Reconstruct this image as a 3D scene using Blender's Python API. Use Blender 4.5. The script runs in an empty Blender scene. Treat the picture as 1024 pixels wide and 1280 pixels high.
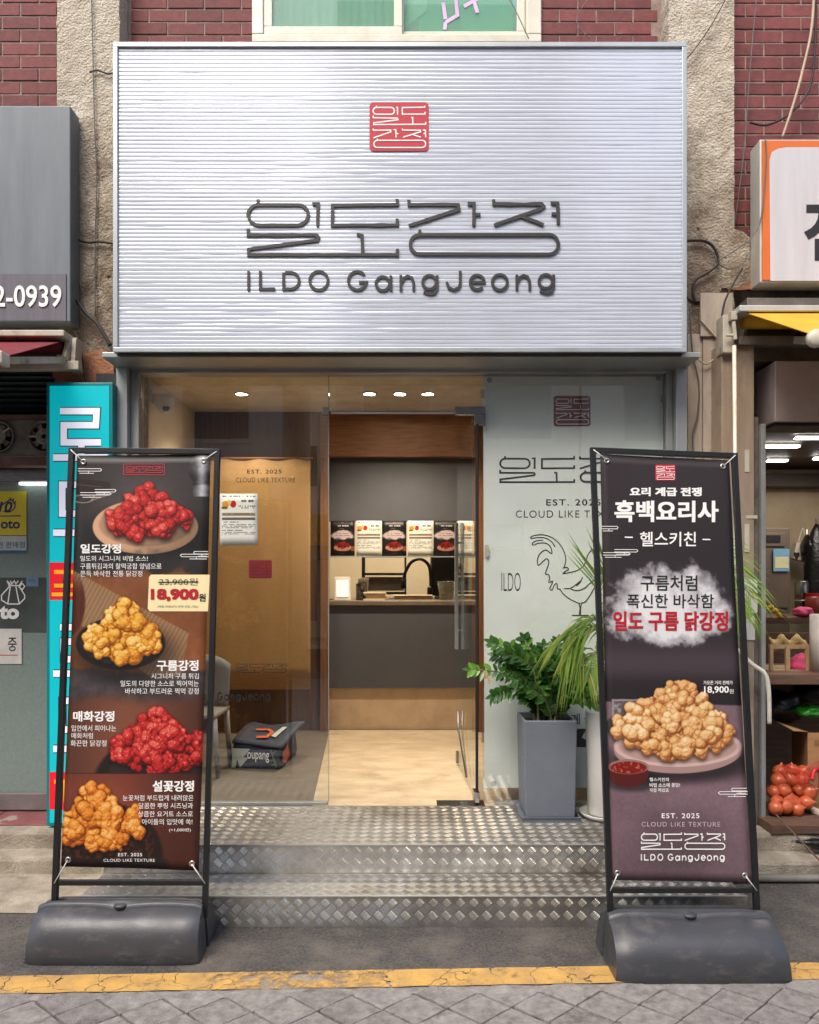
import bpy, bmesh, math, random
import numpy as np
from mathutils import Vector, noise as mnoise
R = math.radians
scene = bpy.context.scene
C = scene.collection

# ------------------------------------------------------------------ camera, sky, sun, exposure
FPX, CAMZ, HOR = 947.0, 1.59, 727.0          # focal length and horizon in pixels of a 1024 x 1280 picture
cam_d = bpy.data.cameras.new('camera'); cam = bpy.data.objects.new('camera', cam_d); C.objects.link(cam)
cam.location = (0, 0, CAMZ); cam.rotation_euler = (R(90), 0, 0)
cam_d.sensor_fit = 'HORIZONTAL'; cam_d.sensor_width = 36.0
cam_d.lens = 36.0 * FPX / 1024.0; cam_d.shift_y = (HOR - 640.0) / 1024.0
cam_d.clip_start = 0.05; cam_d.clip_end = 400
scene.camera = cam

SUN_EL, SUN_AZ = R(54), R(208)               # a high, veiled sun behind the camera's shoulder
w = bpy.data.worlds.new('World'); scene.world = w; w.use_nodes = True
nt = w.node_tree
bg = nt.nodes['Background']; sky = nt.nodes.new('ShaderNodeTexSky')
sky.sky_type = 'NISHITA'; sky.sun_disc = False; sky.sun_elevation = SUN_EL; sky.sun_rotation = SUN_AZ
sky.air_density = 1.0; sky.dust_density = 4.0; sky.ozone_density = 1.0
nt.links.new(sky.outputs[0], bg.inputs[0]); bg.inputs[1].default_value = 0.15
sun_d = bpy.data.lights.new('sun', 'SUN'); sun = bpy.data.objects.new('sun', sun_d); C.objects.link(sun)
sun_d.energy = 1.5; sun_d.angle = R(32); sun_d.color = (1.0, 0.95, 0.88)
sdir = Vector((math.sin(SUN_AZ) * math.cos(SUN_EL), math.cos(SUN_AZ) * math.cos(SUN_EL), math.sin(SUN_EL)))
sun.rotation_euler = (-sdir).to_track_quat('-Z', 'Y').to_euler()
sun.location = (0, -3, 12)
scene.view_settings.view_transform = 'Standard'; scene.view_settings.look = 'None'
scene.view_settings.exposure = 0.9; scene.view_settings.gamma = 1.0
scene.view_settings.use_curve_mapping = False
scene.render.engine = 'CYCLES'
cy = scene.cycles
cy.use_denoising = True
try: cy.denoiser = 'OPENIMAGEDENOISE'
except Exception: pass
cy.max_bounces = 10; cy.diffuse_bounces = 4; cy.glossy_bounces = 4; cy.transparent_max_bounces = 16
cy.sample_clamp_indirect = 6.0; cy.caustics_reflective = False; cy.caustics_refractive = False

# ------------------------------------------------------------------ helpers
def P(x, y, D):
    """pixel of the photograph at distance D along the street axis -> world point"""
    return Vector(((x - 512.0) * D / FPX, D, CAMZ - (y - HOR) * D / FPX))
def srgb(r, g, b):
    f = lambda c: (c / 255) / 12.92 if c <= 10 else ((c / 255 + 0.055) / 1.055) ** 2.4
    return (f(r), f(g), f(b), 1.0)

BASE = {}
def base_of(o):
    return BASE.get(o.name, Vector((0, 0, 0))) if o else Vector((0, 0, 0))
def tag(o, label=None, cat=None, group=None, kind=None):
    if label: o['label'] = label
    if cat: o['category'] = cat
    if group: o['group'] = group
    if kind: o['kind'] = kind
    return o
def thing(name, label, cat, loc=(0, 0, 0), group=None):
    o = bpy.data.objects.new(name, None); C.objects.link(o); o.location = loc
    o.empty_display_size = 0.1
    BASE[o.name] = Vector(loc)
    return tag(o, label, cat, group)

class MB:
    def __init__(s): s.v = []; s.f = []; s.uv = None
    def vert(s, p): s.v.append(tuple(p)); return len(s.v) - 1
    def face(s, *pts): s.f.append([s.vert(p) for p in pts]); return s
    def box(s, a, b):
        x0, x1 = sorted((a[0], b[0])); y0, y1 = sorted((a[1], b[1])); z0, z1 = sorted((a[2], b[2]))
        i = len(s.v)
        s.v += [(x0,y0,z0),(x1,y0,z0),(x1,y1,z0),(x0,y1,z0),(x0,y0,z1),(x1,y0,z1),(x1,y1,z1),(x0,y1,z1)]
        for q in ((0,3,2,1),(4,5,6,7),(0,1,5,4),(1,2,6,5),(2,3,7,6),(3,0,4,7)): s.f.append([i + k for k in q])
        return s
    def pbox(s, x0, y0, x1, y1, D, t):
        """box whose front face covers the pixel rectangle at distance D"""
        a = P(x0, y0, D); b = P(x1, y1, D)
        return s.box((a.x, D, b.z), (b.x, D + t, a.z))
    def bar(s, p, q, wd, ht=None, up=(0, 0, 1)):
        p = Vector(p); q = Vector(q); d = (q - p).normalized(); up = Vector(up)
        if abs(d.dot(up)) > 0.98: up = Vector((0, 1, 0))
        a = d.cross(up).normalized() * wd / 2; b = a.cross(d).normalized() * (ht or wd) / 2
        i = len(s.v)
        for c in (p, q):
            for sa, sb in ((-1,-1),(1,-1),(1,1),(-1,1)): s.v.append(tuple(c + a * sa + b * sb))
        for k in range(4): s.f.append([i + k, i + (k + 1) % 4, i + 4 + (k + 1) % 4, i + 4 + k])
        s.f.append([i + 3, i + 2, i + 1, i]); s.f.append([i + 4, i + 5, i + 6, i + 7])
        return s
    def tube(s, pts, r, n=8, cap=True):
        pts = [Vector(p) for p in pts]; rs = r if isinstance(r, (list, tuple)) else [r] * len(pts)
        prev = None; rings = []
        for i, p in enumerate(pts):
            d = (pts[min(i + 1, len(pts) - 1)] - pts[max(i - 1, 0)]).normalized()
            if prev is None:
                up = Vector((0, 0, 1)) if abs(d.z) < 0.9 else Vector((1, 0, 0)); a = d.cross(up).normalized()
            else: a = (prev - d * prev.dot(d)).normalized()
            prev = a; b = d.cross(a)
            rings.append([s.vert(p + (a * math.cos(2 * math.pi * k / n) + b * math.sin(2 * math.pi * k / n)) * rs[i]) for k in range(n)])
        for i in range(len(rings) - 1):
            for k in range(n): s.f.append([rings[i][k], rings[i][(k + 1) % n], rings[i + 1][(k + 1) % n], rings[i + 1][k]])
        if cap: s.f.append(rings[0][::-1]); s.f.append(rings[-1][:])
        return s
    def lathe(s, prof, c, n=24, axis='z'):
        c = Vector(c); rings = []
        for r, h in prof:
            ring = []
            for k in range(n):
                a = 2 * math.pi * k / n; x, y = r * math.cos(a), r * math.sin(a)
                p = Vector((x, y, h)) if axis == 'z' else Vector((x, h, -y))
                ring.append(s.vert(c + p))
            rings.append(ring)
        for i in range(len(rings) - 1):
            for k in range(n): s.f.append([rings[i][k], rings[i][(k + 1) % n], rings[i + 1][(k + 1) % n], rings[i + 1][k]])
        if prof[0][0] > 1e-6: s.f.append(rings[0][::-1])
        if prof[-1][0] > 1e-6: s.f.append(rings[-1][:])
        return s
    def prism(s, pts, d):
        """closed outline of 3D points extruded by vector d"""
        d = Vector(d); i = len(s.v); n = len(pts)
        s.v += [tuple(p) for p in pts] + [tuple(Vector(p) + d) for p in pts]
        s.f.append([i + k for k in range(n)]); s.f.append([i + n + k for k in range(n)][::-1])
        for k in range(n): s.f.append([i + (k + 1) % n, i + k, i + n + k, i + n + (k + 1) % n])
        return s
    def mesh(s, name, base):
        m = bpy.data.meshes.new(name)
        b = base
        m.from_pydata([(x - b.x, y - b.y, z - b.z) for x, y, z in s.v], [], s.f)
        if s.uv:
            l = m.uv_layers.new(name='UVMap')
            for lp in m.loops: l.data[lp.index].uv = s.uv[lp.vertex_index]
        return m
    def build(s, name, m, parent=None, smooth=False, bev=0, seg=2, fix=True, label=None):
        b = base_of(parent)
        me = s.mesh(name, b)
        if fix:
            bm = bmesh.new(); bm.from_mesh(me); bmesh.ops.recalc_face_normals(bm, faces=bm.faces); bm.to_mesh(me); bm.free()
        if smooth:
            for p in me.polygons: p.use_smooth = True
        me.materials.append(m)
        o = bpy.data.objects.new(name, me); C.objects.link(o); o.parent = parent
        BASE[o.name] = b
        if bev:
            md = o.modifiers.new('bevel', 'BEVEL'); md.width = bev; md.segments = seg; md.limit_method = 'ANGLE'
            md.angle_limit = R(40)
        if label: o['label'] = label
        return o
def smooth_by_angle(o, ang=40):
    me = o.data; bm = bmesh.new(); bm.from_mesh(me)
    for f in bm.faces: f.smooth = True
    for e in bm.edges:
        if len(e.link_faces) == 2 and e.calc_face_angle(0) > R(ang): e.smooth = False
    bm.to_mesh(me); bm.free()
def structure(o): o['kind'] = 'structure'; return o
def solo(o, label, cat, group=None): return tag(o, label, cat, group)
def spline(pts, n=10):
    pts = [Vector(p) for p in pts]; out = []
    q = [pts[0]] + pts + [pts[-1]]
    for i in range(1, len(q) - 2):
        for k in range(n):
            t = k / n; a, b, c, d = q[i-1], q[i], q[i+1], q[i+2]
            out.append(0.5 * ((2*b) + (c-a)*t + (2*a-5*b+4*c-d)*t*t + (3*b-a-3*c+d)*t**3))
    out.append(pts[-1]); return out

# ------------------------------------------------------------------ materials
MATS = {}
def mat(name, col, rough=0.6, metal=0.0, col2=None, vs=6.0, vmix=0.5, bump=0.0, bs=80.0, stretch=(1, 1, 1),
        dirt=None, ds=3.0, dth=(0.5, 0.7), dstretch=(1, 1, 1), spec=0.5, coat=0.0, emit=0.0, sub=0.0, rnd=0.0, rvar=0.0, bdet=4.0):
    m = bpy.data.materials.new(name); m.use_nodes = True; n = m.node_tree; N = n.nodes; L = n.links
    b = N['Principled BSDF']
    c1 = col if len(col) == 4 else (*col, 1)
    c2 = col2 or tuple(x * 0.72 for x in c1[:3]) + (1,)
    tc = N.new('ShaderNodeTexCoord'); mp = N.new('ShaderNodeMapping'); mp.inputs['Scale'].default_value = stretch
    L.new(tc.outputs['Object'], mp.inputs[0])
    if rnd:
        oj = N.new('ShaderNodeObjectInfo'); ml_ = N.new('ShaderNodeMath'); ml_.operation = 'MULTIPLY'; ml_.inputs[1].default_value = 37.0
        L.new(oj.outputs['Random'], ml_.inputs[0]); L.new(ml_.outputs[0], mp.inputs['Location'])
    nz = N.new('ShaderNodeTexNoise'); nz.inputs['Scale'].default_value = vs; nz.inputs['Detail'].default_value = 6; nz.inputs['Roughness'].default_value = 0.62
    L.new(mp.outputs[0], nz.inputs['Vector'])
    rp = N.new('ShaderNodeMapRange'); rp.inputs[1].default_value = 0.3; rp.inputs[2].default_value = 0.7
    rp.inputs[3].default_value = 0; rp.inputs[4].default_value = vmix * 2 if vmix < 0.5 else 1
    L.new(nz.outputs[0], rp.inputs[0])
    mx = N.new('ShaderNodeMix'); mx.data_type = 'RGBA'; mx.inputs[6].default_value = c1; mx.inputs[7].default_value = c2
    L.new(rp.outputs[0], mx.inputs[0]); out = mx.outputs[2]
    if dirt:
        mp2 = N.new('ShaderNodeMapping'); mp2.inputs['Scale'].default_value = dstretch; L.new(tc.outputs['Object'], mp2.inputs[0])
        if rnd: L.new(ml_.outputs[0], mp2.inputs['Location'])
        n2 = N.new('ShaderNodeTexNoise'); n2.inputs['Scale'].default_value = ds; n2.inputs['Detail'].default_value = 9; n2.inputs['Roughness'].default_value = 0.7
        L.new(mp2.outputs[0], n2.inputs['Vector'])
        r2 = N.new('ShaderNodeMapRange'); r2.inputs[1].default_value = dth[0]; r2.inputs[2].default_value = dth[1]; L.new(n2.outputs[0], r2.inputs[0])
        m2 = N.new('ShaderNodeMix'); m2.data_type = 'RGBA'; m2.inputs[7].default_value = dirt
        L.new(r2.outputs[0], m2.inputs[0]); L.new(out, m2.inputs[6]); out = m2.outputs[2]
    if rnd:
        oi = N.new('ShaderNodeObjectInfo'); mr = N.new('ShaderNodeMapRange'); mr.inputs[3].default_value = 1 - rnd; mr.inputs[4].default_value = 1 + rnd
        L.new(oi.outputs['Random'], mr.inputs[0])
        hs = N.new('ShaderNodeHueSaturation'); L.new(mr.outputs[0], hs.inputs['Value']); L.new(out, hs.inputs['Color']); out = hs.outputs[0]
    L.new(out, b.inputs['Base Color'])
    b.inputs['Roughness'].default_value = rough; b.inputs['Metallic'].default_value = metal
    b.inputs['Specular IOR Level'].default_value = spec
    if rvar:
        rr = N.new('ShaderNodeMapRange'); rr.inputs[1].default_value = 0.3; rr.inputs[2].default_value = 0.7
        rr.inputs[3].default_value = max(rough - rvar, 0.02); rr.inputs[4].default_value = min(rough + rvar, 1)
        L.new(nz.outputs[0], rr.inputs[0]); L.new(rr.outputs[0], b.inputs['Roughness'])
    if coat: b.inputs['Coat Weight'].default_value = coat; b.inputs['Coat Roughness'].default_value = 0.08
    if bump:
        n3 = N.new('ShaderNodeTexNoise'); n3.inputs['Scale'].default_value = bs; n3.inputs['Detail'].default_value = bdet
        L.new(mp.outputs[0], n3.inputs['Vector'])
        bp = N.new('ShaderNodeBump'); bp.inputs['Strength'].default_value = min(bump, 1.0); bp.inputs['Distance'].default_value = 0.01 * max(bump, 1)
        L.new(n3.outputs[0], bp.inputs['Height']); L.new(bp.outputs[0], b.inputs['Normal'])
    if emit:
        b.inputs['Emission Color'].default_value = c1; b.inputs['Emission Strength'].default_value = emit
    if sub:
        b.inputs['Subsurface Weight'].default_value = sub; b.inputs['Subsurface Radius'].default_value = (0.01, 0.006, 0.003)
    MATS[name] = m; return m
def glass_mat(name, tint=(0.93, 0.95, 0.93), ior=1.5, rough=0.0, haze=0.0, hcol=(0.8, 0.85, 0.82)):
    m = bpy.data.materials.new(name); m.use_nodes = True; n = m.node_tree; N = n.nodes; L = n.links
    for x in list(N):
        if x.type != 'OUTPUT_MATERIAL': N.remove(x)
    o = [x for x in N if x.type == 'OUTPUT_MATERIAL'][0]
    t = N.new('ShaderNodeBsdfTransparent'); t.inputs[0].default_value = (*tint, 1)
    g = N.new('ShaderNodeBsdfGlossy'); g.inputs['Roughness'].default_value = rough; g.inputs[0].default_value = (0.9, 0.93, 0.95, 1)
    fr = N.new('ShaderNodeFresnel'); ge = N.new('ShaderNodeNewGeometry'); mi = N.new('ShaderNodeMapRange')
    mi.inputs[3].default_value = ior; mi.inputs[4].default_value = 1 / ior; L.new(ge.outputs['Backfacing'], mi.inputs[0]); L.new(mi.outputs[0], fr.inputs[0])
    s = N.new('ShaderNodeMixShader'); L.new(fr.outputs[0], s.inputs[0]); L.new(t.outputs[0], s.inputs[1]); L.new(g.outputs[0], s.inputs[2])
    last = s.outputs[0]
    if haze:
        d = N.new('ShaderNodeBsdfDiffuse'); d.inputs[0].default_value = (*hcol, 1)
        s2 = N.new('ShaderNodeMixShader'); s2.inputs[0].default_value = haze
        L.new(last, s2.inputs[1]); L.new(d.outputs[0], s2.inputs[2]); last = s2.outputs[0]
    L.new(last, o.inputs[0]); return m
def emit_mat(name, col, st):
    m = bpy.data.materials.new(name); m.use_nodes = True; b = m.node_tree.nodes['Principled BSDF']
    b.inputs['Base Color'].default_value = (0.8, 0.8, 0.8, 1)
    b.inputs['Emission Color'].default_value = (*col[:3], 1); b.inputs['Emission Strength'].default_value = st; return m
def print_mat(name, arr, rough=0.45):
    """arr: H x W x 3 printed picture in 0..1 sRGB, row 0 on top"""
    h, wd = arr.shape[:2]
    im = bpy.data.images.new(name, wd, h); a = np.ones((h, wd, 4), np.float32); a[..., :3] = np.clip(arr[::-1] * .9, 0, 1)
    im.pixels.foreach_set(a.ravel()); im.update(); im.pack()
    m = bpy.data.materials.new(name); m.use_nodes = True; N = m.node_tree.nodes; L = m.node_tree.links; b = N['Principled BSDF']
    t = N.new('ShaderNodeTexImage'); t.image = im; t.extension = 'EXTEND'
    L.new(t.outputs[0], b.inputs['Base Color']); b.inputs['Roughness'].default_value = rough
    b.inputs['Specular IOR Level'].default_value = 0.35
    return m

G = {}
G['black_metal'] = mat('black_metal', srgb(38, 38, 40), 0.45, 0.3, bump=0.05, bs=200, rvar=0.1)
G['ink'] = mat('ink', srgb(38, 36, 36), 0.5)
G['ink_grey'] = mat('ink_grey', srgb(90, 88, 86), 0.5)
G['letter_dark'] = mat('letter_dark', srgb(52, 50, 48), 0.5, bump=0.1)
G['white_print'] = mat('white_print', srgb(238, 236, 232), 0.5, vmix=0.0)
G['red_print'] = mat('red_print', srgb(176, 24, 38), 0.5, vmix=0.1)
G['seal_red'] = mat('seal_red', srgb(186, 30, 50), 0.5, vmix=0.1)
G['seal_dark_red'] = mat('seal_dark_red', srgb(124, 28, 38), 0.5, vmix=0.1)
G['eyelet'] = mat('eyelet', srgb(205, 200, 190), 0.3, 0.9)
G['alu'] = mat('brushed_aluminium', srgb(190, 195, 198), 0.38, 0.55, col2=srgb(165, 170, 172), vs=3, stretch=(1, 1, 0.15), bump=0.02, bs=300)
G['alu_frame'] = mat('anodised_frame', srgb(176, 178, 176), 0.42, 0.5, col2=srgb(150, 152, 150), vs=3)
G['brick'] = mat('brick_clay', srgb(128, 66, 64), 0.75, col2=srgb(102, 50, 51), vs=22, bump=0.25, bs=120, rnd=0.22,
                 dirt=srgb(168, 140, 128), ds=14, dth=(0.66, 0.8))
G['mortar'] = mat('mortar', srgb(164, 147, 135), 0.9, col2=srgb(124, 108, 99), vs=20, bump=0.4, bs=150)
G['white_pvc'] = mat('window_pvc', srgb(225, 222, 208), 0.4, col2=srgb(198, 190, 170), vs=5)
G['road'] = mat('asphalt', srgb(108, 103, 98), 0.88, col2=srgb(58, 55, 54), vs=70.0, bump=1.6, bs=150, dirt=srgb(134, 125, 114), ds=4.2, dth=(0.46, 0.80), bdet=8)
G['concrete'] = mat('old_concrete', srgb(176, 166, 148), 0.9, col2=srgb(128, 118, 104), vs=7, bump=0.8, bs=90, dirt=srgb(84, 78, 70), ds=5, dth=(0.58, 0.74))
G['paver'] = mat('stamped_paving', srgb(158, 152, 146), 0.85, col2=srgb(112, 108, 104), vs=24, bump=0.7, bs=140, rnd=0.12, dirt=srgb(84, 80, 77), ds=9, dth=(0.57, 0.72))
G['joint'] = mat('paving_joint', srgb(80, 74, 68), 0.95, bump=0.6, bs=120)
G['tank'] = mat('moulded_plastic', srgb(70, 71, 75), 0.38, col2=srgb(60, 61, 64), vs=8, bump=0.12, bs=220, dirt=srgb(112, 108, 103), ds=7, dth=(0.54, 0.85), rvar=0.1, dstretch=(1, 1, 2.5))

# ------------------------------------------------------------------ lettering and strokes
TXT = bpy.data.scenes.new('lettering_workshop')     # empty scene in which words are turned into meshes
def text_mesh2d(s, bold=0.0, res=4, spacing=1.0, ext=0.0):
    cu = bpy.data.curves.new('t', 'FONT'); cu.body = s; cu.offset = bold; cu.resolution_u = res; cu.space_character = spacing
    cu.extrude = ext
    o = bpy.data.objects.new('t', cu); TXT.collection.objects.link(o)
    vl = TXT.view_layers[0]; vl.update(); me = bpy.data.meshes.new_from_object(o.evaluated_get(vl.depsgraph))
    vs = [tuple(v.co) for v in me.vertices]; fs = [list(p.vertices) for p in me.polygons]
    bpy.data.objects.remove(o); bpy.data.curves.remove(cu); bpy.data.meshes.remove(me)
    return vs, fs
def lettering(s, rect, mp, m, parent, h=0.0012, bold=0.0, spacing=1.0, ext=0.0, name='lettering', res=4, label=None, slant=0.0, fat=0.0):
    """ink box of the words fills the rectangle (x0,y0,x1,y1); mp(x, y, raise) -> point"""
    vs, fs = text_mesh2d(s, bold, res, spacing, 0.5 if ext else 0)
    xs = [v[0] for v in vs]; ys = [v[1] for v in vs]; x0, x1, y0, y1 = min(xs), max(xs), min(ys), max(ys)
    mb = MB()
    for x, y, z in vs:
        u = (x - x0) / (x1 - x0); t = (y1 - y) / (y1 - y0)
        hh = h + (ext if z > 0 else 0) if ext else h
        mb.v.append(tuple(mp(rect[0] + u * (rect[2] - rect[0]) + slant * (1 - t), rect[1] + t * (rect[3] - rect[1]), hh)))
    mb.f = fs
    if fat:
        v0, f0 = list(vs), [list(f) for f in fs]
        for q, (fx, fy) in enumerate(((fat, 0), (0, fat * .8), (fat, fat * .8), (fat * .5, fat * .4))):
            i0 = len(mb.v)
            for x, y, z in v0:
                u = (x - x0) / (x1 - x0); t = (y1 - y) / (y1 - y0)
                mb.v.append(tuple(mp(rect[0] + u * (rect[2] - rect[0]) + fx, rect[1] + t * (rect[3] - rect[1]) + fy, h + .0002 * (q + 1))))
            mb.f += [[i0 + k for k in f] for f in f0]
    return mb.build(name, m, parent, fix=False, label=label)
def strip2d(pts, wd, closed=False):
    n = len(pts); out = []
    for i in range(n):
        p = pts[i]
        a = pts[i - 1] if (i > 0 or closed) else None
        b = pts[(i + 1) % n] if (i < n - 1 or closed) else None
        def nd(q, r):
            dx, dy = r[0] - q[0], r[1] - q[1]; l = math.hypot(dx, dy) or 1e-6; return dx / l, dy / l
        d1 = nd(a, p) if a else nd(p, b); d2 = nd(p, b) if b else d1
        n1 = (-d1[1], d1[0]); n2 = (-d2[1], d2[0])
        mx, my = n1[0] + n2[0], n1[1] + n2[1]; ll = mx * mx + my * my
        k = min(2 / ll, 1.6) if ll > 1e-3 else 1
        out.append(((p[0] + mx * k * wd / 2, p[1] + my * k * wd / 2), (p[0] - mx * k * wd / 2, p[1] - my * k * wd / 2)))
    return out
def strokes(lines, mp, wd, m, parent, h=0.001, ext=0.0, name='emblem', closed=(), label=None, wob=0.0):
    mb = MB(); rn = random.Random(5)
    for i, pts in enumerate(lines):
        cl = i in closed
        st = strip2d(pts, wd, cl); n = len(st); hh = h + 0.00012 * i
        if wob: st = [((a[0] + rn.uniform(-wob, wob), a[1] + rn.uniform(-wob, wob)), (b[0] + rn.uniform(-wob, wob), b[1] + rn.uniform(-wob, wob))) for a, b in st]
        top = [(mb.vert(mp(a[0], a[1], hh + ext)), mb.vert(mp(b[0], b[1], hh + ext))) for a, b in st]
        bot = [(mb.vert(mp(a[0], a[1], hh)), mb.vert(mp(b[0], b[1], hh))) for a, b in st] if ext else None
        for k in range(n if cl else n - 1):
            j = (k + 1) % n
            mb.f.append([top[k][0], top[k][1], top[j][1], top[j][0]])
            if ext:
                mb.f.append([top[k][0], top[j][0], bot[j][0], bot[k][0]]); mb.f.append([top[k][1], bot[k][1], bot[j][1], top[j][1]])
        if ext and not cl:
            mb.f.append([top[0][0], bot[0][0], bot[0][1], top[0][1]]); mb.f.append([top[-1][0], top[-1][1], bot[-1][1], bot[-1][0]])
    return mb.build(name, m, parent, fix=False, label=label)
def oval(l, r, t, b, n=8):
    rr = (b - t) / 2; cy_ = (t + b) / 2; out = []
    for k in range(n + 1):
        a = math.pi / 2 + math.pi * k / n; out.append((l + rr + rr * math.cos(a), cy_ - rr * math.sin(a)))
    for k in range(n + 1):
        a = -math.pi / 2 + math.pi * k / n; out.append((r - rr + rr * math.cos(a), cy_ - rr * math.sin(a)))
    return out
def dens(pts, step=60):
    out = []
    for a, b in zip(pts[:-1], pts[1:]):
        n = max(1, int(math.hypot(b[0]-a[0], b[1]-a[1]) / step))
        out += [(a[0] + (b[0]-a[0]) * k / n, a[1] + (b[1]-a[1]) * k / n) for k in range(n)]
    return out + [pts[-1]]
_o = 976.0  # second half of the wordmark lies this far right of the first
LOGO = [oval(52, 420, 108, 232), [(112, 75), (112, 106)], [(445, 103), (480, 103), (478, 240)],
        [(52, 256), (52, 293), (470, 293), (482, 308), (476, 325), (55, 380), (55, 415), (965, 415), (965, 378)],
        [(965, 72), (965, 108), (568, 112), (568, 234), (965, 232), (965, 195)], [(718, 290), (748, 296), (752, 405)]]
LOGO += [[(x + _o, y) for x, y in l] for l in (
        [(60, 78), (62, 108), (362, 108), (365, 138), (60, 238)], [(418, 103), (458, 103), (457, 238)], [(470, 168), (497, 168)],
        [(578, 75), (580, 105), (872, 105), (884, 120), (860, 138), (580, 234)], [(745, 178), (885, 232)],
        [(928, 100), (970, 100), (975, 230)], [(932, 165), (962, 165)], oval(68, 975, 292, 412), [(128, 262), (122, 288)])]
LOGO_CLOSED = (0, 13)
LOGO_BOX = (40, 72, 40 + 976 + 910, 430)      # x0 y0 x1 y1 of the drawing
SEAL = [oval(140, 435, 172, 268), [(185, 150), (185, 170)], [(460, 172), (478, 172), (478, 275)],
        [(140, 288), (145, 317), (475, 322), (485, 345), (150, 388), (148, 412), (868, 408), (868, 375)],
        [(858, 148), (855, 170), (545, 175), (545, 268), (858, 265), (858, 235)], [(668, 315), (688, 315), (690, 403)],
        [(140, 470), (145, 492), (385, 490), (385, 515), (145, 598)], [(420, 485), (455, 485), (458, 592)], [(466, 540), (492, 540)],
        [(545, 470), (550, 490), (795, 493), (795, 515), (555, 590)], [(690, 552), (800, 590)],
        [(830, 490), (862, 490), (868, 592)], [(838, 540), (860, 540)], oval(150, 868, 635, 735), [(198, 612), (198, 632)]]
SEAL_CLOSED = (0, 13)
SEAL_BOX = (90, 98, 910, 780)
def fit(box, rect, mp):
    sx = (rect[2] - rect[0]) / (box[2] - box[0]); sy = (rect[3] - rect[1]) / (box[3] - box[1])
    return lambda x, y, h: mp(rect[0] + (x - box[0]) * sx, rect[1] + (y - box[1]) * sy, h)
def wordmark(rect, mp, m, parent, wd=24, h=0.001, ext=0.0, label=None, wob=0.0):
    return strokes([dens(l, 45) if i not in LOGO_CLOSED else l for i, l in enumerate(LOGO)], fit(LOGO_BOX, rect, mp), wd, m, parent, h, ext, 'wordmark', LOGO_CLOSED, label, wob)
def rrect(x0, y0, x1, y1, r, n=5):
    out = []
    for cx_, cy_, a0 in ((x1 - r, y0 + r, -90), (x1 - r, y1 - r, 0), (x0 + r, y1 - r, 90), (x0 + r, y0 + r, 180)):
        for k in range(n + 1):
            a = R(a0 + 90 * k / n); out.append((cx_ + r * math.cos(a), cy_ + r * math.sin(a)))
    return out
def seal(rect, mp, mred, mline, parent, h=0.001, wd=20, outline=False, name='seal', lh=0.0006):
    f = fit(SEAL_BOX, rect, mp)
    mb = MB()
    if outline: o = strokes([rrect(*SEAL_BOX, 60)], f, wd * 1.3, mred, parent, h, 0, name, (0,))
    else:
        mb.f.append([mb.vert(f(x, y, h)) for x, y in rrect(*SEAL_BOX, 60)]); o = mb.build(name, mred, parent, fix=False)
    strokes(SEAL, f, wd, mline, o, h + lh, 0, 'seal_strokes', SEAL_CLOSED)
    return o
def arc(cx_, cy_, r, a0, a1, n=16, ry=None):
    return [(cx_ + r * math.cos(R(a0 + (a1 - a0) * k / n)), cy_ - (ry or r) * math.sin(R(a0 + (a1 - a0) * k / n))) for k in range(n + 1)]
def ring_(cx_, cy_, r): return arc(cx_, cy_, r, 0, 345, 23)
LAT = [[(57, 520), (57, 640)], [(130, 520), (130, 630), (222, 630)], [(275, 640), (275, 530)] , [(284, 530), (322, 530)] + arc(322, 580, 50, 82, -82, 12) + [(322, 630), (284, 630)],
       ring_(495, 580, 57), arc(735, 580, 56, 40, 340, 20) + [(791, 590), (745, 590)], ring_(893, 598, 42), [(944, 548), (944, 642)]]
LAT += [[(x + 976, y) for x, y in l] for l in ([(30, 546), (30, 642)], [(38, 590), (46, 566), (72, 552), (98, 562), (110, 592), (110, 642)],
       ring_(208, 590, 42), [(256, 548), (256, 628), (242, 655), (212, 662), (172, 648)], [(400, 520), (400, 600), (390, 624), (360, 636), (330, 624), (315, 588)],
       [(468, 590), (550, 590)] + arc(506, 590, 44, 8, 318, 18), ring_(647, 590, 47), [(753, 543), (753, 638)], [(761, 588), (768, 562), (794, 548), (820, 558), (833, 588), (833, 638)],
       ring_(933, 585, 42), [(982, 543), (982, 622), (968, 650), (938, 657), (896, 642)])]
LAT_CLOSED = (4, 6, 10, 14, 17)
def latin_mark(rect, mp, m, parent, wd=20, h=0.001, ext=0.0):
    return strokes(LAT, fit((47, 520, 1968, 662), rect, mp), wd, m, parent, h, ext, 'lettering', LAT_CLOSED)
def wall(D): return lambda x, y, h: P(x, y, D) + Vector((0, -h, 0))
def poly(pts, mp, m, parent, h=0.001, name='print_patch', ext=0):
    mb = MB()
    if ext: mb.prism([mp(x, y, h) for x, y in pts], (0, -ext, 0))
    else: mb.f.append([mb.vert(mp(x, y, h)) for x, y in pts])
    return mb.build(name, m, parent, fix=bool(ext))

# ================================================================== THE SETTING: street
YL0, YL1 = (-1.62, 2.98), (1.6, 3.085)        # the yellow line runs slightly askew to the shop fronts
SL = (YL1[1] - YL0[1]) / (YL1[0] - YL0[0])
def yline(x, off=0.0): return YL0[1] + (x - YL0[0]) * SL + off
mb = MB(); mb.face((-40, -40, -0.02), (40, -40, -0.02), (40, 60, -0.02), (-40, 60, -0.02))
structure(mb.build('ground', G['concrete']))
mb = MB(); nx = 60
for i in range(nx):                            # asphalt strip between the line and the shops
    xa, xb = -9 + 18 * i / nx, -9 + 18 * (i + 1) / nx
    mb.face((xa, yline(xa, -0.075), 0), (xb, yline(xb, -0.075), 0), (xb, 4.7, 0), (xa, 4.7, 0))
road = structure(mb.build('road', G['road']))
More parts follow.
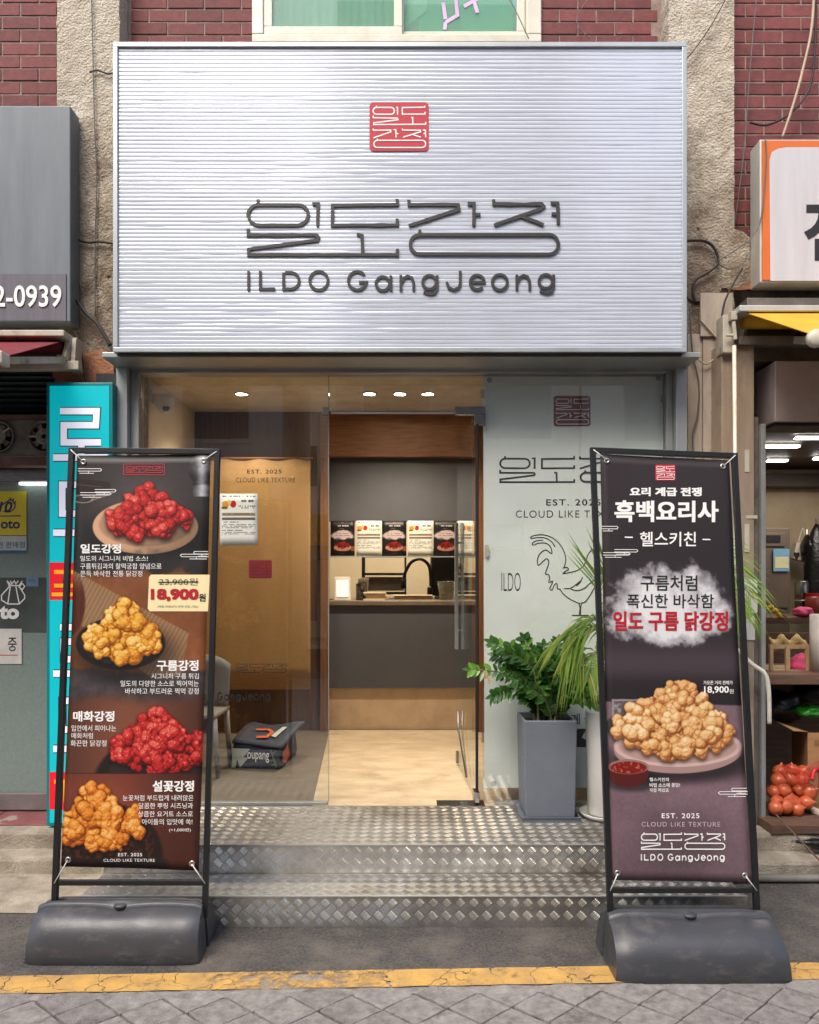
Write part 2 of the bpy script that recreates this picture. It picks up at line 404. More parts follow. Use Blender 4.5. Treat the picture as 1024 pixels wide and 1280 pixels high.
# worn yellow line: paint film with real gaps
def paint_mat():
    m = bpy.data.materials.new('worn_yellow_paint'); m.use_nodes = True; n = m.node_tree; N = n.nodes; L = n.links
    b = N['Principled BSDF']; tc = N.new('ShaderNodeTexCoord')
    nz = N.new('ShaderNodeTexNoise'); nz.inputs['Scale'].default_value = 9; nz.inputs['Detail'].default_value = 8; nz.inputs['Roughness'].default_value = 0.7
    L.new(tc.outputs['Object'], nz.inputs['Vector'])
    mx = N.new('ShaderNodeMix'); mx.data_type = 'RGBA'; mx.inputs[6].default_value = srgb(204, 160, 84); mx.inputs[7].default_value = srgb(168, 134, 86)
    r = N.new('ShaderNodeMapRange'); r.inputs[1].default_value = 0.4; r.inputs[2].default_value = 0.68
    L.new(nz.outputs[0], r.inputs[0]); L.new(r.outputs[0], mx.inputs[0]); L.new(mx.outputs[2], b.inputs['Base Color'])
    b.inputs['Roughness'].default_value = 0.7
    n2 = N.new('ShaderNodeTexNoise'); n2.inputs['Scale'].default_value = 16; n2.inputs['Detail'].default_value = 8; n2.inputs['Roughness'].default_value = 0.75
    L.new(tc.outputs['Object'], n2.inputs['Vector'])
    at = N.new('ShaderNodeAttribute'); at.attribute_name = 'wear'
    add = N.new('ShaderNodeMath'); add.operation = 'ADD'; L.new(n2.outputs[0], add.inputs[0]); L.new(at.outputs['Fac'], add.inputs[1])
    th = N.new('ShaderNodeMapRange'); th.inputs[1].default_value = 0.62; th.inputs[2].default_value = 0.84; L.new(add.outputs[0], th.inputs[0])
    # fine cracks across the film
    vo = N.new('ShaderNodeTexVoronoi'); vo.feature = 'DISTANCE_TO_EDGE'; vo.inputs['Scale'].default_value = 7; vo.inputs['Randomness'].default_value = 1
    wp = N.new('ShaderNodeTexNoise'); wp.inputs['Scale'].default_value = 12
    L.new(tc.outputs['Object'], wp.inputs['Vector'])
    va = N.new('ShaderNodeMixRGB'); va.blend_type = 'ADD'; va.inputs[0].default_value = 0.12
    L.new(tc.outputs['Object'], va.inputs[1]); L.new(wp.outputs['Color'], va.inputs[2]); L.new(va.outputs[0], vo.inputs['Vector'])
    lt = N.new('ShaderNodeMath'); lt.operation = 'LESS_THAN'; lt.inputs[1].default_value = 0.010; L.new(vo.outputs['Distance'], lt.inputs[0])
    mxx = N.new('ShaderNodeMath'); mxx.operation = 'MAXIMUM'; L.new(lt.outputs[0], mxx.inputs[0]); L.new(th.outputs[0], mxx.inputs[1])
    inv = N.new('ShaderNodeMath'); inv.operation = 'SUBTRACT'; inv.inputs[0].default_value = 1; L.new(mxx.outputs[0], inv.inputs[1])
    L.new(inv.outputs[0], b.inputs['Alpha'])
    return m
mb = MB(); wear = []; n = 240
for i in range(n + 1):
    x = -6 + 12 * i / n
    wv = 0.05 + 0.27 * max(0, 1 - abs((x + 0.42) / 0.42)) ** 0.8 + 0.04 * math.sin(x * 5)
    e = 0.006 * mnoise.noise((x * 9, 0, 0))
    for off in (-0.075 + e, 0.055 + e * 0.7): mb.vert((x, yline(x, off), 0.010)); wear.append(wv)
for i in range(n): mb.f.append([2*i, 2*i + 2, 2*i + 3, 2*i + 1])
o = mb.build('yellow_line', paint_mat(), road); a = o.data.attributes.new('wear', 'FLOAT', 'POINT'); a.data.foreach_set('value', wear)
# stamped diamond paving
mb = MB(); mb.face((-9, -9, -0.008), (9, -9, -0.008), (9, yline(9, -0.07), -0.008), (-9, yline(-9, -0.07), -0.008))
paving = structure(mb.build('pavement', G['joint']))
hx, hy, gap = 0.12, 0.103, 0.0048
rn = random.Random(3)
def slab_mesh(seed):
    r = random.Random(seed); m = MB(); ring = []
    cor = [(-hx + gap, 0), (0, -hy + gap), (hx - gap, 0), (0, hy - gap)]
    out = []
    for k in range(4):
        a, b = cor[k], cor[(k + 1) % 4]
        for t in (0.025, 0.35, 0.65, 0.975):
            out.append((a[0] + (b[0] - a[0]) * t + r.uniform(-.002, .002), a[1] + (b[1] - a[1]) * t + r.uniform(-.002, .002)))
    lo = [m.vert((x, y, -0.012)) for x, y in out]; mi = [m.vert((x * .994, y * .994, 0.004)) for x, y in out]
    hi = [m.vert((x * .978, y * .978, 0.0065 + r.uniform(-.0006, .0006))) for x, y in out]
    k = len(out)
    for i in range(k):
        j = (i + 1) % k
        m.f.append([lo[i], lo[j], mi[j], mi[i]]); m.f.append([mi[i], mi[j], hi[j], hi[i]])
    m.f.append(hi); return m
slabs = [slab_mesh(s) for s in range(5)]
smesh = [s.mesh('paving_slab', Vector((0, 0, 0))) for s in slabs]
for m_ in smesh: m_.materials.append(G['paver'])
rows = []
for j in range(-60, 4):
    for i in range(-26, 27):
        x = (i + 0.5 * (j % 2)) * 2 * hx + 0.02; y = 2.806 + j * hy + x * SL
        if y + hy < yline(x, 0.048) and abs(x) < 5: rows.append((-(y) + 0.35 * abs(x), x, y))
rows.sort()
for k, (_, x, y) in enumerate(rows[:300]):
    o = bpy.data.objects.new('paving_slab', smesh[k % 5]); C.objects.link(o); o.parent = paving
    o.location = (x, y, rn.uniform(-0.0015, 0.0015)); o.rotation_euler = (rn.uniform(-.006, .006), rn.uniform(-.006, .006), math.pi * rn.randint(0, 1))
mb = MB()
for k, (_, x, y) in enumerate(rows[300:]):
    s = slabs[k % 5]; i0 = len(mb.v)
    mb.v += [(a + x, b + y, c) for a, b, c in s.v]; mb.f += [[i0 + q for q in f] for f in s.f]
o = mb.build('far_paving_slabs', G['paver'], paving, fix=False); o['kind'] = 'stuff'
# fill triangles along the line: mortar strip
mb = MB(); 
for i in range(40):
    xa, xb = -6 + 12 * i / 40, -6 + 12 * (i + 1) / 40
    mb.box((xa, yline((xa + xb) / 2, -0.12), -0.02), (xb, yline((xa + xb) / 2, 0.04), 0.0035))
structure(mb.build('paving_edge', G['paver'], paving))
# loose grit along the foot of the steps and kerbs
G['grit'] = mat('grit', srgb(150, 138, 124), .9, col2=srgb(96, 88, 80), vs=30)
mb = MB(); rg = random.Random(17)
for k in range(420):
    x = rg.uniform(-1.9, 2.4); y = 3.475 - abs(rg.gauss(0, .09)) if rg.random() < .7 else rg.uniform(3.12, 3.46); r = rg.uniform(.0015, .0042)
    if x > 1.56: y = 3.97 - abs(rg.gauss(0, .08))
    i0 = len(mb.v); a0 = rg.random() * 6
    mb.v += [(x + r * math.cos(a0 + q * 1.57) * rg.uniform(.7, 1.3), y + r * math.sin(a0 + q * 1.57) * rg.uniform(.7, 1.3), .001) for q in range(4)] + [(x, y, r * 1.1)]
    for q in range(4): mb.f.append([i0 + q, i0 + (q + 1) % 4, i0 + 4])
o = mb.build('grit', G['grit'], None); tag(o, 'loose grit scattered along the foot of the metal steps', 'grit', kind='stuff')
# kerbs either side
kl = thing('kerb', 'worn two-step concrete kerb before the frosted lottery shop at left', 'kerb', (-3.2, 4.3, 0))
kl['kind'] = 'structure'
def rough_block(mb, x0, x1, y0, y1, z0, z1, seed=0, amp=0.006):
    nxx = max(2, int((x1 - x0) / 0.08)); prof = [(y0, z0), (y0, z1 - 0.02), (y0 + 0.008, z1 - 0.004), (y0 + 0.02, z1), (y1, z1)]
    g = []
    for i in range(nxx + 1):
        x = x0 + (x1 - x0) * i / nxx
        g.append([mb.vert((x, y + amp * mnoise.noise((x * 9, y * 13, z * 17 + seed)), z + (amp * .6 * mnoise.noise((x * 7, y * 11, seed + 5)) if z > z0 else 0))) for y, z in prof])
    for i in range(nxx):
        for k in range(4): mb.f.append([g[i][k], g[i + 1][k], g[i + 1][k + 1], g[i][k + 1]])
    mb.f.append(g[0] + [mb.vert((x0, y1, z0))]); mb.f.append(g[-1][::-1] + [mb.vert((x1, y1, z0))])
mb = MB(); rough_block(mb, -5, -1.56, 4.11, 4.26, -0.01, 0.092, 1); mb.build('kerb_stone', G['concrete'], kl, fix=True)
mb = MB(); rough_block(mb, -5, -1.6, 4.25, 4.34, -0.01, 0.19, 2); mb.build('kerb_stone', G['concrete'], kl)
G['red_tile'] = mat('maroon_tile', srgb(140, 84, 84), 0.6, col2=srgb(110, 64, 66), vs=9, bump=0.15, bs=60, dirt=srgb(150, 140, 126), ds=4, dth=(0.6, 0.63))
mb = MB()
for i in range(8):
    xa = -5 + i * 0.425
    mb = MB().box((xa, 4.345, 0.12), (xa + 0.42, 4.68, 0.195)); mb.build('floor_tile', G['red_tile'], kl, bev=0.003)
mb = MB(); mb.face((-5, 3.67, 0.004), (-1.53, 3.62, 0.004), (-1.53, 4.12, 0.004), (-5, 4.12, 0.004))
structure(mb.build('gutter_concrete', G['concrete']))
kr = thing('kerb', 'worn concrete kerb with a pipe along its foot before the grocer at right', 'kerb', (3, 4.1, 0)); kr['kind'] = 'structure'
mb = MB(); rough_block(mb, 1.57, 5, 4.02, 4.18, -0.01, 0.105, 4, 0.009); mb.build('kerb_stone', G['concrete'], kr)
mb = MB(); rough_block(mb, 1.62, 5, 4.17, 4.5, -0.01, 0.2, 7, 0.012); mb.build('kerb_stone', G['concrete'], kr)
G['grey_pipe'] = mat('grey_pipe', srgb(128, 126, 122), 0.6)
mb = MB().tube([(1.6, 3.995, 0.025), (5, 3.99, 0.025)], 0.02, 10); mb.build('pipe', G['grey_pipe'], kr, smooth=True)

# ================================================================== brick building with roughcast pillars
YB, YP = 4.62, 4.49
bld = thing('brick_building', 'old red brick building with roughcast pillars behind the white sign', 'building', (0, 4.7, 0))
wl = MB()
wl.box((-4.5, YB - 0.003, 3.05), (-0.955, YB + 0.3, 6.2)); wl.box((0.80, YB - 0.003, 3.05), (4.5, YB + 0.3, 6.2)); wl.box((-0.955, YB - 0.003, 3.05), (0.80, YB + 0.3, 4.86))
wallo = wl.build('wall', G['mortar'], bld)
for x0, x1, zb in ((-4.5, -2.095, 2.35), (1.945, 4.5, 2.6)): MB().box((x0, YB - .01, zb), (x1, YB + .3, 3.049)).build('lintel', G['mortar'], bld)
BL, BH, JT = 0.225, 0.0795, 0.009
def brick_mesh(L):
    m = MB(); b = 0.0025
    x0, x1, z0, z1 = JT / 2, L - JT / 2, JT / 2, BH - JT / 2
    f = [(x0 + b, -0.012, z0 + b), (x1 - b, -0.012, z0 + b), (x1 - b, -0.012, z1 - b), (x0 + b, -0.012, z1 - b)]
    k = [(x0, -0.0085, z0), (x1, -0.0085, z0), (x1, -0.0085, z1), (x0, -0.0085, z1)]
    d = [(x0, 0.02, z0), (x1, 0.02, z0), (x1, 0.02, z1), (x0, 0.02, z1)]
    ids = [[m.vert(p) for p in r] for r in (f, k, d)]
    m.f.append(ids[0])
    for a, c in ((0, 1), (1, 2)):
        for i in range(4): m.f.append([ids[a][i], ids[c][i], ids[c][(i + 1) % 4], ids[a][(i + 1) % 4]])
    me = m.mesh('brick', Vector((0, 0, 0))); me.materials.append(G['brick'])
    bm = bmesh.new(); bm.from_mesh(me); bmesh.ops.recalc_face_normals(bm, faces=bm.faces); bm.to_mesh(me); bm.free(); return me
bmesh_cache = {}
def lay(x0, x1, z0, z1, cap):
    rows_ = int((z1 - z0) / BH); out = []
    for r in range(rows_):
        z = z0 + r * BH; x = x0
        first = (0.5 if r % 2 else 1.0) * BL
        while x < x1 - 0.03:
            L = min(first, x1 - x); first = BL
            if L > 0.04: out.append((x, z, round(L, 3)))
            x += L
    return out
bricks = []
zt = 5.45
bricks += lay(-2.82, -2.09, 4.06 + 0.02, zt, 0)
bricks += lay(-1.70, -0.955, 4.60, zt, 0); bricks += lay(0.80, 1.515, 4.60, zt, 0)
bricks += lay(1.935, 2.85, 3.36, zt, 0)
bricks.sort(key=lambda b: abs(b[1] - 4.3))
rn = random.Random(11)
for x, z, L in bricks[:300]:
    if L not in bmesh_cache: bmesh_cache[L] = brick_mesh(L)
    o = bpy.data.objects.new('brick', bmesh_cache[L]); C.objects.link(o); o.parent = wallo
    o.location = Vector((x, YB + 0.004 + rn.uniform(-0.002, 0.002), z)) - Vector((0, 4.7, 0)); o.rotation_euler = (0, rn.uniform(-.004, .004), rn.uniform(-.006, .006))
mb = MB()
for x, z, L in bricks[300:] + lay(-4.4, -2.83, 4.08, 6, 0) + lay(2.86, 4.4, 3.36, 6, 0):
    mb.box((x + JT / 2, YB - 0.008, z + JT / 2), (x + L - JT / 2, YB + 0.02, z + BH - JT / 2))
o = mb.build('far_bricks', G['brick'], wallo); o['kind'] = 'stuff'
def roughcast():
    m = mat('roughcast', srgb(206, 197, 180), 0.92, col2=srgb(176, 163, 143), vs=9, bump=1.6, bs=75, dirt=srgb(156, 142, 124), ds=2.6, dth=(0.54, 0.72), bdet=8)
    n = m.node_tree; N = n.nodes; L = n.links; b = N['Principled BSDF']
    src = b.inputs['Base Color'].links[0].from_socket
    tc = N.new('ShaderNodeTexCoord'); sp = N.new('ShaderNodeSeparateXYZ'); L.new(tc.outputs['Object'], sp.inputs[0])
    # plaster is stained and broken lower down, where old signs were torn off
    r = N.new('ShaderNodeMapRange'); r.inputs[1].default_value = 4.7; r.inputs[2].default_value = 3.4; L.new(sp.outputs['Z'], r.inputs[0])
    nz = N.new('ShaderNodeTexNoise'); nz.inputs['Scale'].default_value = 5; nz.inputs['Detail'].default_value = 9; nz.inputs['Roughness'].default_value = 0.72
    L.new(tc.outputs['Object'], nz.inputs['Vector'])
    ad = N.new('ShaderNodeMath'); ad.operation = 'MULTIPLY_ADD'; ad.inputs[1].default_value = 0.30; L.new(r.outputs[0], ad.inputs[0]); L.new(nz.outputs[0], ad.inputs[2])
    th = N.new('ShaderNodeMapRange'); th.inputs[1].default_value = 0.58; th.inputs[2].default_value = 0.84; L.new(ad.outputs[0], th.inputs[0])
    mx = N.new('ShaderNodeMix'); mx.data_type = 'RGBA'; mx.inputs[7].default_value = srgb(124, 107, 90); L.new(th.outputs[0], mx.inputs[0]); L.new(src, mx.inputs[6])
    vo = N.new('ShaderNodeTexVoronoi'); vo.inputs['Scale'].default_value = 11; L.new(tc.outputs['Object'], vo.inputs['Vector'])
    lt = N.new('ShaderNodeMapRange'); lt.inputs[1].default_value = 0.16; lt.inputs[2].default_value = 0.07; L.new(vo.outputs['Distance'], lt.inputs[0])
    ml = N.new('ShaderNodeMath'); ml.operation = 'MULTIPLY'; L.new(lt.outputs[0], ml.inputs[0]); L.new(r.outputs[0], ml.inputs[1])
    m2 = N.new('ShaderNodeMix'); m2.data_type = 'RGBA'; m2.inputs[7].default_value = srgb(60, 50, 44); L.new(ml.outputs[0], m2.inputs[0]); L.new(mx.outputs[2], m2.inputs[6])
    L.new(m2.outputs[2], b.inputs['Base Color'])
    return m
G['roughcast'] = roughcast()
def pillar(x0, x1, z0, z1, y=YP, seed=0):
    m = MB(); nx_, nz_ = 14, int((z1 - z0) / 0.03); g = []
    for j in range(nz_ + 1):
        z = z0 + (z1 - z0) * j / nz_; row = []
        for i in range(nx_ + 1):
            x = x0 + (x1 - x0) * i / nx_
            low = max(0, min(1, (4.4 - z) / 1.0))
            d = 0.004 * mnoise.noise((x * 22, z * 22, seed)) + 0.012 * low * mnoise.noise((x * 9, z * 9, seed + 3))
            ex = 0.006 * mnoise.noise((z * 15, seed, i)) if i in (0, nx_) else 0
            row.append(m.vert((x + ex, y + d, z)))
        g.append(row)
    for j in range(nz_):
        for i in range(nx_): m.f.append([g[j][i], g[j][i + 1], g[j + 1][i + 1], g[j + 1][i]])
    for i, xx in ((0, x0), (nx_, x1)):
        bk = [m.vert((xx, y + 0.5, z0 + (z1 - z0) * j / nz_)) for j in range(nz_ + 1)]
        for j in range(nz_): m.f.append([g[j][i], g[j + 1][i], bk[j + 1], bk[j]] if i == 0 else [g[j + 1][i], g[j][i], bk[j], bk[j + 1]])
    return m
o = pillar(-2.09, -1.72, 0.0, 6.0, seed=1).build('pillar', G['roughcast'], bld, fix=False)
o = pillar(1.535, 1.925, 3.02, 6.0, seed=8).build('pillar', G['roughcast'], bld, fix=False)
# bare brick patch and torn plaster low on the pillars
G['bare_clay'] = mat('bare_clay', srgb(168, 116, 84), 0.9, col2=srgb(140, 92, 68), vs=12, bump=0.9, bs=50, dirt=srgb(190, 165, 140), ds=8, dth=(0.58, 0.7))
def blob(cx_, cz_, rx, rz, y, seed, th=0.012):
    m = MB(); r = random.Random(seed); pts = []
    for k in range(22):
        a = 2 * math.pi * k / 22; q = 1 + 0.22 * mnoise.noise((math.cos(a) * 2, math.sin(a) * 2, seed))
        pts.append((cx_ + rx * q * math.copysign(abs(math.cos(a)) ** .6, math.cos(a)), y, cz_ + rz * q * math.copysign(abs(math.sin(a)) ** .6, math.sin(a))))
    return m.prism(pts, (0, -th, 0))
q = P(122, 460, 4.48); blob(q.x, q.z, 0.10, 0.10, 4.482, 3).build('bare_patch', G['bare_clay'], bld)
q = P(88, 470, 4.48); blob(q.x, q.z, 0.10, 0.05, 4.481, 9).build('bare_patch', G['bare_clay'], bld)
q = P(915, 360, 4.6); blob(q.x, q.z, 0.09, 0.06, 4.49, 5).build('bare_patch', G['bare_clay'], bld)
q = P(903, 326, 4.5); blob(q.x + .02, q.z, 0.14, 0.17, 4.497, 12, 0.02).build('torn_plaster', G['roughcast'], bld)
q = P(876, 343, 4.5); blob(q.x, q.z, 0.12, 0.16, 4.495, 15, 0.018).build('torn_plaster', G['roughcast'], bld)
# upstairs window
def pf(mbx, x0, y0, x1, y1, D, t): return mbx.pbox(x0, y0, x1, y1, D, t)
zs = 4.86; zt_ = 5.75
win = MB()
X0, X1 = P(316, 0, YB).x, P(676, 0, YB).x
win.box((X0, YB - 0.03, zs), (X1, YB + 0.12, zs + 0.05)); win.box((X0, YB - 0.03, zs + 0.05), (X0 + 0.07, YB + 0.12, zt_)); win.box((X1 - 0.09, YB - 0.03, zs + 0.05), (X1, YB + 0.12, zt_)); win.box((X0 + 0.07, YB - 0.03, zt_ - 0.06), (X1 - 0.09, YB + 0.12, zt_))
wf = win.build('window_frame', G['white_pvc'], bld, bev=0.006)
def sash(x0, x1, y, name):
    m = MB(); t = 0.05; z0, z1 = zs + 0.052, zt_ - 0.062
    m.box((x0, y, z0), (x1, y + 0.03, z0 + t)); m.box((x0, y, z1 - t), (x1, y + 0.03, z1)); m.box((x0, y, z0 + t), (x0 + t, y + 0.03, z1 - t)); m.box((x1 - t, y, z0 + t), (x1, y + 0.03, z1 - t))
    return m.build(name, G['white_pvc'], wf, bev=0.004)
xm = P(503, 0, YB).x
sash(X0 + 0.072, xm, YB - 0.022, 'sash'); sash(xm - 0.04, X1 - 0.092, YB + 0.02, 'sash')
gl = glass_mat('upstairs_glass', (0.75, 0.9, 0.82), haze=0.25, hcol=(0.45, 0.72, 0.6))
MB().box((X0 + 0.12, YB - 0.009, zs + 0.1), (xm - 0.05, YB - 0.005, zt_ - 0.11)).build('pane', gl, wf)
MB().box((xm + 0.01, YB + 0.033, zs + 0.1), (X1 - 0.14, YB + 0.037, zt_ - 0.11)).build('pane', gl, wf)
G['curtain'] = mat('pale_curtain', srgb(176, 196, 172), 0.85, col2=srgb(140, 160, 136), vs=3, stretch=(6, 1, 1))
mb = MB(); g = []
for i in range(80):
    x = X0 + 0.08 + (xm - X0 - 0.08) * i / 79
    g.append([mb.vert((x, YB + 0.15 + 0.012 * math.sin(i * 1.3) + 0.006 * math.sin(i * 0.47), z)) for z in (zs + 0.03, zt_)])
for i in range(79): mb.f.append([g[i][0], g[i + 1][0], g[i + 1][1], g[i][1]])
mb.build('curtain', G['curtain'], wf, smooth=True, fix=False)
G['mint'] = mat('mint_film', srgb(110, 186, 156), 0.5, col2=srgb(90, 166, 138))
MB().box((xm + 0.1, YB + 0.06, zs + 0.1), (X1 - 0.16, YB + 0.066, zt_ - 0.1)).build('mint_sheet', G['mint'], wf)
G['pale_mint'] = mat('pale_mint', srgb(196, 224, 212), 0.5)
mb = MB(); mb.prism([P(506, 35, YB + 0.05), P(534, 12, YB + 0.05), P(534, -20, YB + 0.05), P(506, -20, YB + 0.05)], (0, 0.004, 0)); mb.build('paper_star', G['pale_mint'], wf)
G['pink'] = mat('pink_film', srgb(222, 186, 224), 0.5)
strokes([[(554, 3), (557, 24)], [(557, 28), (556, 37)], [(557, 28), (572, 19), (570, 0)], [(580, 8), (596, -1)], [(592, 0), (597, 16)]], wall(YB + 0.031), 4.5, G['pink'], wf, name='window_lettering')
# dark void behind
MB().box((X0, YB + 0.9, zs), (X1, YB + 0.92, zt_)).build('room_wall', mat('room_grey', srgb(90, 100, 96), 0.9), wf)
G['ledge'] = mat('ledge_cement', srgb(178, 160, 140), 0.9, bump=0.5)
MB().box((-2.82, 4.53, 4.035), (-2.095, 4.7, 4.078)).build('ledge', G['ledge'], bld, bev=0.006)

# ================================================================== main sign box
YS = 4.11
a = P(141, 52, YS); b = P(859, 440, YS)
SX0, SX1, SZ0, SZ1 = a.x, b.x, b.z, a.z
sign = thing('shop_sign', 'large white ribbed metal shop sign with dark raised wordmark and red seal', 'sign', ((SX0 + SX1) / 2, 4.3, SZ0))
def sign_mat():
    m = mat('ribbed_enamel', srgb(196, 202, 213), 0.18, 0.10, col2=srgb(189, 195, 207), vs=2.0, spec=0.7, rvar=.04, dirt=srgb(182, 185, 192), ds=1.2, dth=(.5, .8), dstretch=(1, 1, .5))
    m.node_tree.nodes['Principled BSDF'].inputs['Coat Weight'].default_value = 0.45; m.node_tree.nodes['Principled BSDF'].inputs['Coat Roughness'].default_value = 0.12; m.node_tree.nodes['Principled BSDF'].inputs['Coat IOR'].default_value = 1.7
    return m
G['sign_panel'] = sign_mat()
fr = 0.026; mb = MB(); ribs = 74; zz0, zz1 = SZ0 + fr, SZ1 - fr; per = (zz1 - zz0) / ribs; g = []
NXS = 90
prof = []
for k in range(ribs):
    for t, d in ((0.0, 0.0012), (0.06, 0.0006), (0.2, 0.00022), (0.42, 0.0), (0.62, 0.00008), (0.82, 0.0004), (0.95, 0.0009)): prof.append((zz0 + (k + t) * per, d))
prof.append((zz1, 0.0012))
for z, d in prof:
    row = []
    for i in range(NXS + 1):
        x = SX0 + fr + (SX1 - SX0 - 2 * fr) * i / NXS
        k = math.floor((z - zz0) / per)
        wv = 0.0007 * mnoise.noise((x * 3.1, k * 7.3, 0)) + 0.0004 * mnoise.noise((x * 9, k * 3.1, 4))
        zt2 = 0.0005 * mnoise.noise((x * 2.5, z * 60, 9))
        row.append(mb.vert((x, YS + 0.012 + d + wv, z + zt2)))
    g.append(row)
for j in range(len(g) - 1):
    for i in range(NXS): mb.f.append([g[j][i], g[j][i + 1], g[j + 1][i + 1], g[j + 1][i]])
mb.build('ribbed_panel', G['sign_panel'], sign, smooth=True, fix=False)
for q in (((SX0, YS, SZ0), (SX1, YS + 0.3, SZ0 + fr)), ((SX0, YS, SZ1 - fr), (SX1, YS + 0.3, SZ1)), ((SX0, YS, SZ0 + fr), (SX0 + fr, YS + 0.3, SZ1 - fr)), ((SX1 - fr, YS, SZ0 + fr), (SX1, YS + 0.3, SZ1 - fr))):
    MB().box(*q).build('frame_profile', G['alu'], sign, bev=0.003)
MB().box((SX0 + 0.005, YS + 0.045, SZ0 + 0.03), (SX1 - 0.005, YS + 0.33, SZ1 - 0.03)).build('sign_box', G['alu_frame'], sign)
sm = wall(YS + 0.011)
wordmark((308, 249, 693, 322), sm, G['letter_dark'], sign, 20, 0.001, 0.006, wob=1.8)
latin_mark((309, 339, 694, 368), sm, G['letter_dark'], sign, 17.5, 0.001, 0.005)
seal((462, 128, 536, 189), sm, G['seal_red'], G['white_print'], sign, 0.003, 17)
# drip edge and caulk under the box
MB().box((SX0 + 0.02, YS + 0.02, SZ0 - 0.012), (SX1 - 0.02, YS + 0.06, SZ0 - 0.001)).build('drip_edge', mat('dark_caulk', srgb(58, 58, 58), 0.8), sign)

# ================================================================== shop front: frame, panes, open glass door
YG = 4.45; FZ = 0.28
front = thing('glass_storefront', 'frameless glass shop front with pale metal frame and open glass door', 'storefront', (0, YG, FZ))
HB = P(0, 463, YG).z                                  # underside of the head
MB().box((-1.69, 4.16, HB + 0.02), (1.6, 4.56, SZ0 - 0.014)).build('head_soffit', G['alu_frame'], front, bev=0.004)
MB().box((-1.575, 4.40, HB - 0.028), (1.495, 4.50, HB + 0.018)).build('head_rail', G['alu_frame'], front, bev=0.003)
for x0, x1 in ((-1.69, -1.625), (1.535, 1.6)):
    MB().box((x0, 4.36, FZ), (x1, 4.56, HB + 0.02)).build('post', G['alu'], front, bev=0.004)
for x0, x1 in ((-1.624, -1.577), (1.497, 1.534)):
    MB().box((x0, 4.41, FZ), (x1, 4.50, HB + 0.018)).build('post', G['alu_frame'], front, bev=0.003)
G['pane'] = glass_mat('shop_glass', (0.97, 0.98, 0.97), 1.66)
MB().box((-1.577, YG - 0.005, FZ + 0.018), (-0.476, YG + 0.005, HB - 0.028)).build('pane', G['pane'], front)
ztr = P(0, 515, YG).z
MB().box((-0.472, YG - 0.005, ztr), (0.425, YG + 0.005, HB - 0.028)).build('pane', G['pane'], front)
MB().box((0.43, YG - 0.005, FZ + 0.018), (1.497, YG + 0.005, HB - 0.028)).build('pane', G['pane'], front)
G['green_edge'] = mat('glass_edge', srgb(150, 165, 155), 0.2, coat=0.5)
MB().box((-0.4758, YG - 0.005, FZ + 0.018), (-0.4722, YG + 0.005, HB - 0.03)).build('pane_edge', G['green_edge'], front)
MB().box((-0.46, YG - 0.007, ztr - 0.010), (0.36, YG + 0.007, ztr - 0.0005)).build('transom_edge', G['alu'], front)
MB().box((-1.577, YG - 0.02, FZ), (-0.48, YG + 0.02, FZ + 0.018)).build('sill_channel', G['alu_frame'], front, bev=0.002)
MB().box((0.5, YG - 0.02, FZ), (1.497, YG + 0.02, FZ + 0.018)).build('sill_channel', G['alu_frame'], front, bev=0.002)
G['chrome'] = mat('satin_steel', srgb(150, 150, 148), 0.25, 0.95, col2=srgb(120, 120, 118), vs=20, stretch=(1, 1, 8))
# patch fittings
q = MB(); q.pbox(569, 508, 608, 518, YG - 0.018, 0.036); q.pbox(599, 518, 608, 531, YG - 0.018, 0.036); q.build('corner_patch', G['chrome'], front, bev=0.003)
MB().pbox(403, 509, 411, 518, YG - 0.016, 0.032).build('pane_clip', G['chrome'], front, bev=0.002)
MB().box((0.16, 4.40, FZ + 0.001), (0.44, 4.52, FZ + 0.006)).build('floor_spring_plate', G['chrome'], front, bev=0.001)
# door leaf, swung inwards
hinge = Vector((0.395, YG, 0)); free = Vector((0.345, 5.42, 0)); dd = (free - hinge).normalized(); nn = Vector((dd.y, -dd.x, 0))
door = MB()
def leaf(mbx, t0, t1, z0, z1, th):
    L_ = (free - hinge).length
    a_ = hinge + dd * t0 * L_; b_ = hinge + dd * t1 * L_; o_ = nn * th / 2
    pts = [a_ - o_, b_ - o_, b_ + o_, a_ + o_]
    return mbx.prism([Vector((p.x, p.y, z0)) for p in pts], (0, 0, z1 - z0))
leaf(door, 0, 1, FZ + 0.02, ztr - 0.02, 0.012)
door = door.build('door_leaf', G['pane'], front)
MBd = leaf(MB(), -0.012, -0.001, FZ + 0.03, ztr - 0.05, 0.016); MBd.build('door_seal', mat('black_rubber', srgb(24, 24, 24), 0.7), door)
leaf(MB(), -0.015, 0.08, FZ + 0.012, FZ + 0.075, 0.03).build('door_patch', G['chrome'], door, bev=0.002)
leaf(MB(), -0.015, 0.05, ztr - 0.075, ztr - 0.012, 0.03).build('door_patch', G['chrome'], door, bev=0.002)
leaf(MB(), 0.955, 1.0, FZ + 0.02, FZ + 0.1, 0.03).build('door_lock', G['chrome'], door, bev=0.002)
hm = MB()
for off in (-0.024, 0.024):
    c_ = hinge + dd * 0.86 * (free - hinge).length + nn * off
    hm.prism([Vector((c_.x + sx * 0.012, c_.y + sy * 0.03, 1.12)) for sx, sy in ((-1,-1),(1,-1),(1,1),(-1,1))], (0, 0, 0.88))
    for z in (1.25, 1.86): hm.bar(Vector((c_.x, c_.y, z)), Vector((c_.x, c_.y, z)) - nn * off, 0.012)
hm.build('door_handle', mat('pale_steel', srgb(188, 192, 190), 0.35, 0.7), door, bev=0.003)
hm = MB(); c_ = hinge + dd * 0.8 * (free - hinge).length
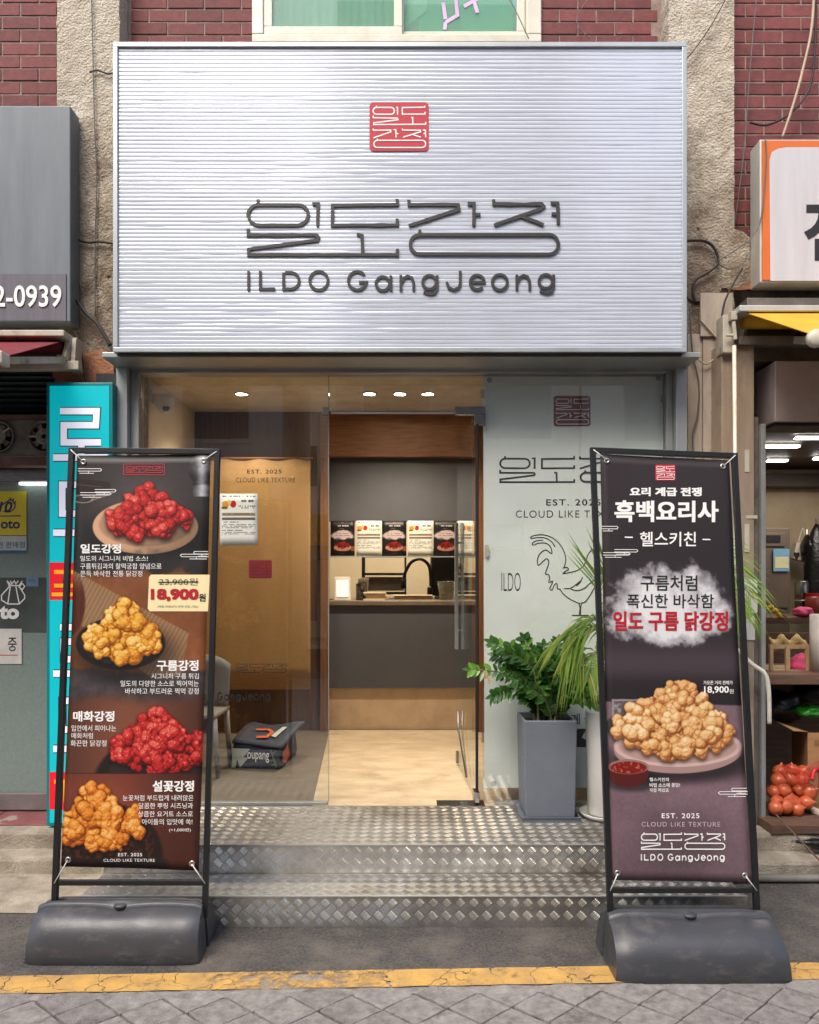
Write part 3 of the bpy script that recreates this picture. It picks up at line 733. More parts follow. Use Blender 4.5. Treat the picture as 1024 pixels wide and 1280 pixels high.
hm.tube([Vector((c_.x - .02, c_.y, FZ + .42)), Vector((c_.x - .02, c_.y, FZ + .3)), Vector((c_.x + .01, c_.y - .35, FZ + .05))], 0.006, 6)
hm.build('door_stay', G['chrome'], door, smooth=True)
# lettering on the left pane
gm = wall(YG - 0.0056)
lettering('EST. 2025', (309, 587, 352, 592), gm, G['ink'], front, 0.0004, 0.01, 1.2)
lettering('CLOUD LIKE TEXTURE', (295, 597, 369, 603), gm, G['ink'], front, 0.0004, 0, 1.15)
seal((311, 700, 340, 723), gm, G['seal_dark_red'], mat('seal_line', srgb(90, 24, 28), 0.5), front, 0.0004, 24)
wordmark((295, 829, 357, 841), gm, G['ink'], front, 26, 0.0004)
latin_mark((240, 866, 338, 877), gm, G['ink'], front, 26, 0.0004)

# ================================================================== chequer-plate steps
G['plate'] = mat('chequer_plate', srgb(206, 204, 198), 0.36, 0.8, col2=srgb(168, 164, 156), vs=5, bump=0.1, bs=60, dirt=srgb(122, 114, 104), ds=1.8, dth=(0.46, 0.74), rvar=0.12)
steps = thing('entrance_steps', 'two aluminium chequer-plate steps up to the glass shop door', 'steps', (0, 3.8, 0))
STX0, STX1 = -1.52, 1.555
prof = [(3.485, 0.0), (3.485, 0.14), (3.765, 0.14), (3.765, 0.28), (4.43, 0.28)]
mb = MB(); rn = random.Random(2)
names = ['riser', 'tread', 'riser', 'tread']
bars = MB()
for k in range(4):
    (y0, z0), (y1, z1) = prof[k], prof[k + 1]
    m = MB()
    if names[k] == 'riser': m.box((STX0, y0, z0), (STX1, y0 + 0.004, z1 - 0.0045))
    else: m.box((STX0, y0 - 0.003, z0 - 0.004), (STX1, y1, z0))
    m.build(names[k], G['plate'], steps, bev=0.0015)
    cell = 0.044; Lp = math.hypot(y1 - y0, z1 - z0); q2 = math.sqrt(.5)
    def pt(u, v, h):
        return (u, y0 - h, z0 + v) if names[k] == 'riser' else (u, y0 + v, z0 + h)
    nn_ = int((STX1 - STX0 + Lp) / cell / q2 / 1.0) + 4
    for i in range(-nn_, nn_):
        for j in range(-nn_, nn_):
            cu = (i - j) * cell * q2 + .013; cv = (i + j) * cell * q2 + .02
            if not (STX0 < cu < STX1 and -.03 < cv < Lp + .03): continue
            du, dv = (q2, q2) if (i + j) % 2 else (-q2, q2)
            for bidx in (-2, -1, 0, 1, 2):
                pu, pv = -dv * bidx * 0.0083, du * bidx * 0.0083; hl = 0.0195 - abs(bidx) * 0.0006
                a0 = (cu + pu - du * hl, cv + pv - dv * hl); a1 = (cu + pu + du * hl, cv + pv + dv * hl)
                if min(a0[1], a1[1]) < 0.003 or max(a0[1], a1[1]) > Lp - 0.004 or min(a0[0], a1[0]) < STX0 or max(a0[0], a1[0]) > STX1: continue
                wu, wv_ = -dv * 0.0026, du * 0.0026; hgt = 0.0019
                ua = (a0[0] * .8 + a1[0] * .2, a0[1] * .8 + a1[1] * .2); ub = (a0[0] * .2 + a1[0] * .8, a0[1] * .2 + a1[1] * .8)
                i0 = len(bars.v)
                bars.v += [pt(*a0, 0), pt(ua[0] + wu, ua[1] + wv_, 0), pt(ua[0] - wu, ua[1] - wv_, 0), pt(ua[0], ua[1], hgt),
                           pt(ub[0] + wu, ub[1] + wv_, 0), pt(ub[0] - wu, ub[1] - wv_, 0), pt(ub[0], ub[1], hgt), pt(*a1, 0)]
                for f in ((0, 3, 1), (0, 2, 3), (1, 3, 6, 4), (2, 5, 6, 3), (4, 6, 7), (5, 7, 6)): bars.f.append([i0 + q for q in f])
o = bars.build('tread_bars', G['plate'], steps, fix=True); o['kind'] = 'stuff'
for x in (STX0, STX1 - 0.004):
    MB().prism([(x, y, z) for y, z in [(3.49, 0), (3.49, 0.135), (3.77, 0.135), (3.77, 0.275), (4.4, 0.275), (4.4, 0)]], (0.004, 0, 0)).build('cheek_plate', G['plate'], steps)
for y, z in ((3.482, 0.1412), (3.762, 0.2812)):
    MB().box((STX0, y, z), (STX1, y + 0.012, z + 0.002)).build('nosing', G['alu'], steps)

# ================================================================== shop interior
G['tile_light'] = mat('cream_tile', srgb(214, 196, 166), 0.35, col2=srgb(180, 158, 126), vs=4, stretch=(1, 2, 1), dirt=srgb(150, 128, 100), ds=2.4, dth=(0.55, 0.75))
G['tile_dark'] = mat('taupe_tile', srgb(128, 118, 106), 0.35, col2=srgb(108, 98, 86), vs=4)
fl = MB(); fl.face((-1.9, 4.40, FZ - 0.002), (1.6, 4.40, FZ - 0.002), (1.6, 9.2, FZ - 0.002), (-1.9, 9.2, FZ - 0.002)); floor = structure(fl.build('floor', G['tile_dark']))
G['grout'] = mat('grout', srgb(120, 108, 92), 0.9)
def tile_quad(pts, m_): return MB().prism([Vector((x, y, FZ - 0.001)) for x, y in pts], (0, 0, 0.0035)).build('floor_tile', m_, floor, bev=0.0008)
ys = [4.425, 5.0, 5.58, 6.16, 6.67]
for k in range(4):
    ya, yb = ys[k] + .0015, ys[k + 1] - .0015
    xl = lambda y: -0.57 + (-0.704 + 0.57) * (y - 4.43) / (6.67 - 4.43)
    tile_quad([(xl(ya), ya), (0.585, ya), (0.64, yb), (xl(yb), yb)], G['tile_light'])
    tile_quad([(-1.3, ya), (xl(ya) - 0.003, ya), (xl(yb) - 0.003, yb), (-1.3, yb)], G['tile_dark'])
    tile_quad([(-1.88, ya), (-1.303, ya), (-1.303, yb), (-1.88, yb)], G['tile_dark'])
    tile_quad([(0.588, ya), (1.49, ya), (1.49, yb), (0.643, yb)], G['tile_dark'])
G['cream_wall'] = mat('cream_wall', srgb(222, 208, 180), 0.85, col2=srgb(212, 196, 166), vs=3)
G['ceil'] = mat('ceiling_paint', srgb(226, 214, 190), 0.85)
G['brown_panel'] = mat('brown_wood_panel', srgb(104, 78, 58), 0.55, col2=srgb(84, 60, 44), vs=3, stretch=(14, 14, 1), bump=0.05)
YC = 6.67; CZ = 3.08
structure(MB().box((-1.96, 4.78, FZ), (-1.885, 9.2, CZ)).build('wall_left', G['cream_wall']))
structure(MB().box((1.50, 4.6, FZ), (1.58, 9.2, CZ)).build('wall_right', G['cream_wall']))
structure(MB().box((-1.96, 4.57, CZ), (1.58, 9.2, CZ + 0.1)).build('ceiling', G['ceil']))
structure(MB().box((-1.96, 9.1, FZ), (1.58, 9.2, CZ)).build('wall_back', G['cream_wall']))
structure(MB().box((-1.885, YC - 0.02, FZ), (-0.78, YC + 0.05, CZ)).build('wall_partition', G['brown_panel']))
structure(MB().box((0.72, 4.62, FZ), (0.78, YC + 0.05, CZ)).build('wall_passage', G['brown_panel']))
G['wood'] = mat('warm_wood', srgb(146, 98, 62), 0.5, col2=srgb(110, 70, 44), vs=4, stretch=(1.2, 10, 14), bump=0.05, bs=60)
G['wood_v'] = mat('warm_wood_upright', srgb(146, 98, 62), 0.5, col2=srgb(108, 68, 42), vs=4, stretch=(16, 10, 1), bump=0.05, bs=60)
G['charcoal'] = mat('charcoal_laminate', srgb(84, 84, 88), 0.5, col2=srgb(76, 76, 80), vs=3, rvar=0.08)
ctr = thing('service_counter', 'charcoal service counter with wooden surround seen through the open door', 'counter', (-0.05, YC, FZ))
MB().pbox(411, 757, 598, 860, YC, 0.04).build('front_panel', G['charcoal'], ctr)
MB().box((-0.72, YC + 0.03, FZ), (0.62, YC + 0.06, P(0, 860, YC).z - 0.002)).build('plinth', mat('beige_plinth', srgb(206, 180, 148), 0.6), ctr)
MB().box((-0.72, YC - 0.03, P(0, 757, YC).z + 0.002), (0.62, YC + 0.55, P(0, 751, YC).z)).build('worktop', mat('worktop', srgb(120, 104, 88), 0.3), ctr, bev=0.004)
MB().pbox(411, 572, 598, 652, YC + 0.03, 0.03).build('upper_panel', G['charcoal'], ctr)
MB().box((-0.78, YC - 0.05, P(0, 572, YC).z + 0.002), (0.72, YC + 0.06, CZ - 0.001)).build('header_board', G['wood'], ctr)
MB().box((-0.78, YC - 0.06, FZ + 0.001), (-0.71, YC + 0.06, P(0, 572, YC).z)).build('wood_post', G['wood_v'], ctr, bev=0.003)
for x0, x1 in ((0.545, 0.60), (0.603, 0.655), (0.658, 0.718)):
    MB().box((x0, YC - 0.10, FZ + 0.001), (x1, YC - 0.052, CZ - 0.002)).build('wood_post', G['wood_v'], ctr, bev=0.003)
# downlights (lit in the photograph)
lit = emit_mat('lamp_glow', (1.0, 0.86, 0.62), 18)
ring = mat('lamp_trim', srgb(230, 225, 214), 0.4)
for x, lb in ((302, 'recessed ceiling downlight on its own above the tan curtain'), (462, 'leftmost of three recessed downlights above the open door'),
              (500, 'middle one of three recessed downlights above the open door'), (535, 'rightmost of three recessed downlights above the open door')):
    D = 6.0; X = (x - 512) * D / FPX
    t = thing('downlight', lb, 'ceiling light', (X, D, CZ), 'recessed shop downlights')
    MB().lathe([(0.055, -0.001), (0.06, -0.006), (0.048, -0.010), (0.045, -0.001)], (X, D, CZ), 20).build('trim_ring', ring, t, smooth=True)
    MB().lathe([(0.001, -0.004), (0.044, -0.004)], (X, D, CZ), 20).build('lens', lit, t, fix=False)
    ld = bpy.data.lights.new('downlight_lamp', 'SPOT'); ld.energy = 42; ld.color = (1.0, 0.84, 0.64); ld.spot_size = R(125); ld.spot_blend = 0.8; ld.shadow_soft_size = 0.05
    lo = bpy.data.objects.new('downlight_lamp', ld); C.objects.link(lo); lo.location = (0, 0, -0.02); lo.parent = t
# dome camera on left wall
q = P(225, 500, 5.55); t = thing('security_camera', 'white dome security camera high on the cream wall', 'camera', (-1.885, 5.55, q.z))
MB().lathe([(0.0, -0.1), (0.02, -0.098), (0.055, -0.06), (0.075, -0.01), (0.075, 0.03), (0.0, 0.03)], (-1.80, 5.55, q.z), 20).build('housing', mat('camera_white', srgb(226, 222, 212), 0.4), t, smooth=True)
MB().lathe([(0.0, -0.03), (0.02, -0.025), (0.03, 0.0)], (-1.775, 5.52, q.z - 0.06), 12).build('lens', G['ink'], t, smooth=True)
MB().box((-1.885, 5.5, q.z - 0.02), (-1.87, 5.6, q.z + 0.06)).build('mount_plate', mat('camera_mount', srgb(200, 196, 188), 0.5), t)

# hanging tan panel on the partition
t = thing('tan_curtain', 'tan cloth curtain hanging on the brown wall behind the left pane', 'curtain', (-1.3, 6.5, 1.0))
G['amber'] = mat('amber_cloth', srgb(170, 134, 86), 0.8, col2=srgb(152, 118, 74), vs=30, stretch=(1, 1, 6), bump=0.1, bs=300)
a = P(247, 573, 6.45); b = P(388, 862, 6.45); mb = MB(); g = []
for i in range(41):
    x = a.x + (b.x - a.x) * i / 40
    g.append([(mb.vert((x, 6.45 + 0.008 * math.sin(i * .5) * (1 - k / 10) , a.z + (b.z - a.z) * k / 10))) for k in range(11)])
for i in range(40):
    for k in range(10): mb.f.append([g[i][k], g[i][k + 1], g[i + 1][k + 1], g[i + 1][k]])
o = mb.build('cloth', G['amber'], t, smooth=True, fix=False); md = o.modifiers.new('thick', 'SOLIDIFY'); md.thickness = 0.004
MB().tube([(a.x - .02, 6.452, a.z), (b.x + .02, 6.452, a.z)], 0.012, 8).build('hanging_rod', G['wood'], t, smooth=True)
# white notice taped on the left pane -> printed sheets
def fbm(h, w_, cell, seed, octv=5, rough=0.55):
    r = np.random.RandomState(seed); out = np.zeros((h, w_)); amp = 1; tot = 0
    for o_ in range(octv):
        c_ = max(cell / 2 ** o_, 1.5); gh, gw = int(h / c_) + 3, int(w_ / c_) + 3
        gr = r.rand(gh, gw); yy = np.arange(h) / c_; xx = np.arange(w_) / c_
        yi = yy.astype(int); xi = xx.astype(int); fy = yy - yi; fx = xx - xi
        fy = fy * fy * (3 - 2 * fy); fx = fx * fx * (3 - 2 * fx)
        v = (gr[yi][:, xi] * (1 - fx) + gr[yi][:, xi + 1] * fx) * (1 - fy)[:, None] + (gr[yi + 1][:, xi] * (1 - fx) + gr[yi + 1][:, xi + 1] * fx) * fy[:, None]
        out += amp * v; tot += amp; amp *= rough
    return out / tot
def scribble(img, x0, y0, x1, y1, col, rows_=1, seed=0, fill=0.75):
    r = random.Random(seed); h, w_ = img.shape[:2]; rh = (y1 - y0) / rows_
    for k in range(rows_):
        x = x0
        while x < x1:
            l = r.uniform(0.012, 0.05); 
            if r.random() < fill:
                ya, yb = int((y0 + k * rh) * h), max(int((y0 + k * rh + rh * 0.6) * h), int((y0 + k * rh) * h) + 1)
                img[ya:yb, int(x * w_):int(min(x + l, x1) * w_)] = np.array(col) * r.uniform(0.9, 1.1)
            x += l + 0.008
def rectp(img, x0, y0, x1, y1, col):
    h, w_ = img.shape[:2]; img[int(y0 * h):int(y1 * h), int(x0 * w_):int(x1 * w_)] = col
def ell(img, cx_, cy_, rx, ry, col):
    h, w_ = img.shape[:2]; yy, xx = np.mgrid[0:h, 0:w_]
    m_ = ((xx / w_ - cx_) / rx) ** 2 + ((yy / h - cy_) / ry) ** 2 < 1; img[m_] = col
def notice_art():
    im = np.ones((200, 144, 3)) * np.array([.93, .93, .88])
    scribble(im, .05, .04, .95, .09, (.25, .3, .45), 1, 1)
    ell(im, .15, .2, .1, .06, (.85, .6, .15)); ell(im, .35, .2, .08, .07, (.75, .12, .1)); ell(im, .25, .16, .05, .05, (.9, .8, .5)); ell(im, .12, .27, .09, .03, (.5, .35, .15))
    scribble(im, .52, .12, .9, .2, (.2, .2, .2), 1, 2); scribble(im, .5, .23, .95, .3, (.35, .25, .2), 2, 3)
    rectp(im, .06, .37, .94, .43, (.62, .55, .45)); scribble(im, .1, .385, .9, .415, (.3, .2, .15), 1, 4); rectp(im, .06, .46, .94, .51, (.42, .38, .36))
    scribble(im, .1, .54, .5, .57, (.1, .1, .1), 1, 5); scribble(im, .05, .59, .95, .68, (.4, .4, .4), 3, 6); scribble(im, .05, .70, .6, .73, (.1, .1, .1), 1, 7); scribble(im, .05, .74, .95, .8, (.4, .4, .4), 2, 8)
    return im
def dark_art():
    im = np.ones((200, 140, 3)) * np.array([.10, .085, .09]); im += (fbm(200, 140, 40, 4)[..., None] - .5) * .06
    scribble(im, .42, .05, .58, .075, (.8, .2, .2), 1, 1); scribble(im, .25, .13, .75, .18, (.85, .85, .85), 1, 2); scribble(im, .38, .21, .62, .235, (.7, .7, .7), 1, 3)
    n_ = fbm(200, 140, 24, 5); yy, xx = np.mgrid[0:200, 0:140]
    d = ((xx / 140 - .5) / .5) ** 2 + ((yy / 200 - .4) / .13) ** 2; m_ = np.clip((1.2 - d + (n_ - .5) * 1.5) * 2.5, 0, 1)[..., None]
    im = im * (1 - m_) + np.array([.78, .72, .72]) * m_
    scribble(im, .25, .36, .75, .385, (.3, .2, .2), 1, 4); scribble(im, .2, .41, .8, .435, (.6, .15, .15), 1, 5)
    ell(im, .5, .76, .36, .10, (.72, .5, .42))
    r = np.random.RandomState(3)
    for k in range(40):
        a = r.rand() * 6.28; q = r.rand() ** .5; v = .5 + .5 * r.rand()
        ell(im, .5 + .27 * q * math.cos(a), .69 + .08 * q * math.sin(a), .06, .035, (.62 * v, .12 * v, .09 * v))
    rectp(im, .86, .72, 1, .86, (.55, .32, .22)); scribble(im, .35, .92, .65, .94, (.6, .5, .5), 1, 8)
    return im
G['notice_print'] = print_mat('notice_print', notice_art()); G['menu_print'] = print_mat('menu_print', dark_art())
def sheet(name, rect, D, m, label, cat, group=None, th=0.0012, backing=None, rot=0):
    a_, b_ = P(rect[0], rect[1], D), P(rect[2], rect[3], D)
    mb = MB(); n_ = 6; g_ = []; mb.uv = []
    for j in range(n_ + 1):
        row = []
        for i in range(n_ + 1):
            u, v = i / n_, j / n_
            row.append(mb.vert((a_.x + (b_.x - a_.x) * u, D - 0.002 * math.sin(u * 3.1) * math.sin(v * 3.0), a_.z + (b_.z - a_.z) * v))); mb.uv.append((u, 1 - v))
        g_.append(row)
    for j in range(n_):
        for i in range(n_): mb.f.append([g_[j][i], g_[j + 1][i], g_[j + 1][i + 1], g_[j][i + 1]])
    o = mb.build(name, m, None, fix=False, smooth=True); md = o.modifiers.new('thick', 'SOLIDIFY'); md.thickness = th; md.offset = -1
    return solo(o, label, cat, group)
sheet('notice_sheet', (275, 617, 322, 682), YG - 0.012, G['notice_print'], 'small white printed notice stuck on the left glass pane', 'notice')
for k in range(6):
    x0 = 413.0 + k * 32.3; nm = ['leftmost', 'second from left', 'third from left', 'third from right', 'second from right', 'rightmost'][k]
    dk = k % 2 == 0
    sheet('menu_poster', (x0, 651, x0 + (30.5 if dk else 32), 695), YC + 0.015, G['menu_print'] if dk else G['notice_print'],
          ('black menu poster' if dk else 'white leaflet poster') + ', ' + nm + ' in the row above the counter hatch', 'poster', 'posters above the counter hatch')
MB_ = MB().pbox(411, 695.2, 598, 696.6, YC + 0.012, 0.02).build('poster_rail', G['alu'], ctr)
# ---- kitchen behind the hatch
tz = P(0, 751, YC).z + 0.001
def onc(px, D): return Vector(((px - 512) * D / FPX, D, tz))
q = onc(428, 6.75); t = thing('tablet_stand', 'white card-reader tablet leaning on the counter hatch', 'tablet', q)
MB().prism([q + Vector(v) for v in ((-.07, -.03, 0), (.075, -.03, 0), (.07, .02, .21), (-.075, .02, .21))], (0, 0.014, 0)).build('casing', mat('white_plastic', srgb(228, 220, 205), 0.35), t, bev=0.006)
MB().prism([q + Vector(v) for v in ((-.052, -.0275, .03), (.056, -.0275, .03), (.053, .0125, .185), (-.057, .0125, .185))], (0, -0.002, 0)).build('screen', emit_mat('screen', (0.55, 0.62, 0.75), 0.22), t)
MB().bar(q + Vector((0, .03, .12)), q + Vector((0, .09, .0)), .05, .006).build('stand_leg', G['black_metal'], t)
q = onc(452, 6.95); t = thing('utensil_canister', 'steel canister filled with folded papers on the counter', 'canister', q)
MB().lathe([(0.05, 0), (0.052, 0.005), (0.052, 0.15), (0.048, 0.15), (0.048, 0.01)], q, 20).build('can', G['chrome'], t, smooth=True)
for k in range(5):
    rr = random.Random(k); MB().prism([q + Vector((-.035 + k * .014, -.03 + .012 * k, .08)), q + Vector((.0 + k * .014, -.03 + .012 * k, .08)), q + Vector((.012 + k * .014, -.03 + .012 * k, .2 + .01 * rr.random())), q + Vector((-.03 + k * .014, -.03 + .012 * k, .19))], (0, .006, .002)).build('folded_paper', mat('paper_white', srgb(225, 215, 200), 0.8), t)
G['paper'] = mat('paper_stack', srgb(222, 204, 172), 0.8, col2=srgb(190, 170, 138), vs=30, stretch=(1, 1, 20))
for px, wd, ht, lb in ((470, 0.2, 0.075, 'pile of pale paper beside the steel canister'), (517, 0.36, 0.05, 'long low pile of takeaway box lids on the counter'), (585, 0.16, 0.055, 'small pile of boxes at the right end of the counter')):
    q = onc(px, 6.82); t = thing('paper_pile', lb, 'paper pile', q)
    for k in range(5):
        rr = random.Random(px + k); e = rr.uniform(-.012, .012)
        MB().box((q.x - wd / 2 + e, q.y - .05 + e, q.z + ht * k / 5), (q.x + wd / 2 + e, q.y + .1 + e, q.z + ht * (k + 1) / 5 - .002)).build('layer', G['paper'], t, bev=0.002)
q = onc(522, 7.5); t = thing('kitchen_tap', 'black gooseneck kitchen tap arching over the sink', 'tap', q)
MB().tube(spline([q + Vector(v) for v in ((.13, 0, 0), (.13, 0, .2), (.11, 0, .33), (.03, 0, .39), (-.06, 0, .36), (-.12, 0, .26), (-.135, 0, .18))], 6), 0.016, 8).build('spout', mat('black_gloss', srgb(28, 28, 28), 0.25), t, smooth=True)
MB().tube([q + Vector((-.137, 0, .19)), q + Vector((-.142, 0, .1))], 0.03, 10).build('spray_head', MATS['black_gloss'], t, smooth=True)
MB().lathe([(0.035, 0), (0.035, 0.1), (0.02, 0.12)], q + Vector((.13, 0, 0)), 12).build('tap_base', MATS['black_gloss'], t, smooth=True)
MB().tube([q + Vector((.14, 0, .07)), q + Vector((.22, 0, .13))], 0.012, 8).build('lever', MATS['black_gloss'], t, smooth=True)
t = thing('kitchen_worktop', 'steel kitchen worktop with sink behind the counter', 'worktop', (0, 7.6, FZ))
MB().box((-1.2, 7.3, tz - 0.06), (0.9, 7.9, tz - 0.001)).build('top', G['chrome'], t, bev=0.004)
MB().box((-1.2, 7.34, FZ), (0.9, 7.86, tz - 0.061)).build('cabinet', G['alu'], t)
q = P(480, 705, 8.3); t = thing('wall_rack', 'dark two-tier metal rack against the kitchen back wall', 'rack', (q.x, 8.4, 1.4))
for z in (1.45, 1.66, 1.86): MB().box((q.x - .24, 8.25, z), (q.x + .24, 8.55, z + .025)).build('shelf', G['black_metal'], t)
for dx in (-.24, .225):
    for dy in (8.25, 8.53): MB().box((q.x + dx, dy, FZ), (q.x + dx + .02, dy + .02, 1.95)).build('upright', G['black_metal'], t)
MB().box((q.x - .22, 8.3, 1.49), (q.x + .22, 8.5, 1.64)).build('tray_stack', mat('dim_steel', srgb(120, 112, 100), 0.5, 0.5), t, bev=.01)
q = P(560, 712, 7.6); t = thing('black_machine', 'large black drinks machine behind the hatch at right', 'machine', (q.x, 7.6, tz))
MB().box((q.x - .17, 7.5, tz), (q.x + .2, 7.85, tz + .5)).build('body', mat('machine_black', srgb(34, 32, 32), 0.5), t, bev=.02)
MB().box((q.x - .12, 7.49, tz + .1), (q.x + .12, 7.5, tz + .35)).build('front_plate', G['black_metal'], t)
MB().box((q.x - .17, 7.4, tz), (q.x + .2, 7.5, tz + .03)).build('drip_tray', G['chrome'], t)
q = P(561, 735, 6.9); o = MB().prism([Vector((q.x + v[0], 6.9, q.z + v[1])) for v in ((-.055, -.045), (.035, -.055), (.05, .04), (-.035, .055))], (0, 0.003, 0)).build('yellow_note', mat('yellow_paper', srgb(216, 190, 96), 0.8)); solo(o, 'yellow slip of paper on the clear tub on the counter', 'note')
q = onc(562, 6.98); t = thing('clear_tub', 'clear plastic tub on the counter behind the yellow slip', 'tub', q)
MB().lathe([(0.09, 0), (0.11, 0.16), (0.105, 0.16), (0.086, 0.005)], q, 20).build('tub_wall', glass_mat('tub_plastic', (0.85, 0.85, 0.8), haze=.15), t, smooth=True)
MB().lathe([(0.112, 0.16), (0.115, 0.17), (0.0, 0.175)], q, 20).build('tub_lid', glass_mat('tub_lid_plastic', (0.8, 0.8, 0.76), haze=.2), t, smooth=True)
kl_ = bpy.data.lights.new('kitchen_lamp', 'AREA'); kl_.energy = 26; kl_.color = (1.0, 0.86, 0.66); kl_.size = 0.9
t = thing('kitchen_ceiling_light', 'flat kitchen ceiling light glowing warm behind the hatch', 'ceiling light', (-0.1, 7.9, CZ - 0.03))
MB().box((-0.55, 7.75, CZ - 0.04), (0.35, 8.05, CZ - 0.001)).build('diffuser', emit_mat('kitchen_glow', (1.0, 0.86, 0.62), 3), t, bev=0.005)
lo = bpy.data.objects.new('kitchen_lamp', kl_); C.objects.link(lo); lo.parent = t; lo.location = (0, 0, -0.03)
# delivery bag on the floor
q = Vector((0, 0, FZ)); 
def P_floor(px, py, z): D = (CAMZ - z) * FPX / (py - HOR); return P(px, py, D)
c0 = P_floor(290, 960, FZ); c1 = P_floor(348, 963, FZ); c2 = P_floor(370, 945, FZ); c3 = c0 + (c2 - c1)
bag = thing('insulated_bag', 'navy insulated delivery bag with open lid flap on the shop floor', 'bag', (c0 + c2) / 2)
G['navy'] = mat('navy_nylon', srgb(48, 56, 76), 0.6, col2=srgb(36, 42, 58), vs=8, bump=0.5, bs=30)
hgt = 0.17; up = Vector((0, 0, 1))
mb = MB(); ring0 = [c0, c1, c2, c3]; cen = (c0 + c2) / 2
rings = []
for zz, sc, jit in ((0.003, 1.0, 0), (0.05, 1.03, .004), (0.1, 1.01, .006), (hgt, 0.97, .006)):
    rr = []
    for k in range(4):
        a_, b_ = ring0[k], ring0[(k + 1) % 4]
        for s_ in range(6):
            p_ = a_ + (b_ - a_) * s_ / 6; p_ = cen + (p_ - cen) * sc; p_ = p_ + Vector((jit * math.sin(s_ * 2.1 + k), jit * math.cos(s_ * 1.7 + k), 0))
            rr.append(mb.vert((p_.x, p_.y, FZ + zz)))
    rings.append(rr)
for j in range(3):
    for k in range(24): mb.f.append([rings[j][k], rings[j][(k + 1) % 24], rings[j + 1][(k + 1) % 24], rings[j + 1][k]])
mb.f.append(rings[0][::-1]); mb.f.append(rings[-1])
mb.build('bag_body', G['navy'], bag, smooth=False, bev=0.006)
lid = [c0 + Vector((-.0, 0, .19)), c1 + Vector((.03, -.02, .165)), c2 + Vector((.06, .05, .235)), c3 + Vector((.0, .05, .235))]
mb = MB(); g = []
for i in range(9):
    row = []
    for j in range(9):
        u, v = i / 8, j / 8; p_ = (lid[0] * (1 - u) + lid[1] * u) * (1 - v) + (lid[3] * (1 - u) + lid[2] * u) * v
        row.append(mb.vert(p_ + up * (0.018 * math.sin(u * 5 + v * 3) * v + 0.02 * math.sin(math.pi * v))))
    g.append(row)
for i in range(8):
    for j in range(8): mb.f.append([g[i][j], g[i + 1][j], g[i + 1][j + 1], g[i][j + 1]])
o = mb.build('lid', G['navy'], bag, smooth=True, fix=False); md = o.modifiers.new('t', 'SOLIDIFY'); md.thickness = 0.02; lidobj = o
def bagface(u0, v0): pass
def face_map(a_, b_, z0, z1, nrm):
    nrm = Vector(nrm).normalized()
    return lambda x, y, h: a_ + (b_ - a_) * x + up * (z0 + (z1 - z0) * (1 - y)) + nrm * h
nf = Vector((c1.y - c0.y, -(c1.x - c0.x), 0)); nf = nf if nf.y < 0 else -nf
fm = face_map(c0, c1, 0.0, hgt, nf)
G['pale_print'] = mat('pale_green_print', srgb(190, 200, 186), 0.6); G['leaf_print'] = mat('leaf_print', srgb(96, 122, 92), 0.6); G['orange_print'] = mat('orange_print', srgb(210, 90, 52), 0.6)
lettering('oupang', (.36, .28, .83, .68), fm, G['white_print'], bag, 0.022, 0.01)
poly([(.02, .95), (.04, .15), (.42, .15), (.28, .5), (.38, .52), (.2, .95), (.14, .6), (.1, .95)], fm, G['pale_print'], bag, 0.02)
strokes([[(.86, .15), (.92, .5), (.98, .85)], [(.9, .3), (.98, .2)], [(.92, .55), (.84, .6)], [(.95, .7), (.88, .8)]], fm, 0.035, G['leaf_print'], bag, 0.02, name='leaf_motif')
ns = Vector((c2.y - c1.y, -(c2.x - c1.x), 0)); ns = ns if ns.x > 0 else -ns
fm2 = face_map(c1, c2, 0.0, hgt, ns)
poly([(.1, .3), (.35, .15), (.5, .6), (.25, .85), (.08, .7)], fm2, G['orange_print'], bag, 0.02)
lm = lambda x, y, h: (lid[0] * (1 - x) + lid[1] * x) * y + (lid[3] * (1 - x) + lid[2] * x) * (1 - y) + up * (0.018 * math.sin(x * 5 + (1 - y) * 3) * (1 - y) + 0.02 * math.sin(math.pi * (1 - y)) + 0.013)
strokes([[(.3, .6), (.5, .5), (.62, .6), (.6, .8), (.42, .85)]], lm, 0.07, G['orange_print'], bag, 0, name='flame_motif')
poly([(.66, .75), (.70, .32), (.80, .35), (.76, .78)], lm, G['pale_print'], bag, 0.0)
# grey plastic chair in the corner behind the glass
ch = thing('plastic_chair', 'grey moulded plastic chair in the corner behind the left pane', 'chair', P_floor(232, 975, FZ))
cb = BASE[ch.name]; G['grey_plastic'] = mat('grey_plastic', srgb(150, 146, 140), 0.4)
def cp(x, y, z): return cb + Vector((x, y, z))
MB().box(cp(-.2, .0, .40), cp(.2, .4, .43)).build('seat', G['grey_plastic'], ch, bev=.012)
for sx in (-.18, .18):
    for sy in (.03, .37): MB().tube([cp(sx * 1.15, sy, 0.002), cp(sx, sy, .4)], [.016, .022], 8).build('leg', G['grey_plastic'], ch, smooth=True)
mb = MB(); g = []
for i in range(11):
    u = -1 + i / 5; g.append([mb.vert(cp(u * .2, .38 + .06 * v - .05 * u * u, .43 + .36 * v * (1 - .18 * u * u * v))) for v in (0, .25, .5, .75, 1)])
for i in range(10):
    for k in range(4): mb.f.append([g[i][k], g[i + 1][k], g[i + 1][k + 1], g[i][k + 1]])
o = mb.build('backrest', G['grey_plastic'], ch, smooth=True, fix=False); md = o.modifiers.new('t', 'SOLIDIFY'); md.thickness = .01

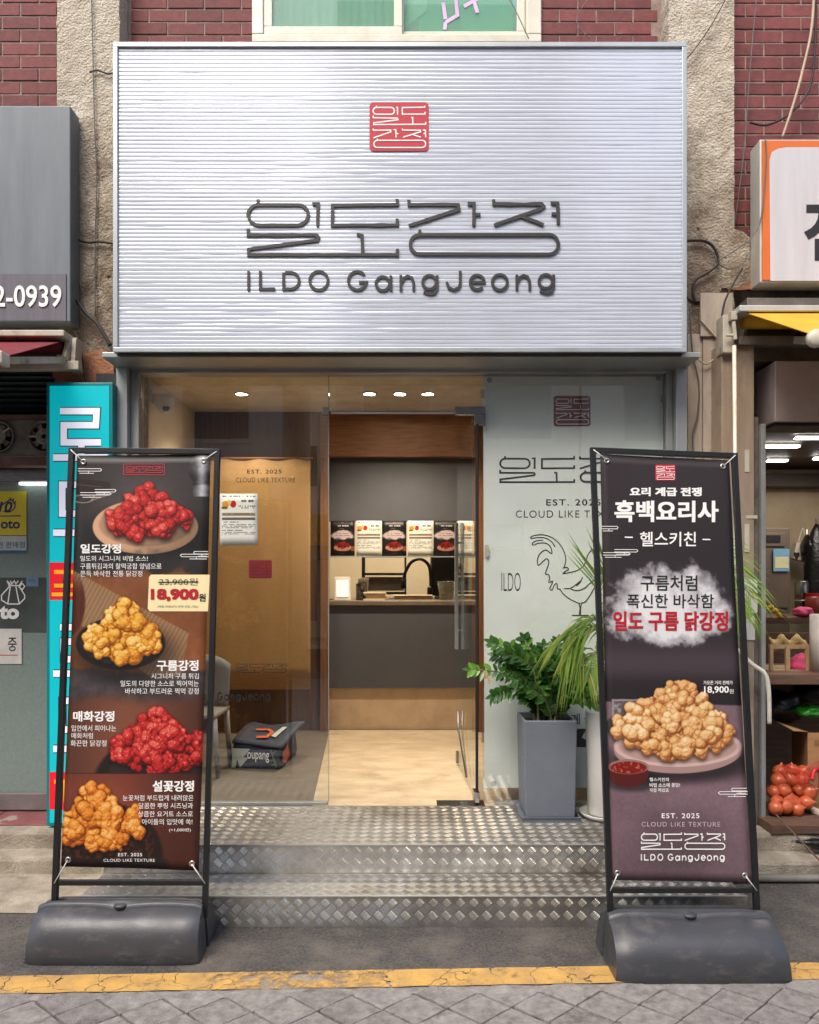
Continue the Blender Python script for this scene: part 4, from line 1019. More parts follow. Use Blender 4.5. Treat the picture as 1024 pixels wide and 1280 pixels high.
# ================================================================== white banner behind the right pane
YW = 4.475
wb = thing('window_banner', 'white hanging banner with rooster line drawing behind the right pane', 'banner', (1.0, YW, FZ))
G['banner_white'] = mat('banner_white', srgb(240, 243, 238), 0.6, col2=srgb(232, 236, 230), vs=1.5, bump=0.05, bs=12)
a = P(604, 466, YW); b = P(831, 985, YW)
def wbz(x, y): return 0.010 * mnoise.noise((x * 2.2, y * 1.5, 3)) + 0.004 * mnoise.noise((x * 6, y * 5, 1))
mb = MB(); g = []
for i in range(33):
    row = []
    for j in range(61):
        u, v = i / 32, j / 60; x = a.x + (b.x - a.x) * u; z = a.z + (b.z - a.z) * v
        x += 0.008 * v * (1 - u)
        row.append(mb.vert((x, YW + wbz(x, z), z)))
    g.append(row)
for i in range(32):
    for j in range(60): mb.f.append([g[i][j], g[i][j + 1], g[i + 1][j + 1], g[i + 1][j]])
o = mb.build('sheet', G['banner_white'], wb, smooth=True, fix=False)
def wmap(x, y, h):
    p = P(x, y, YW); return Vector((p.x, YW + wbz(p.x, p.z) - h, p.z))
seal((692, 495, 738, 533), wmap, G['seal_dark_red'], G['banner_white'], wb, 0.0025, 17, lh=.004)
wordmark((624, 570, 815, 604), wmap, G['ink'], wb, 22, 0.0012)
lettering('EST. 2025', (683, 624, 751, 632), wmap, G['ink'], wb, 0.0012, 0.012, 1.2)
lettering('CLOUD LIKE TEXTURE', (645, 638, 789, 647), wmap, G['ink'], wb, 0.0012, -0.004, 1.15)
lettering('ILDO', (627, 716, 651, 739), wmap, G['ink'], wb, 0.0012, -0.012)
RO = [[(312, 150), (315, 135), (350, 122), (410, 118), (480, 140), (540, 190), (580, 260), (590, 320), (578, 385)],
      [(312, 150), (370, 140), (430, 145), (480, 175), (505, 215)],
      [(410, 160), (350, 168), (325, 188), (332, 200), (380, 185), (430, 185), (465, 210), (478, 245), (475, 268), (430, 240), (385, 270), (365, 320), (368, 360), (385, 355), (415, 325), (440, 310), (455, 340), (440, 390), (428, 430), (455, 440), (460, 470), (455, 500), (485, 490), (470, 530), (462, 550), (480, 560), (500, 520), (520, 510), (525, 550), (545, 555), (570, 590), (620, 630), (680, 660), (705, 668)],
      [(565, 385), (600, 380), (612, 395), (590, 410), (570, 428), (620, 420), (680, 405), (730, 370), (755, 320), (765, 285), (800, 240), (840, 250)],
      [(575, 548), (630, 545), (680, 510), (715, 480), (722, 455)], [(632, 552), (680, 565), (740, 545), (785, 505), (830, 470)], [(675, 528), (712, 492)],
      [(709, 664), (745, 655), (780, 610), (800, 575), (840, 500), (870, 400)], [(695, 670), (705, 700), (700, 755)], [(715, 670), (709, 700), (709, 757)], [(640, 763), (775, 763)]]
def smooth2d(l):
    pts = spline([(x, y, 0) for x, y in l], 5); return [(p.x, p.y) for p in pts]
strokes([smooth2d(l) if len(l) > 3 else l for l in RO], fit((0, 0, 1024, 832), (615, 650, 775, 780), wmap), 8, G['ink'], wb, 0.0012, 0, 'rooster_drawing')
poly([(744, 688), (749, 690), (751, 700), (750, 709), (745, 706)], wmap, G['seal_red'], wb, 0.0013, 'red_comb')
lettering('EST. 2025', (706, 861, 741, 867), wmap, G['ink'], wb, 0.0012, 0.01, 1.1)
lettering('CLOUD LIKE TEXTURE', (690, 874, 768, 880), wmap, G['ink_grey'], wb, 0.0012, 0, 1.1)
lettering('계 급', (714, 892, 742, 906), wmap, G['ink'], wb, 0.0012, 0.01)
poly([(716, 934), (716, 920), (722, 911), (734, 911), (727, 922), (735, 926), (735, 934)], wmap, G['ink'], wb, 0.0012, 'printed_shape')
for x, y in ((617, 979), (604 + 8, 475), (823, 473)):
    p = wmap(x, y, 0.002); MB().lathe([(0.006, 0), (0.013, -0.002), (0.016, 0.0), (0.013, 0.002)], p, 16, 'y').build('eyelet', G['eyelet'], wb, smooth=True)
tape = mat('clear_tape', srgb(206, 200, 178), 0.3)
for r in ((609, 463, 629, 469), (706, 463, 728, 468), (798, 462, 818, 467), (601, 487, 606, 498), (606, 681, 611, 695), (826, 494, 831, 503)):
    MB().pbox(*r, YW - 0.016, 0.001).build('tape', tape, wb)

# ================================================================== printed banner pictures
def ss(x, a_, b_): t_ = np.clip((x - a_) / (b_ - a_), 0, 1); return t_ * t_ * (3 - 2 * t_)
def mixc(im, col, m_): m_ = np.clip(m_, 0, 1)[..., None]; return im * (1 - m_) + np.array(col) * m_
def blur(a_, r):
    for ax in (0, 1):
        for _ in range(2):
            p_ = np.pad(a_, [(r + 1, r) if k == ax else (0, 0) for k in (0, 1)], mode='edge'); c_ = np.cumsum(p_, ax)
            a_ = (np.take(c_, range(2 * r + 1, c_.shape[ax]), ax) - np.take(c_, range(0, c_.shape[ax] - 2 * r - 1), ax)) / (2 * r + 1)
    return a_
def pile(im, X, Y, box, ramp, seed, n=26, size=12.0, gloss=0.3, top=0.5, crunch=1.0):
    """heap of fried pieces, as a printed food picture; box = (x0,y0,x1,y1) in picture units"""
    r = np.random.RandomState(seed); x0, y0, x1, y1 = box; H = np.full(X.shape, -50.0); tone = np.zeros(X.shape); pid = np.zeros(X.shape)
    step = abs(X[0, 1] - X[0, 0]); stepy = abs(Y[1, 0] - Y[0, 0]); pcs = []; cxm = (x0 + x1) / 2; wid = x1 - x0; hei = y1 - y0
    rows = max(3, int(round(hei / (size * .62))))
    for j in range(rows):                                   # a mound: short rows on top, long rows below
        v = (j + .5) / rows; half = wid / 2 * min(1, .16 + .95 * v ** .85) - size * .5
        half = max(half, size * .12); k = max(1, int(round(2 * half / (size * .82)))) + 1
        for i in range(k):
            fx = (i / max(k - 1, 1) * 2 - 1) + r.uniform(-.12, .12)
            sag = 1 - .28 * (fx * fx if v > .6 else 0)
            pcs.append((v + r.uniform(-.04, .04), cxm + (top - .5) * wid * (1 - v) + fx * half, y0 + size * .5 + v * sag * (hei - size) + r.uniform(-.15, .15) * size))
    pcs.sort()
    for ip, (v, cx_, cy_) in enumerate(pcs):
        z0 = v * size * 1.3 - .5 * size * ((cx_ - cxm) / (wid / 2)) ** 2 + r.uniform(-.45, .45) * size; tn = r.uniform(-.2, .16); ang = r.rand() * 3.14; el_ = r.uniform(1.0, 1.55); sz = size * r.uniform(.75, 1.12)
        for q in range(int(20 + 12 * crunch)):
            a_ = r.rand() * 6.28; d = r.rand() ** .55 * sz * .5
            lx = d * math.cos(a_) * el_; ly = d * math.sin(a_) / el_
            bx = cx_ + lx * math.cos(ang) - ly * math.sin(ang); by = cy_ + lx * math.sin(ang) + ly * math.cos(ang)
            rr = sz * r.uniform(.12, .26) if q > 3 else sz * r.uniform(.34, .44)
            ca = int((bx - X[0, 0]) / step); ra = int((by - Y[0, 0]) / stepy); e_ = int(rr / step) + 50; f_ = int(rr / stepy) + 14
            sl = (slice(max(ra - f_, 0), max(ra + f_, 0)), slice(max(ca - e_, 0), max(ca + e_, 0)))
            Xs, Ys = X[sl], Y[sl]
            if not Xs.size: continue
            d2 = (Xs - bx) ** 2 + (Ys - by) ** 2; m_ = d2 < rr * rr
            h = z0 + np.sqrt(np.maximum(rr * rr - d2, 0)) + (sz * .5 * math.sqrt(max(0, 1 - (d / (sz * .55)) ** 2)))
            Hs = H[sl]; up_ = m_ & (h > Hs); Hs[up_] = h[up_]; tone[sl][up_] = tn + r.uniform(-.05, .05); pid[sl][up_] = ip + 1
    mask = H > -40
    nz = fbm(*X.shape, 4.0 / step, seed + 1, 4, .6); nz2 = fbm(*X.shape, 10 / step, seed + 2, 3)
    base = np.where(mask, H, H[mask].min() - 2)
    Hb = blur(base, max(1, int(.35 / step))) + (nz - .5) * 3.0 * crunch
    gy, gx = np.gradient(Hb, step); gx = np.clip(gx, -2.2, 2.2); gy = np.clip(gy, -2.2, 2.2); nl = np.sqrt(gx ** 2 + gy ** 2 + 1)
    dif = np.clip((gx * .30 + gy * .55 + .78) / nl, 0, 1)
    cav = base - blur(base, max(1, int(2.4 / step))); ao = np.clip(1 + np.minimum(cav, 1.2) * .15, .12, 1.06)
    ed = ((np.abs(pid - np.roll(pid, 1, 0)) > 0) | (np.abs(pid - np.roll(pid, 1, 1)) > 0)).astype(float); ed = np.clip(blur(ed, max(1, int(.7 / step))) * 1.5, 0, 1)
    ao = ao * (1 - .5 * ed)
    s_ = np.clip((0.30 + 0.78 * dif) * ao * (1 + tone + (nz2 - .5) * .3), 0.03, 1.2)
    c_ = np.zeros(X.shape + (3,)); ks = np.array([q[0] for q in ramp]); cs = np.array([q[1] for q in ramp]) / 255.0
    for ch_ in range(3): c_[..., ch_] = np.interp(s_, ks, cs[:, ch_])
    hv = np.array([.17, .32, .93]); sp = np.clip((gx * hv[0] + gy * hv[1] + hv[2]) / nl, 0, 1) ** 60 * np.clip((nz - .42) * 5, 0, 1) * gloss
    c_ = np.clip(c_ + sp[..., None], 0, 1)
    al = np.clip(blur(mask.astype(float), 1) * 1.6 - .3, 0, 1)
    sh = np.clip(blur(np.roll(mask.astype(float), int(2.5 / stepy), 0), max(1, int(2.5 / step))), 0, 1) * .7
    im = im * (1 - (sh * (~mask))[..., None])
    return im * (1 - al[..., None]) + c_ * al[..., None]
RED = [(0, (38, 6, 8)), (.3, (92, 14, 16)), (.6, (168, 26, 26)), (.85, (198, 40, 36)), (1.2, (226, 100, 84))]
GOLD = [(0, (84, 38, 8)), (.3, (160, 86, 18)), (.6, (222, 142, 36)), (.85, (246, 184, 72)), (1.2, (255, 226, 150))]
DEEP = [(0, (74, 30, 8)), (.3, (146, 70, 16)), (.6, (212, 116, 30)), (.85, (236, 150, 54)), (1.2, (252, 200, 120))]
TAN = [(0, (92, 46, 22)), (.3, (158, 92, 46)), (.6, (214, 150, 84)), (.85, (236, 186, 122)), (1.2, (252, 226, 180))]
def ellm(X, Y, cx_, cy_, rx, ry, soft=.06): return ss(1 - np.sqrt(((X - cx_) / rx) ** 2 + ((Y - cy_) / ry) ** 2), -soft, soft)
def field(corn, wpx, hpx):
    u = (np.arange(wpx) + .5) / wpx; v = (np.arange(hpx) + .5) / hpx; U, V = np.meshgrid(u, v)
    tl, tr, bl, br = [np.array(c_, float) for c_ in corn]
    Q = (tl * (1 - U)[..., None] + tr * U[..., None]) * (1 - V)[..., None] + (bl * (1 - U)[..., None] + br * U[..., None]) * V[..., None]
    return Q[..., 0], Q[..., 1]
def art_left(corn):
    w_, h_ = 340, 1040; X, Y = field(corn, w_, h_); n1 = fbm(h_, w_, 90, 1); n2 = fbm(h_, w_, 30, 2, 6, .62); n3 = fbm(h_, w_, 8, 3, 3)
    im = np.ones((h_, w_, 3)) * np.array([56, 50, 50]) / 255
    im *= (.62 + .75 * np.exp(-(((X - 175) / 75) ** 2 + ((Y - 632) / 55) ** 2)))[..., None]; im *= (.9 + .25 * n2)[..., None]
    # wood zones
    wood = np.array([142, 84, 48]) / 255 * (.72 + .3 * n1 + .16 * fbm(h_, w_, 14, 7))[..., None]
    z = ss(Y + (n2 - .5) * 34, 712, 726); im = im * (1 - z)[..., None] + wood * z[..., None]
    z = ss(Y + (n2 - .5) * 40, 832, 850) ; im = im * (1 - z)[..., None] + (np.array([66, 58, 60]) / 255 * (.6 + .8 * n2)[..., None]) * z[..., None]
    z = ss(Y + (n1 - .5) * 24, 868, 892); im = im * (1 - z)[..., None] + (np.array([116, 68, 50]) / 255 * (.6 + .5 * np.exp(-((X - 160) / 70) ** 2))[..., None]) * z[..., None]
    # bottle, rope, jug
    im = mixc(im, (.16, .12, .10), ss(Y - 598 - (X - 92) * .12, 0, 2) * ss(622 - Y, 0, 2) * ss(140 - X, 0, 4)); im = mixc(im, (.42, .33, .27), .7 * ss(1.2 - abs(Y - 607 - (X - 92) * .1), 0, 1.2) * ss(132 - X, 0, 6))
    rp = abs(np.hypot((X - 104) / 12, (Y - 626) / 5) - 1); im = mixc(im, (.62, .55, .45), ss(.18 - rp, 0, .1) * .8); im = mixc(im, (.62, .55, .45), .8 * ss(1.4 - abs(Y - 628 + (X - 115) * .35), 0, 1) * ss(X - 112, 0, 2) * ss(142 - X, 0, 2))
    jg = np.maximum(ellm(X, Y, 254, 588, 18, 22), ss(X - 241, 0, 1) * ss(Y - 604, 0, 1) * ss(624 - Y, 0, 2)); shade = np.clip(.25 + .55 * np.exp(-((X - 253) / 7) ** 2) - .25 * ss(Y, 585, 600) + .25 * ss(Y, 606, 610) + (n3 - .5) * .2, .1, .9)
    im = im * (1 - jg)[..., None] + (shade[..., None] * np.array([.92, .92, .94])) * jg[..., None]
    # plate one + red heap
    im *= (1 - .55 * ellm(X, Y, 186, 672, 76, 36, .3))[..., None]
    pl = ellm(X, Y, 182, 662, 66, 35, .02); im = im * (1 - pl)[..., None] + (np.array([206, 160, 124]) / 255 * (.72 + .36 * (1 - ss(X, 130, 250)) + .0 * X)[..., None]) * pl[..., None]
    inn = ellm(X, Y, 182, 659, 58, 28, .05); im = im * (1 - (inn * .18))[..., None]
    im = pile(im, X, Y, (130, 607, 238, 683), RED, 21, 30, 19, .5, .5, .9)
    z = ss(Y + (n2 - .5) * 30, 684, 708) * (1 - ss(Y, 706, 730)) * .75; im = mixc(im, (.2, .18, .185), z)
    # pan two
    cl = ss((Y - 772) - (X - 190) * .55, -1, 1) * ss(X * .9 + (838 - Y) * 1.2 - 150, 0, 3) * ss(870 - Y - (X - 90) * .1, 0, 4) * ss(235 - X - (Y - 800) * .2, -2, 2); im = mixc(im, (.62, .50, .37), cl * (.55 + .5 * (np.sin(X * 1.1 + Y * .6) > .2)) * ss(858 - Y, 0, 12))
    pm = ellm(X, Y, 84, 757, 22, 44, .06) * ss(Y, 712, 750); im = mixc(im, (.33, .15, .09), pm)
    im *= (1 - .5 * ellm(X, Y, 154, 822, 66, 36, .35))[..., None]
    im = mixc(im, (.10, .085, .08), ellm(X, Y, 150, 810, 56, 33, .03)); im = mixc(im, (.20, .175, .165), ellm(X, Y, 150, 808, 51, 28, .03))
    im = pile(im, X, Y, (101, 754, 201, 839), GOLD, 33, 30, 18, .1, .55, 1.1)
    # third
    im = mixc(im, (.13, .105, .10), ellm(X, Y, 205, 985, 88, 62, .04)); im = mixc(im, (.19, .15, .14), ellm(X, Y, 210, 980, 76, 50, .04))
    im = pile(im, X, Y, (138, 888, 266, 978), RED, 45, 34, 17, .6, .45, .9)
    # fourth
    z = ss(Y + (X - 80) * -.004, 970.5, 972); b4 = np.array([104, 52, 38]) / 255 * (.55 + .7 * np.exp(-(((X - 130) / 70) ** 2 + ((Y - 1000) / 60) ** 2)) + .2 * n1)[..., None]
    im = im * (1 - z)[..., None] + b4 * z[..., None]
    im = mixc(im, (.14, .09, .075), z * ellm(X, Y, 128, 1072, 76, 66, .04))
    im = mixc(im, (.34, .17, .08), z * ellm(X, Y, 128, 1060, 66, 46, .05) * (n3 > .58) * .8)
    im2 = pile(im, X, Y, (70, 981, 182, 1073), DEEP, 57, 34, 19, .1, .45, 1.1); zz = ss(Y, 974, 976)[..., None]; im = im * (1 - zz) + im2 * zz
    im = mixc(im, (.15, .12, .12), ss(Y, 1074, 1075.5) * (1 - ss(X, 205, 214)))
    z = ss(Y, 970.3, 971.2) * (1 - ss(Y, 971.2, 972)); im = mixc(im, (.2, .1, .08), z)
    return im
def art_right(corn):
    w_, h_ = 350, 1080; X, Y = field(corn, w_, h_); n1 = fbm(h_, w_, 100, 5); n2 = fbm(h_, w_, 40, 6, 6, .6); n3 = fbm(h_, w_, 6, 8, 3)
    im = np.ones((h_, w_, 3)) * np.array([50, 42, 46]) / 255
    im = mixc(im, np.array([78, 66, 72]) / 255, np.exp(-((Y - 836) / 22) ** 2) * .8); im = mixc(im, np.array([40, 34, 37]) / 255, ss(Y, 846, 872))
    tb = np.array([132, 106, 114]) / 255 * (.82 + .22 * n1 + .14 * (n3 - .3) - .12 * ss(Y, 1000, 1100))[..., None]
    z = ss(Y - (X - 762) * .03, 884, 887); im = im * (1 - z)[..., None] + tb * z[..., None]
    # cloud
    d = np.sqrt(((X - 836) / 82) ** 2 + ((Y - 766) / 52) ** 2) + (n2 - .5) * .75
    cm = ss(1.06 - d, 0, .22); cc = np.array([226, 222, 226]) / 255 * (.82 + .2 * ss(fbm(h_, w_, 40, 9, 6), .3, .65) )[..., None]; cc = cc * (.75 + .25 * ss(1.0 - d, .05, .45))[..., None] + .1 * ss(.9 - d, 0, .4)[..., None]
    im = im * (1 - cm[..., None]) + np.clip(cc, 0, .93) * cm[..., None]
    # glass and mat
    im = mixc(im, (.27, .25, .24), ellm(X, Y, 782, 916, 26, 14, .1)); g_ = ss(X - 765, 0, 1) * ss(799 - X, 0, 1) * ss(Y - 882, 0, 1) * ss(912 - Y, 0, 1)
    im = mixc(im, (.36, .33, .34), g_ * .7); im = mixc(im, (.75, .73, .74), g_ * .6 * ((n3 > .6) | (abs(Y - 884) < 1.2) | (abs(X - 767) < 1)))
    # plate
    im *= (1 - .6 * ellm(X, Y, 850, 960, 92, 26, .3))[..., None]
    im = mixc(im, np.array([176, 140, 132]) / 255, ellm(X, Y, 848, 946, 80, 28, .02)); im = mixc(im, np.array([214, 184, 174]) / 255, ellm(X, Y, 848, 941, 80, 25, .02)); im = mixc(im, np.array([188, 152, 140]) / 255, ellm(X, Y, 848, 941, 74, 21, .03))
    im = pile(im, X, Y, (772, 853, 922, 962), TAN, 71, 44, 19, .12, .5, .9)
    # sauce bowl
    im *= (1 - .5 * ellm(X, Y, 790, 984, 34, 12, .3))[..., None]
    im = mixc(im, (.34, .10, .09), ellm(X, Y, 786, 974, 25, 17, .04)); im = mixc(im, (.62, .46, .45), ellm(X, Y, 786, 966, 25.5, 9, .03)); im = mixc(im, (.50, .10, .07), ellm(X, Y, 786, 967, 22.5, 7.5, .05)); im = mixc(im, (.80, .40, .28), ellm(X, Y, 786, 967, 21, 7, .05) * (n3 > .66))
    dk = np.exp(-(((X - 850) / 52) ** 4 + ((Y - 1052) / 36) ** 4)); im = im * (1 - .18 * dk)[..., None]
    return im

# ================================================================== water-base banner stands
G['cord'] = mat('elastic_cord', srgb(222, 220, 214), 0.6)
def inv_bil(corn, px, py):
    tl, tr, bl, br = corn; u = v = .5
    for _ in range(8):
        x = (tl[0] * (1 - u) + tr[0] * u) * (1 - v) + (bl[0] * (1 - u) + br[0] * u) * v; y = (tl[1] * (1 - u) + tr[1] * u) * (1 - v) + (bl[1] * (1 - u) + br[1] * u) * v
        xu = (tr[0] - tl[0]) * (1 - v) + (br[0] - bl[0]) * v; xv = (bl[0] - tl[0]) * (1 - u) + (br[0] - tr[0]) * u
        yu = (tr[1] - tl[1]) * (1 - v) + (br[1] - bl[1]) * v; yv = (bl[1] - tl[1]) * (1 - u) + (br[1] - tr[1]) * u
        d = xu * yv - xv * yu; ex, ey = px - x, py - y; u += (ex * yv - ey * xv) / d; v += (xu * ey - yu * ex) / d
    return u, v
def stand(fp, Dt, Db, tank, label, blabel, bpx, art, rest):
    """fp: pixel corners of the frame (tl, tr, bl, br); the frame leans back from Db to Dt"""
    C4 = [P(*fp[0], Dt), P(*fp[1], Dt), P(*fp[2], Db), P(*fp[3], Db)]
    bx0, bx1, by0, by1 = tank
    st = thing('banner_stand', label, 'banner stand', ((bx0 + bx1) / 2, (by0 + by1) / 2, 0), 'banner stands by the steps')
    tl, tr, bl, br = C4; w_ = 0.024
    nrm = (tr - tl).cross(bl - tl).normalized(); nrm = nrm if nrm.y < 0 else -nrm
    ext = 0.10
    for a_, b_ in ((tl, bl), (tr, br)):
        d = (b_ - a_).normalized(); MB().bar(a_ - d * w_ / 2, b_ + d * ext, w_, w_, nrm).build('pole', G['black_metal'], st, bev=.002)
    rx = (tr - tl).normalized()
    MB().bar(tl + rx * (w_ / 2 + .0005), tr - rx * (w_ / 2 + .0005), w_, w_, nrm).build('top_rail', G['black_metal'], st, bev=.002)
    f_ = rest; ra = tl + (bl - tl) * f_; rb = tr + (br - tr) * f_
    MB().bar(ra + rx * (w_ / 2 + .0005), rb - rx * (w_ / 2 + .0005), w_ * .9, w_ * .9, nrm).build('bottom_rail', G['black_metal'], st, bev=.002)
    # water tank: front and rear halves, rounded back-sloping shells
    def shell(x0, x1, y0, y1, hgt, front):
        # profile in (depth from outer edge 0..1, height)
        pr = [(0.03, 0.0), (0.0, 0.012), (0.0, 0.05), (0.02, 0.085), (0.10, 0.125), (0.28, 0.163), (0.52, 0.186), (0.72, 0.196), (0.76, 0.198), (0.79, 0.212), (0.83, 0.217), (0.94, 0.217), (1.0, 0.2), (1.0, 0.0)]
        m_ = MB(); L_ = y1 - y0; n_ = 20; g_ = []
        for i in range(n_ + 1):
            u = i / n_; e = min(u, 1 - u) * n_
            ins = [0.016, 0.004, 0][int(e)] if e < 3 else 0
            row = []
            for k, (d, z) in enumerate(pr):
                zz = z * hgt / .2 - (ins * 1.0 if z > .02 else 0)
                taper = 0.012 * (z / .2)                       # sides lean in
                x = x0 + taper + (x1 - x0 - 2 * taper) * u
                dd_ = d * L_ + (ins if d < .5 else 0)
                if front and 0.7 < d < 0.97 and z > .1:       # moulded dip and bung seat in the middle
                    c_ = (u - .5) / .16; zz -= 0.012 * math.exp(-c_ * c_ * 2) if d < .9 else 0
                row.append(m_.vert((x, (y0 + dd_) if front else (y1 - dd_), zz + .001)))
            g_.append(row)
        np_ = len(pr)
        for i in range(n_):
            for k in range(np_ - 1): m_.f.append([g_[i][k], g_[i + 1][k], g_[i + 1][k + 1], g_[i][k + 1]])
            m_.f.append([g_[i][np_ - 1], g_[i + 1][np_ - 1], g_[i + 1][0], g_[i][0]])
        m_.f.append(g_[0]); m_.f.append(g_[-1][::-1]); return m_
    ym = (bl.y + bl.y + 0.02) / 2
    o1 = shell(bx0, bx1, by0, bl.y - 0.014, .2, True).build('front_tank', G['tank'], st, smooth=True); smooth_by_angle(o1, 50)
    o2 = shell(bx0 + .0, bx1 - .0, bl.y + 0.02, by1, .19, False).build('rear_tank', G['tank'], st, smooth=True); smooth_by_angle(o2, 50)
    MB().box((bx0 + .03, bl.y - .016, .004), (bx1 - .03, bl.y + .022, .12)).build('tank_bridge', G['tank'], st)
    cxp = (bx0 + bx1) / 2; yb_ = by0 + (bl.y - by0) * .80
    MB().lathe([(0.03, 0), (0.03, .008), (0.024, .013), (0.0, .014)], (cxp, yb_, .198), 18).build('filler_cap', G['tank'], st, smooth=True)
    # banner cloth
    bt = thing('hanging_banner', blabel, 'banner', ((tl + br) / 2) * 1.0, 'printed banners in the stands')
    fpl = [fp[0], fp[1], fp[2], fp[3]]
    def onframe(px, py):
        u, v = inv_bil(fpl, px, py); return (tl * (1 - u) + tr * u) * (1 - v) + (bl * (1 - u) + br * u) * v
    W4 = [onframe(*c_) for c_ in bpx]
    def S(u, v, h=0):
        p_ = (W4[0] * (1 - u) + W4[1] * u) * (1 - v) + (W4[2] * (1 - u) + W4[3] * u) * v
        wv = 0.004 * math.sin(math.pi * u) * math.sin(v * 9) + 0.006 * (4 * (u - .5) ** 2) * math.cos(v * 2 * math.pi) + .003 * mnoise.noise((u * 3, v * 6, 2))
        return p_ + nrm * (wv + h)
    m_ = MB(); m_.uv = []; g_ = []; NU, NV = 16, 44
    for j in range(NV + 1):
        row = []
        for i in range(NU + 1):
            u, v = i / NU, j / NV
            row.append(m_.vert(S(u, v))); m_.uv.append((u, 1 - v))
        g_.append(row)
    for j in range(NV):
        for i in range(NU): m_.f.append([g_[j][i], g_[j + 1][i], g_[j + 1][i + 1], g_[j][i + 1]])
    cloth = m_.build('printed_cloth', print_mat('banner_print', art(bpx), .5), bt, smooth=True, fix=False)
    md = cloth.modifiers.new('t', 'SOLIDIFY'); md.thickness = .001; md.offset = -1
    def bm_(px, py, h):
        u, v = inv_bil(bpx, px, py); return S(u, v, h)
    for (u, v), cor in (((.05, .016), tl), ((.95, .016), tr), ((.05, .984), ra), ((.95, .984), rb)):
        p_ = S(u, v, .002)
        m2 = MB(); ring0 = None; rr = []
        ax1 = (tr - tl).normalized(); ax2 = ax1.cross(nrm)
        for rad, hh in ((.0055, .0), (.008, .0025), (.0125, .002), (.013, -.001)):
            rr.append([m2.vert(p_ + (ax1 * math.cos(k * math.pi / 8) + ax2 * math.sin(k * math.pi / 8)) * rad + nrm * hh) for k in range(16)])
        for i in range(3):
            for k in range(16): m2.f.append([rr[i][k], rr[i][(k + 1) % 16], rr[i + 1][(k + 1) % 16], rr[i + 1][k]])
        m2.build('eyelet', G['eyelet'], bt, smooth=True)
        MB().tube([p_ + nrm * .004, (p_ + cor) / 2 + nrm * .01, cor + nrm * .013], .0026, 6).build('tie', G['cord'], bt, smooth=True)
    return st, bt, bm_
LW = [(97, 570), (264, 568), (77, 1084), (249, 1089)]
RW = [(750, 568), (911, 576), (763, 1102), (940, 1105)]
stL, bnL, mL = stand([(90, 563), (272, 565), (69, 1117), (257, 1117)], 3.42, 3.28, (-1.60, -0.875, 3.13, 3.46),
    'black banner stand with grey water base left of the steps', 'dark banner with four chicken dishes hanging in the left stand', LW, art_left, .976)
stR, bnR, mR = stand([(741, 563), (918, 570), (763, 1138), (946, 1138)], 3.40, 3.2, (0.815, 1.515, 2.98, 3.33),
    'black banner stand with grey water base right of the steps', 'dark banner with white cloud and chicken heap hanging in the right stand', RW, art_right, .958)
Wp, Rp, Ik = G['white_print'], G['red_print'], G['ink']
def L_(s, r, m=Wp, b=0.0, sp=1.0, **k): return lettering(s, r, mL, m, bnL, .0014, b, sp, **k)
def R_(s, r, m=Wp, b=0.0, sp=1.0, **k): return lettering(s, r, mR, m, bnR, .0014, b, sp, **k)
# left banner
strokes([rrect(155, 581, 206, 595, 1.2)], mL, .8, G['seal_red'], bnL, .0014, 0, 'red_border', (0,)); wordmark((158, 583.5, 203, 592.5), mL, G['seal_red'], bnL, 30, .0014)
L_('일도강정', (101, 684, 151, 695.5), b=.006, fat=.7); L_('일도의 시그니처 비법 소스!', (100.5, 699, 185, 706)); L_('구름튀김과의 찰떡궁합 양념으로', (100.5, 708.5, 202, 716)); L_('쫀득 바삭한 전통 닭강정', (100.5, 718, 178, 725.5))
poly([(186.5, 726), (189, 723), (262, 723), (259.8, 769.5), (187, 769.5), (184.5, 766)], mL, mat('cream_label', srgb(236, 220, 168), 0.5, vmix=.05), bnL, .0012, 'price_label')
lettering('23,900원', (199, 727.5, 247, 737), mL, G['ink_grey'], bnL, .0022); poly([(198, 732.2), (248, 731.4), (248, 732.7), (198, 733.5)], mL, Ik, bnL, .003, 'strike_line')
lettering('18,900', (188.5, 741, 246.5, 755.5), mL, Rp, bnL, .0022, .012, fat=1.7); lettering('원', (248.5, 747, 257, 757), mL, Ik, bnL, .0022, .03); lettering('(배달 비용보다 싸게 포장 가능)', (197, 762, 247, 765.5), mL, G['ink_grey'], bnL, .0022)
L_('구름강정', (195.5, 831, 247, 844), b=.006, fat=.7); L_('시그니처 구름 튀김', (189, 847.5, 248, 854.5)); L_('일도의 다양한 소스로 찍어먹는', (150, 856.5, 248, 864)); L_('바삭하고 부드러운 찍먹 강정', (156, 866, 248, 873.5))
L_('매화강정', (91, 894.5, 142, 907), b=.006, fat=.7); L_('입안에서 피어나는', (89, 912, 145, 919.5)); L_('매화처럼', (89, 921.5, 116, 928.5)); L_('화끈한 닭강정', (88, 930.5, 133, 938))
L_('설꽃강정', (191, 980, 242, 993), b=.006, fat=.7); L_('눈꽃처럼 부드럽게 내려앉은', (154, 997.5, 242, 1004.5)); L_('달콤한 뿌링 시즈닝과', (174, 1007, 241.5, 1014)); L_('상큼한 요거트 소스로', (173, 1017, 241.5, 1024)); L_('아이들의 입맛에 쏙!', (178, 1026.5, 241, 1033.5)); L_('(+1,000원)', (212, 1037.5, 239, 1042.5))
L_('EST. 2025', (148, 1068, 178, 1072), b=.01, sp=1.1); L_('CLOUD LIKE TEXTURE', (130, 1075, 194, 1078.5), sp=1.1)
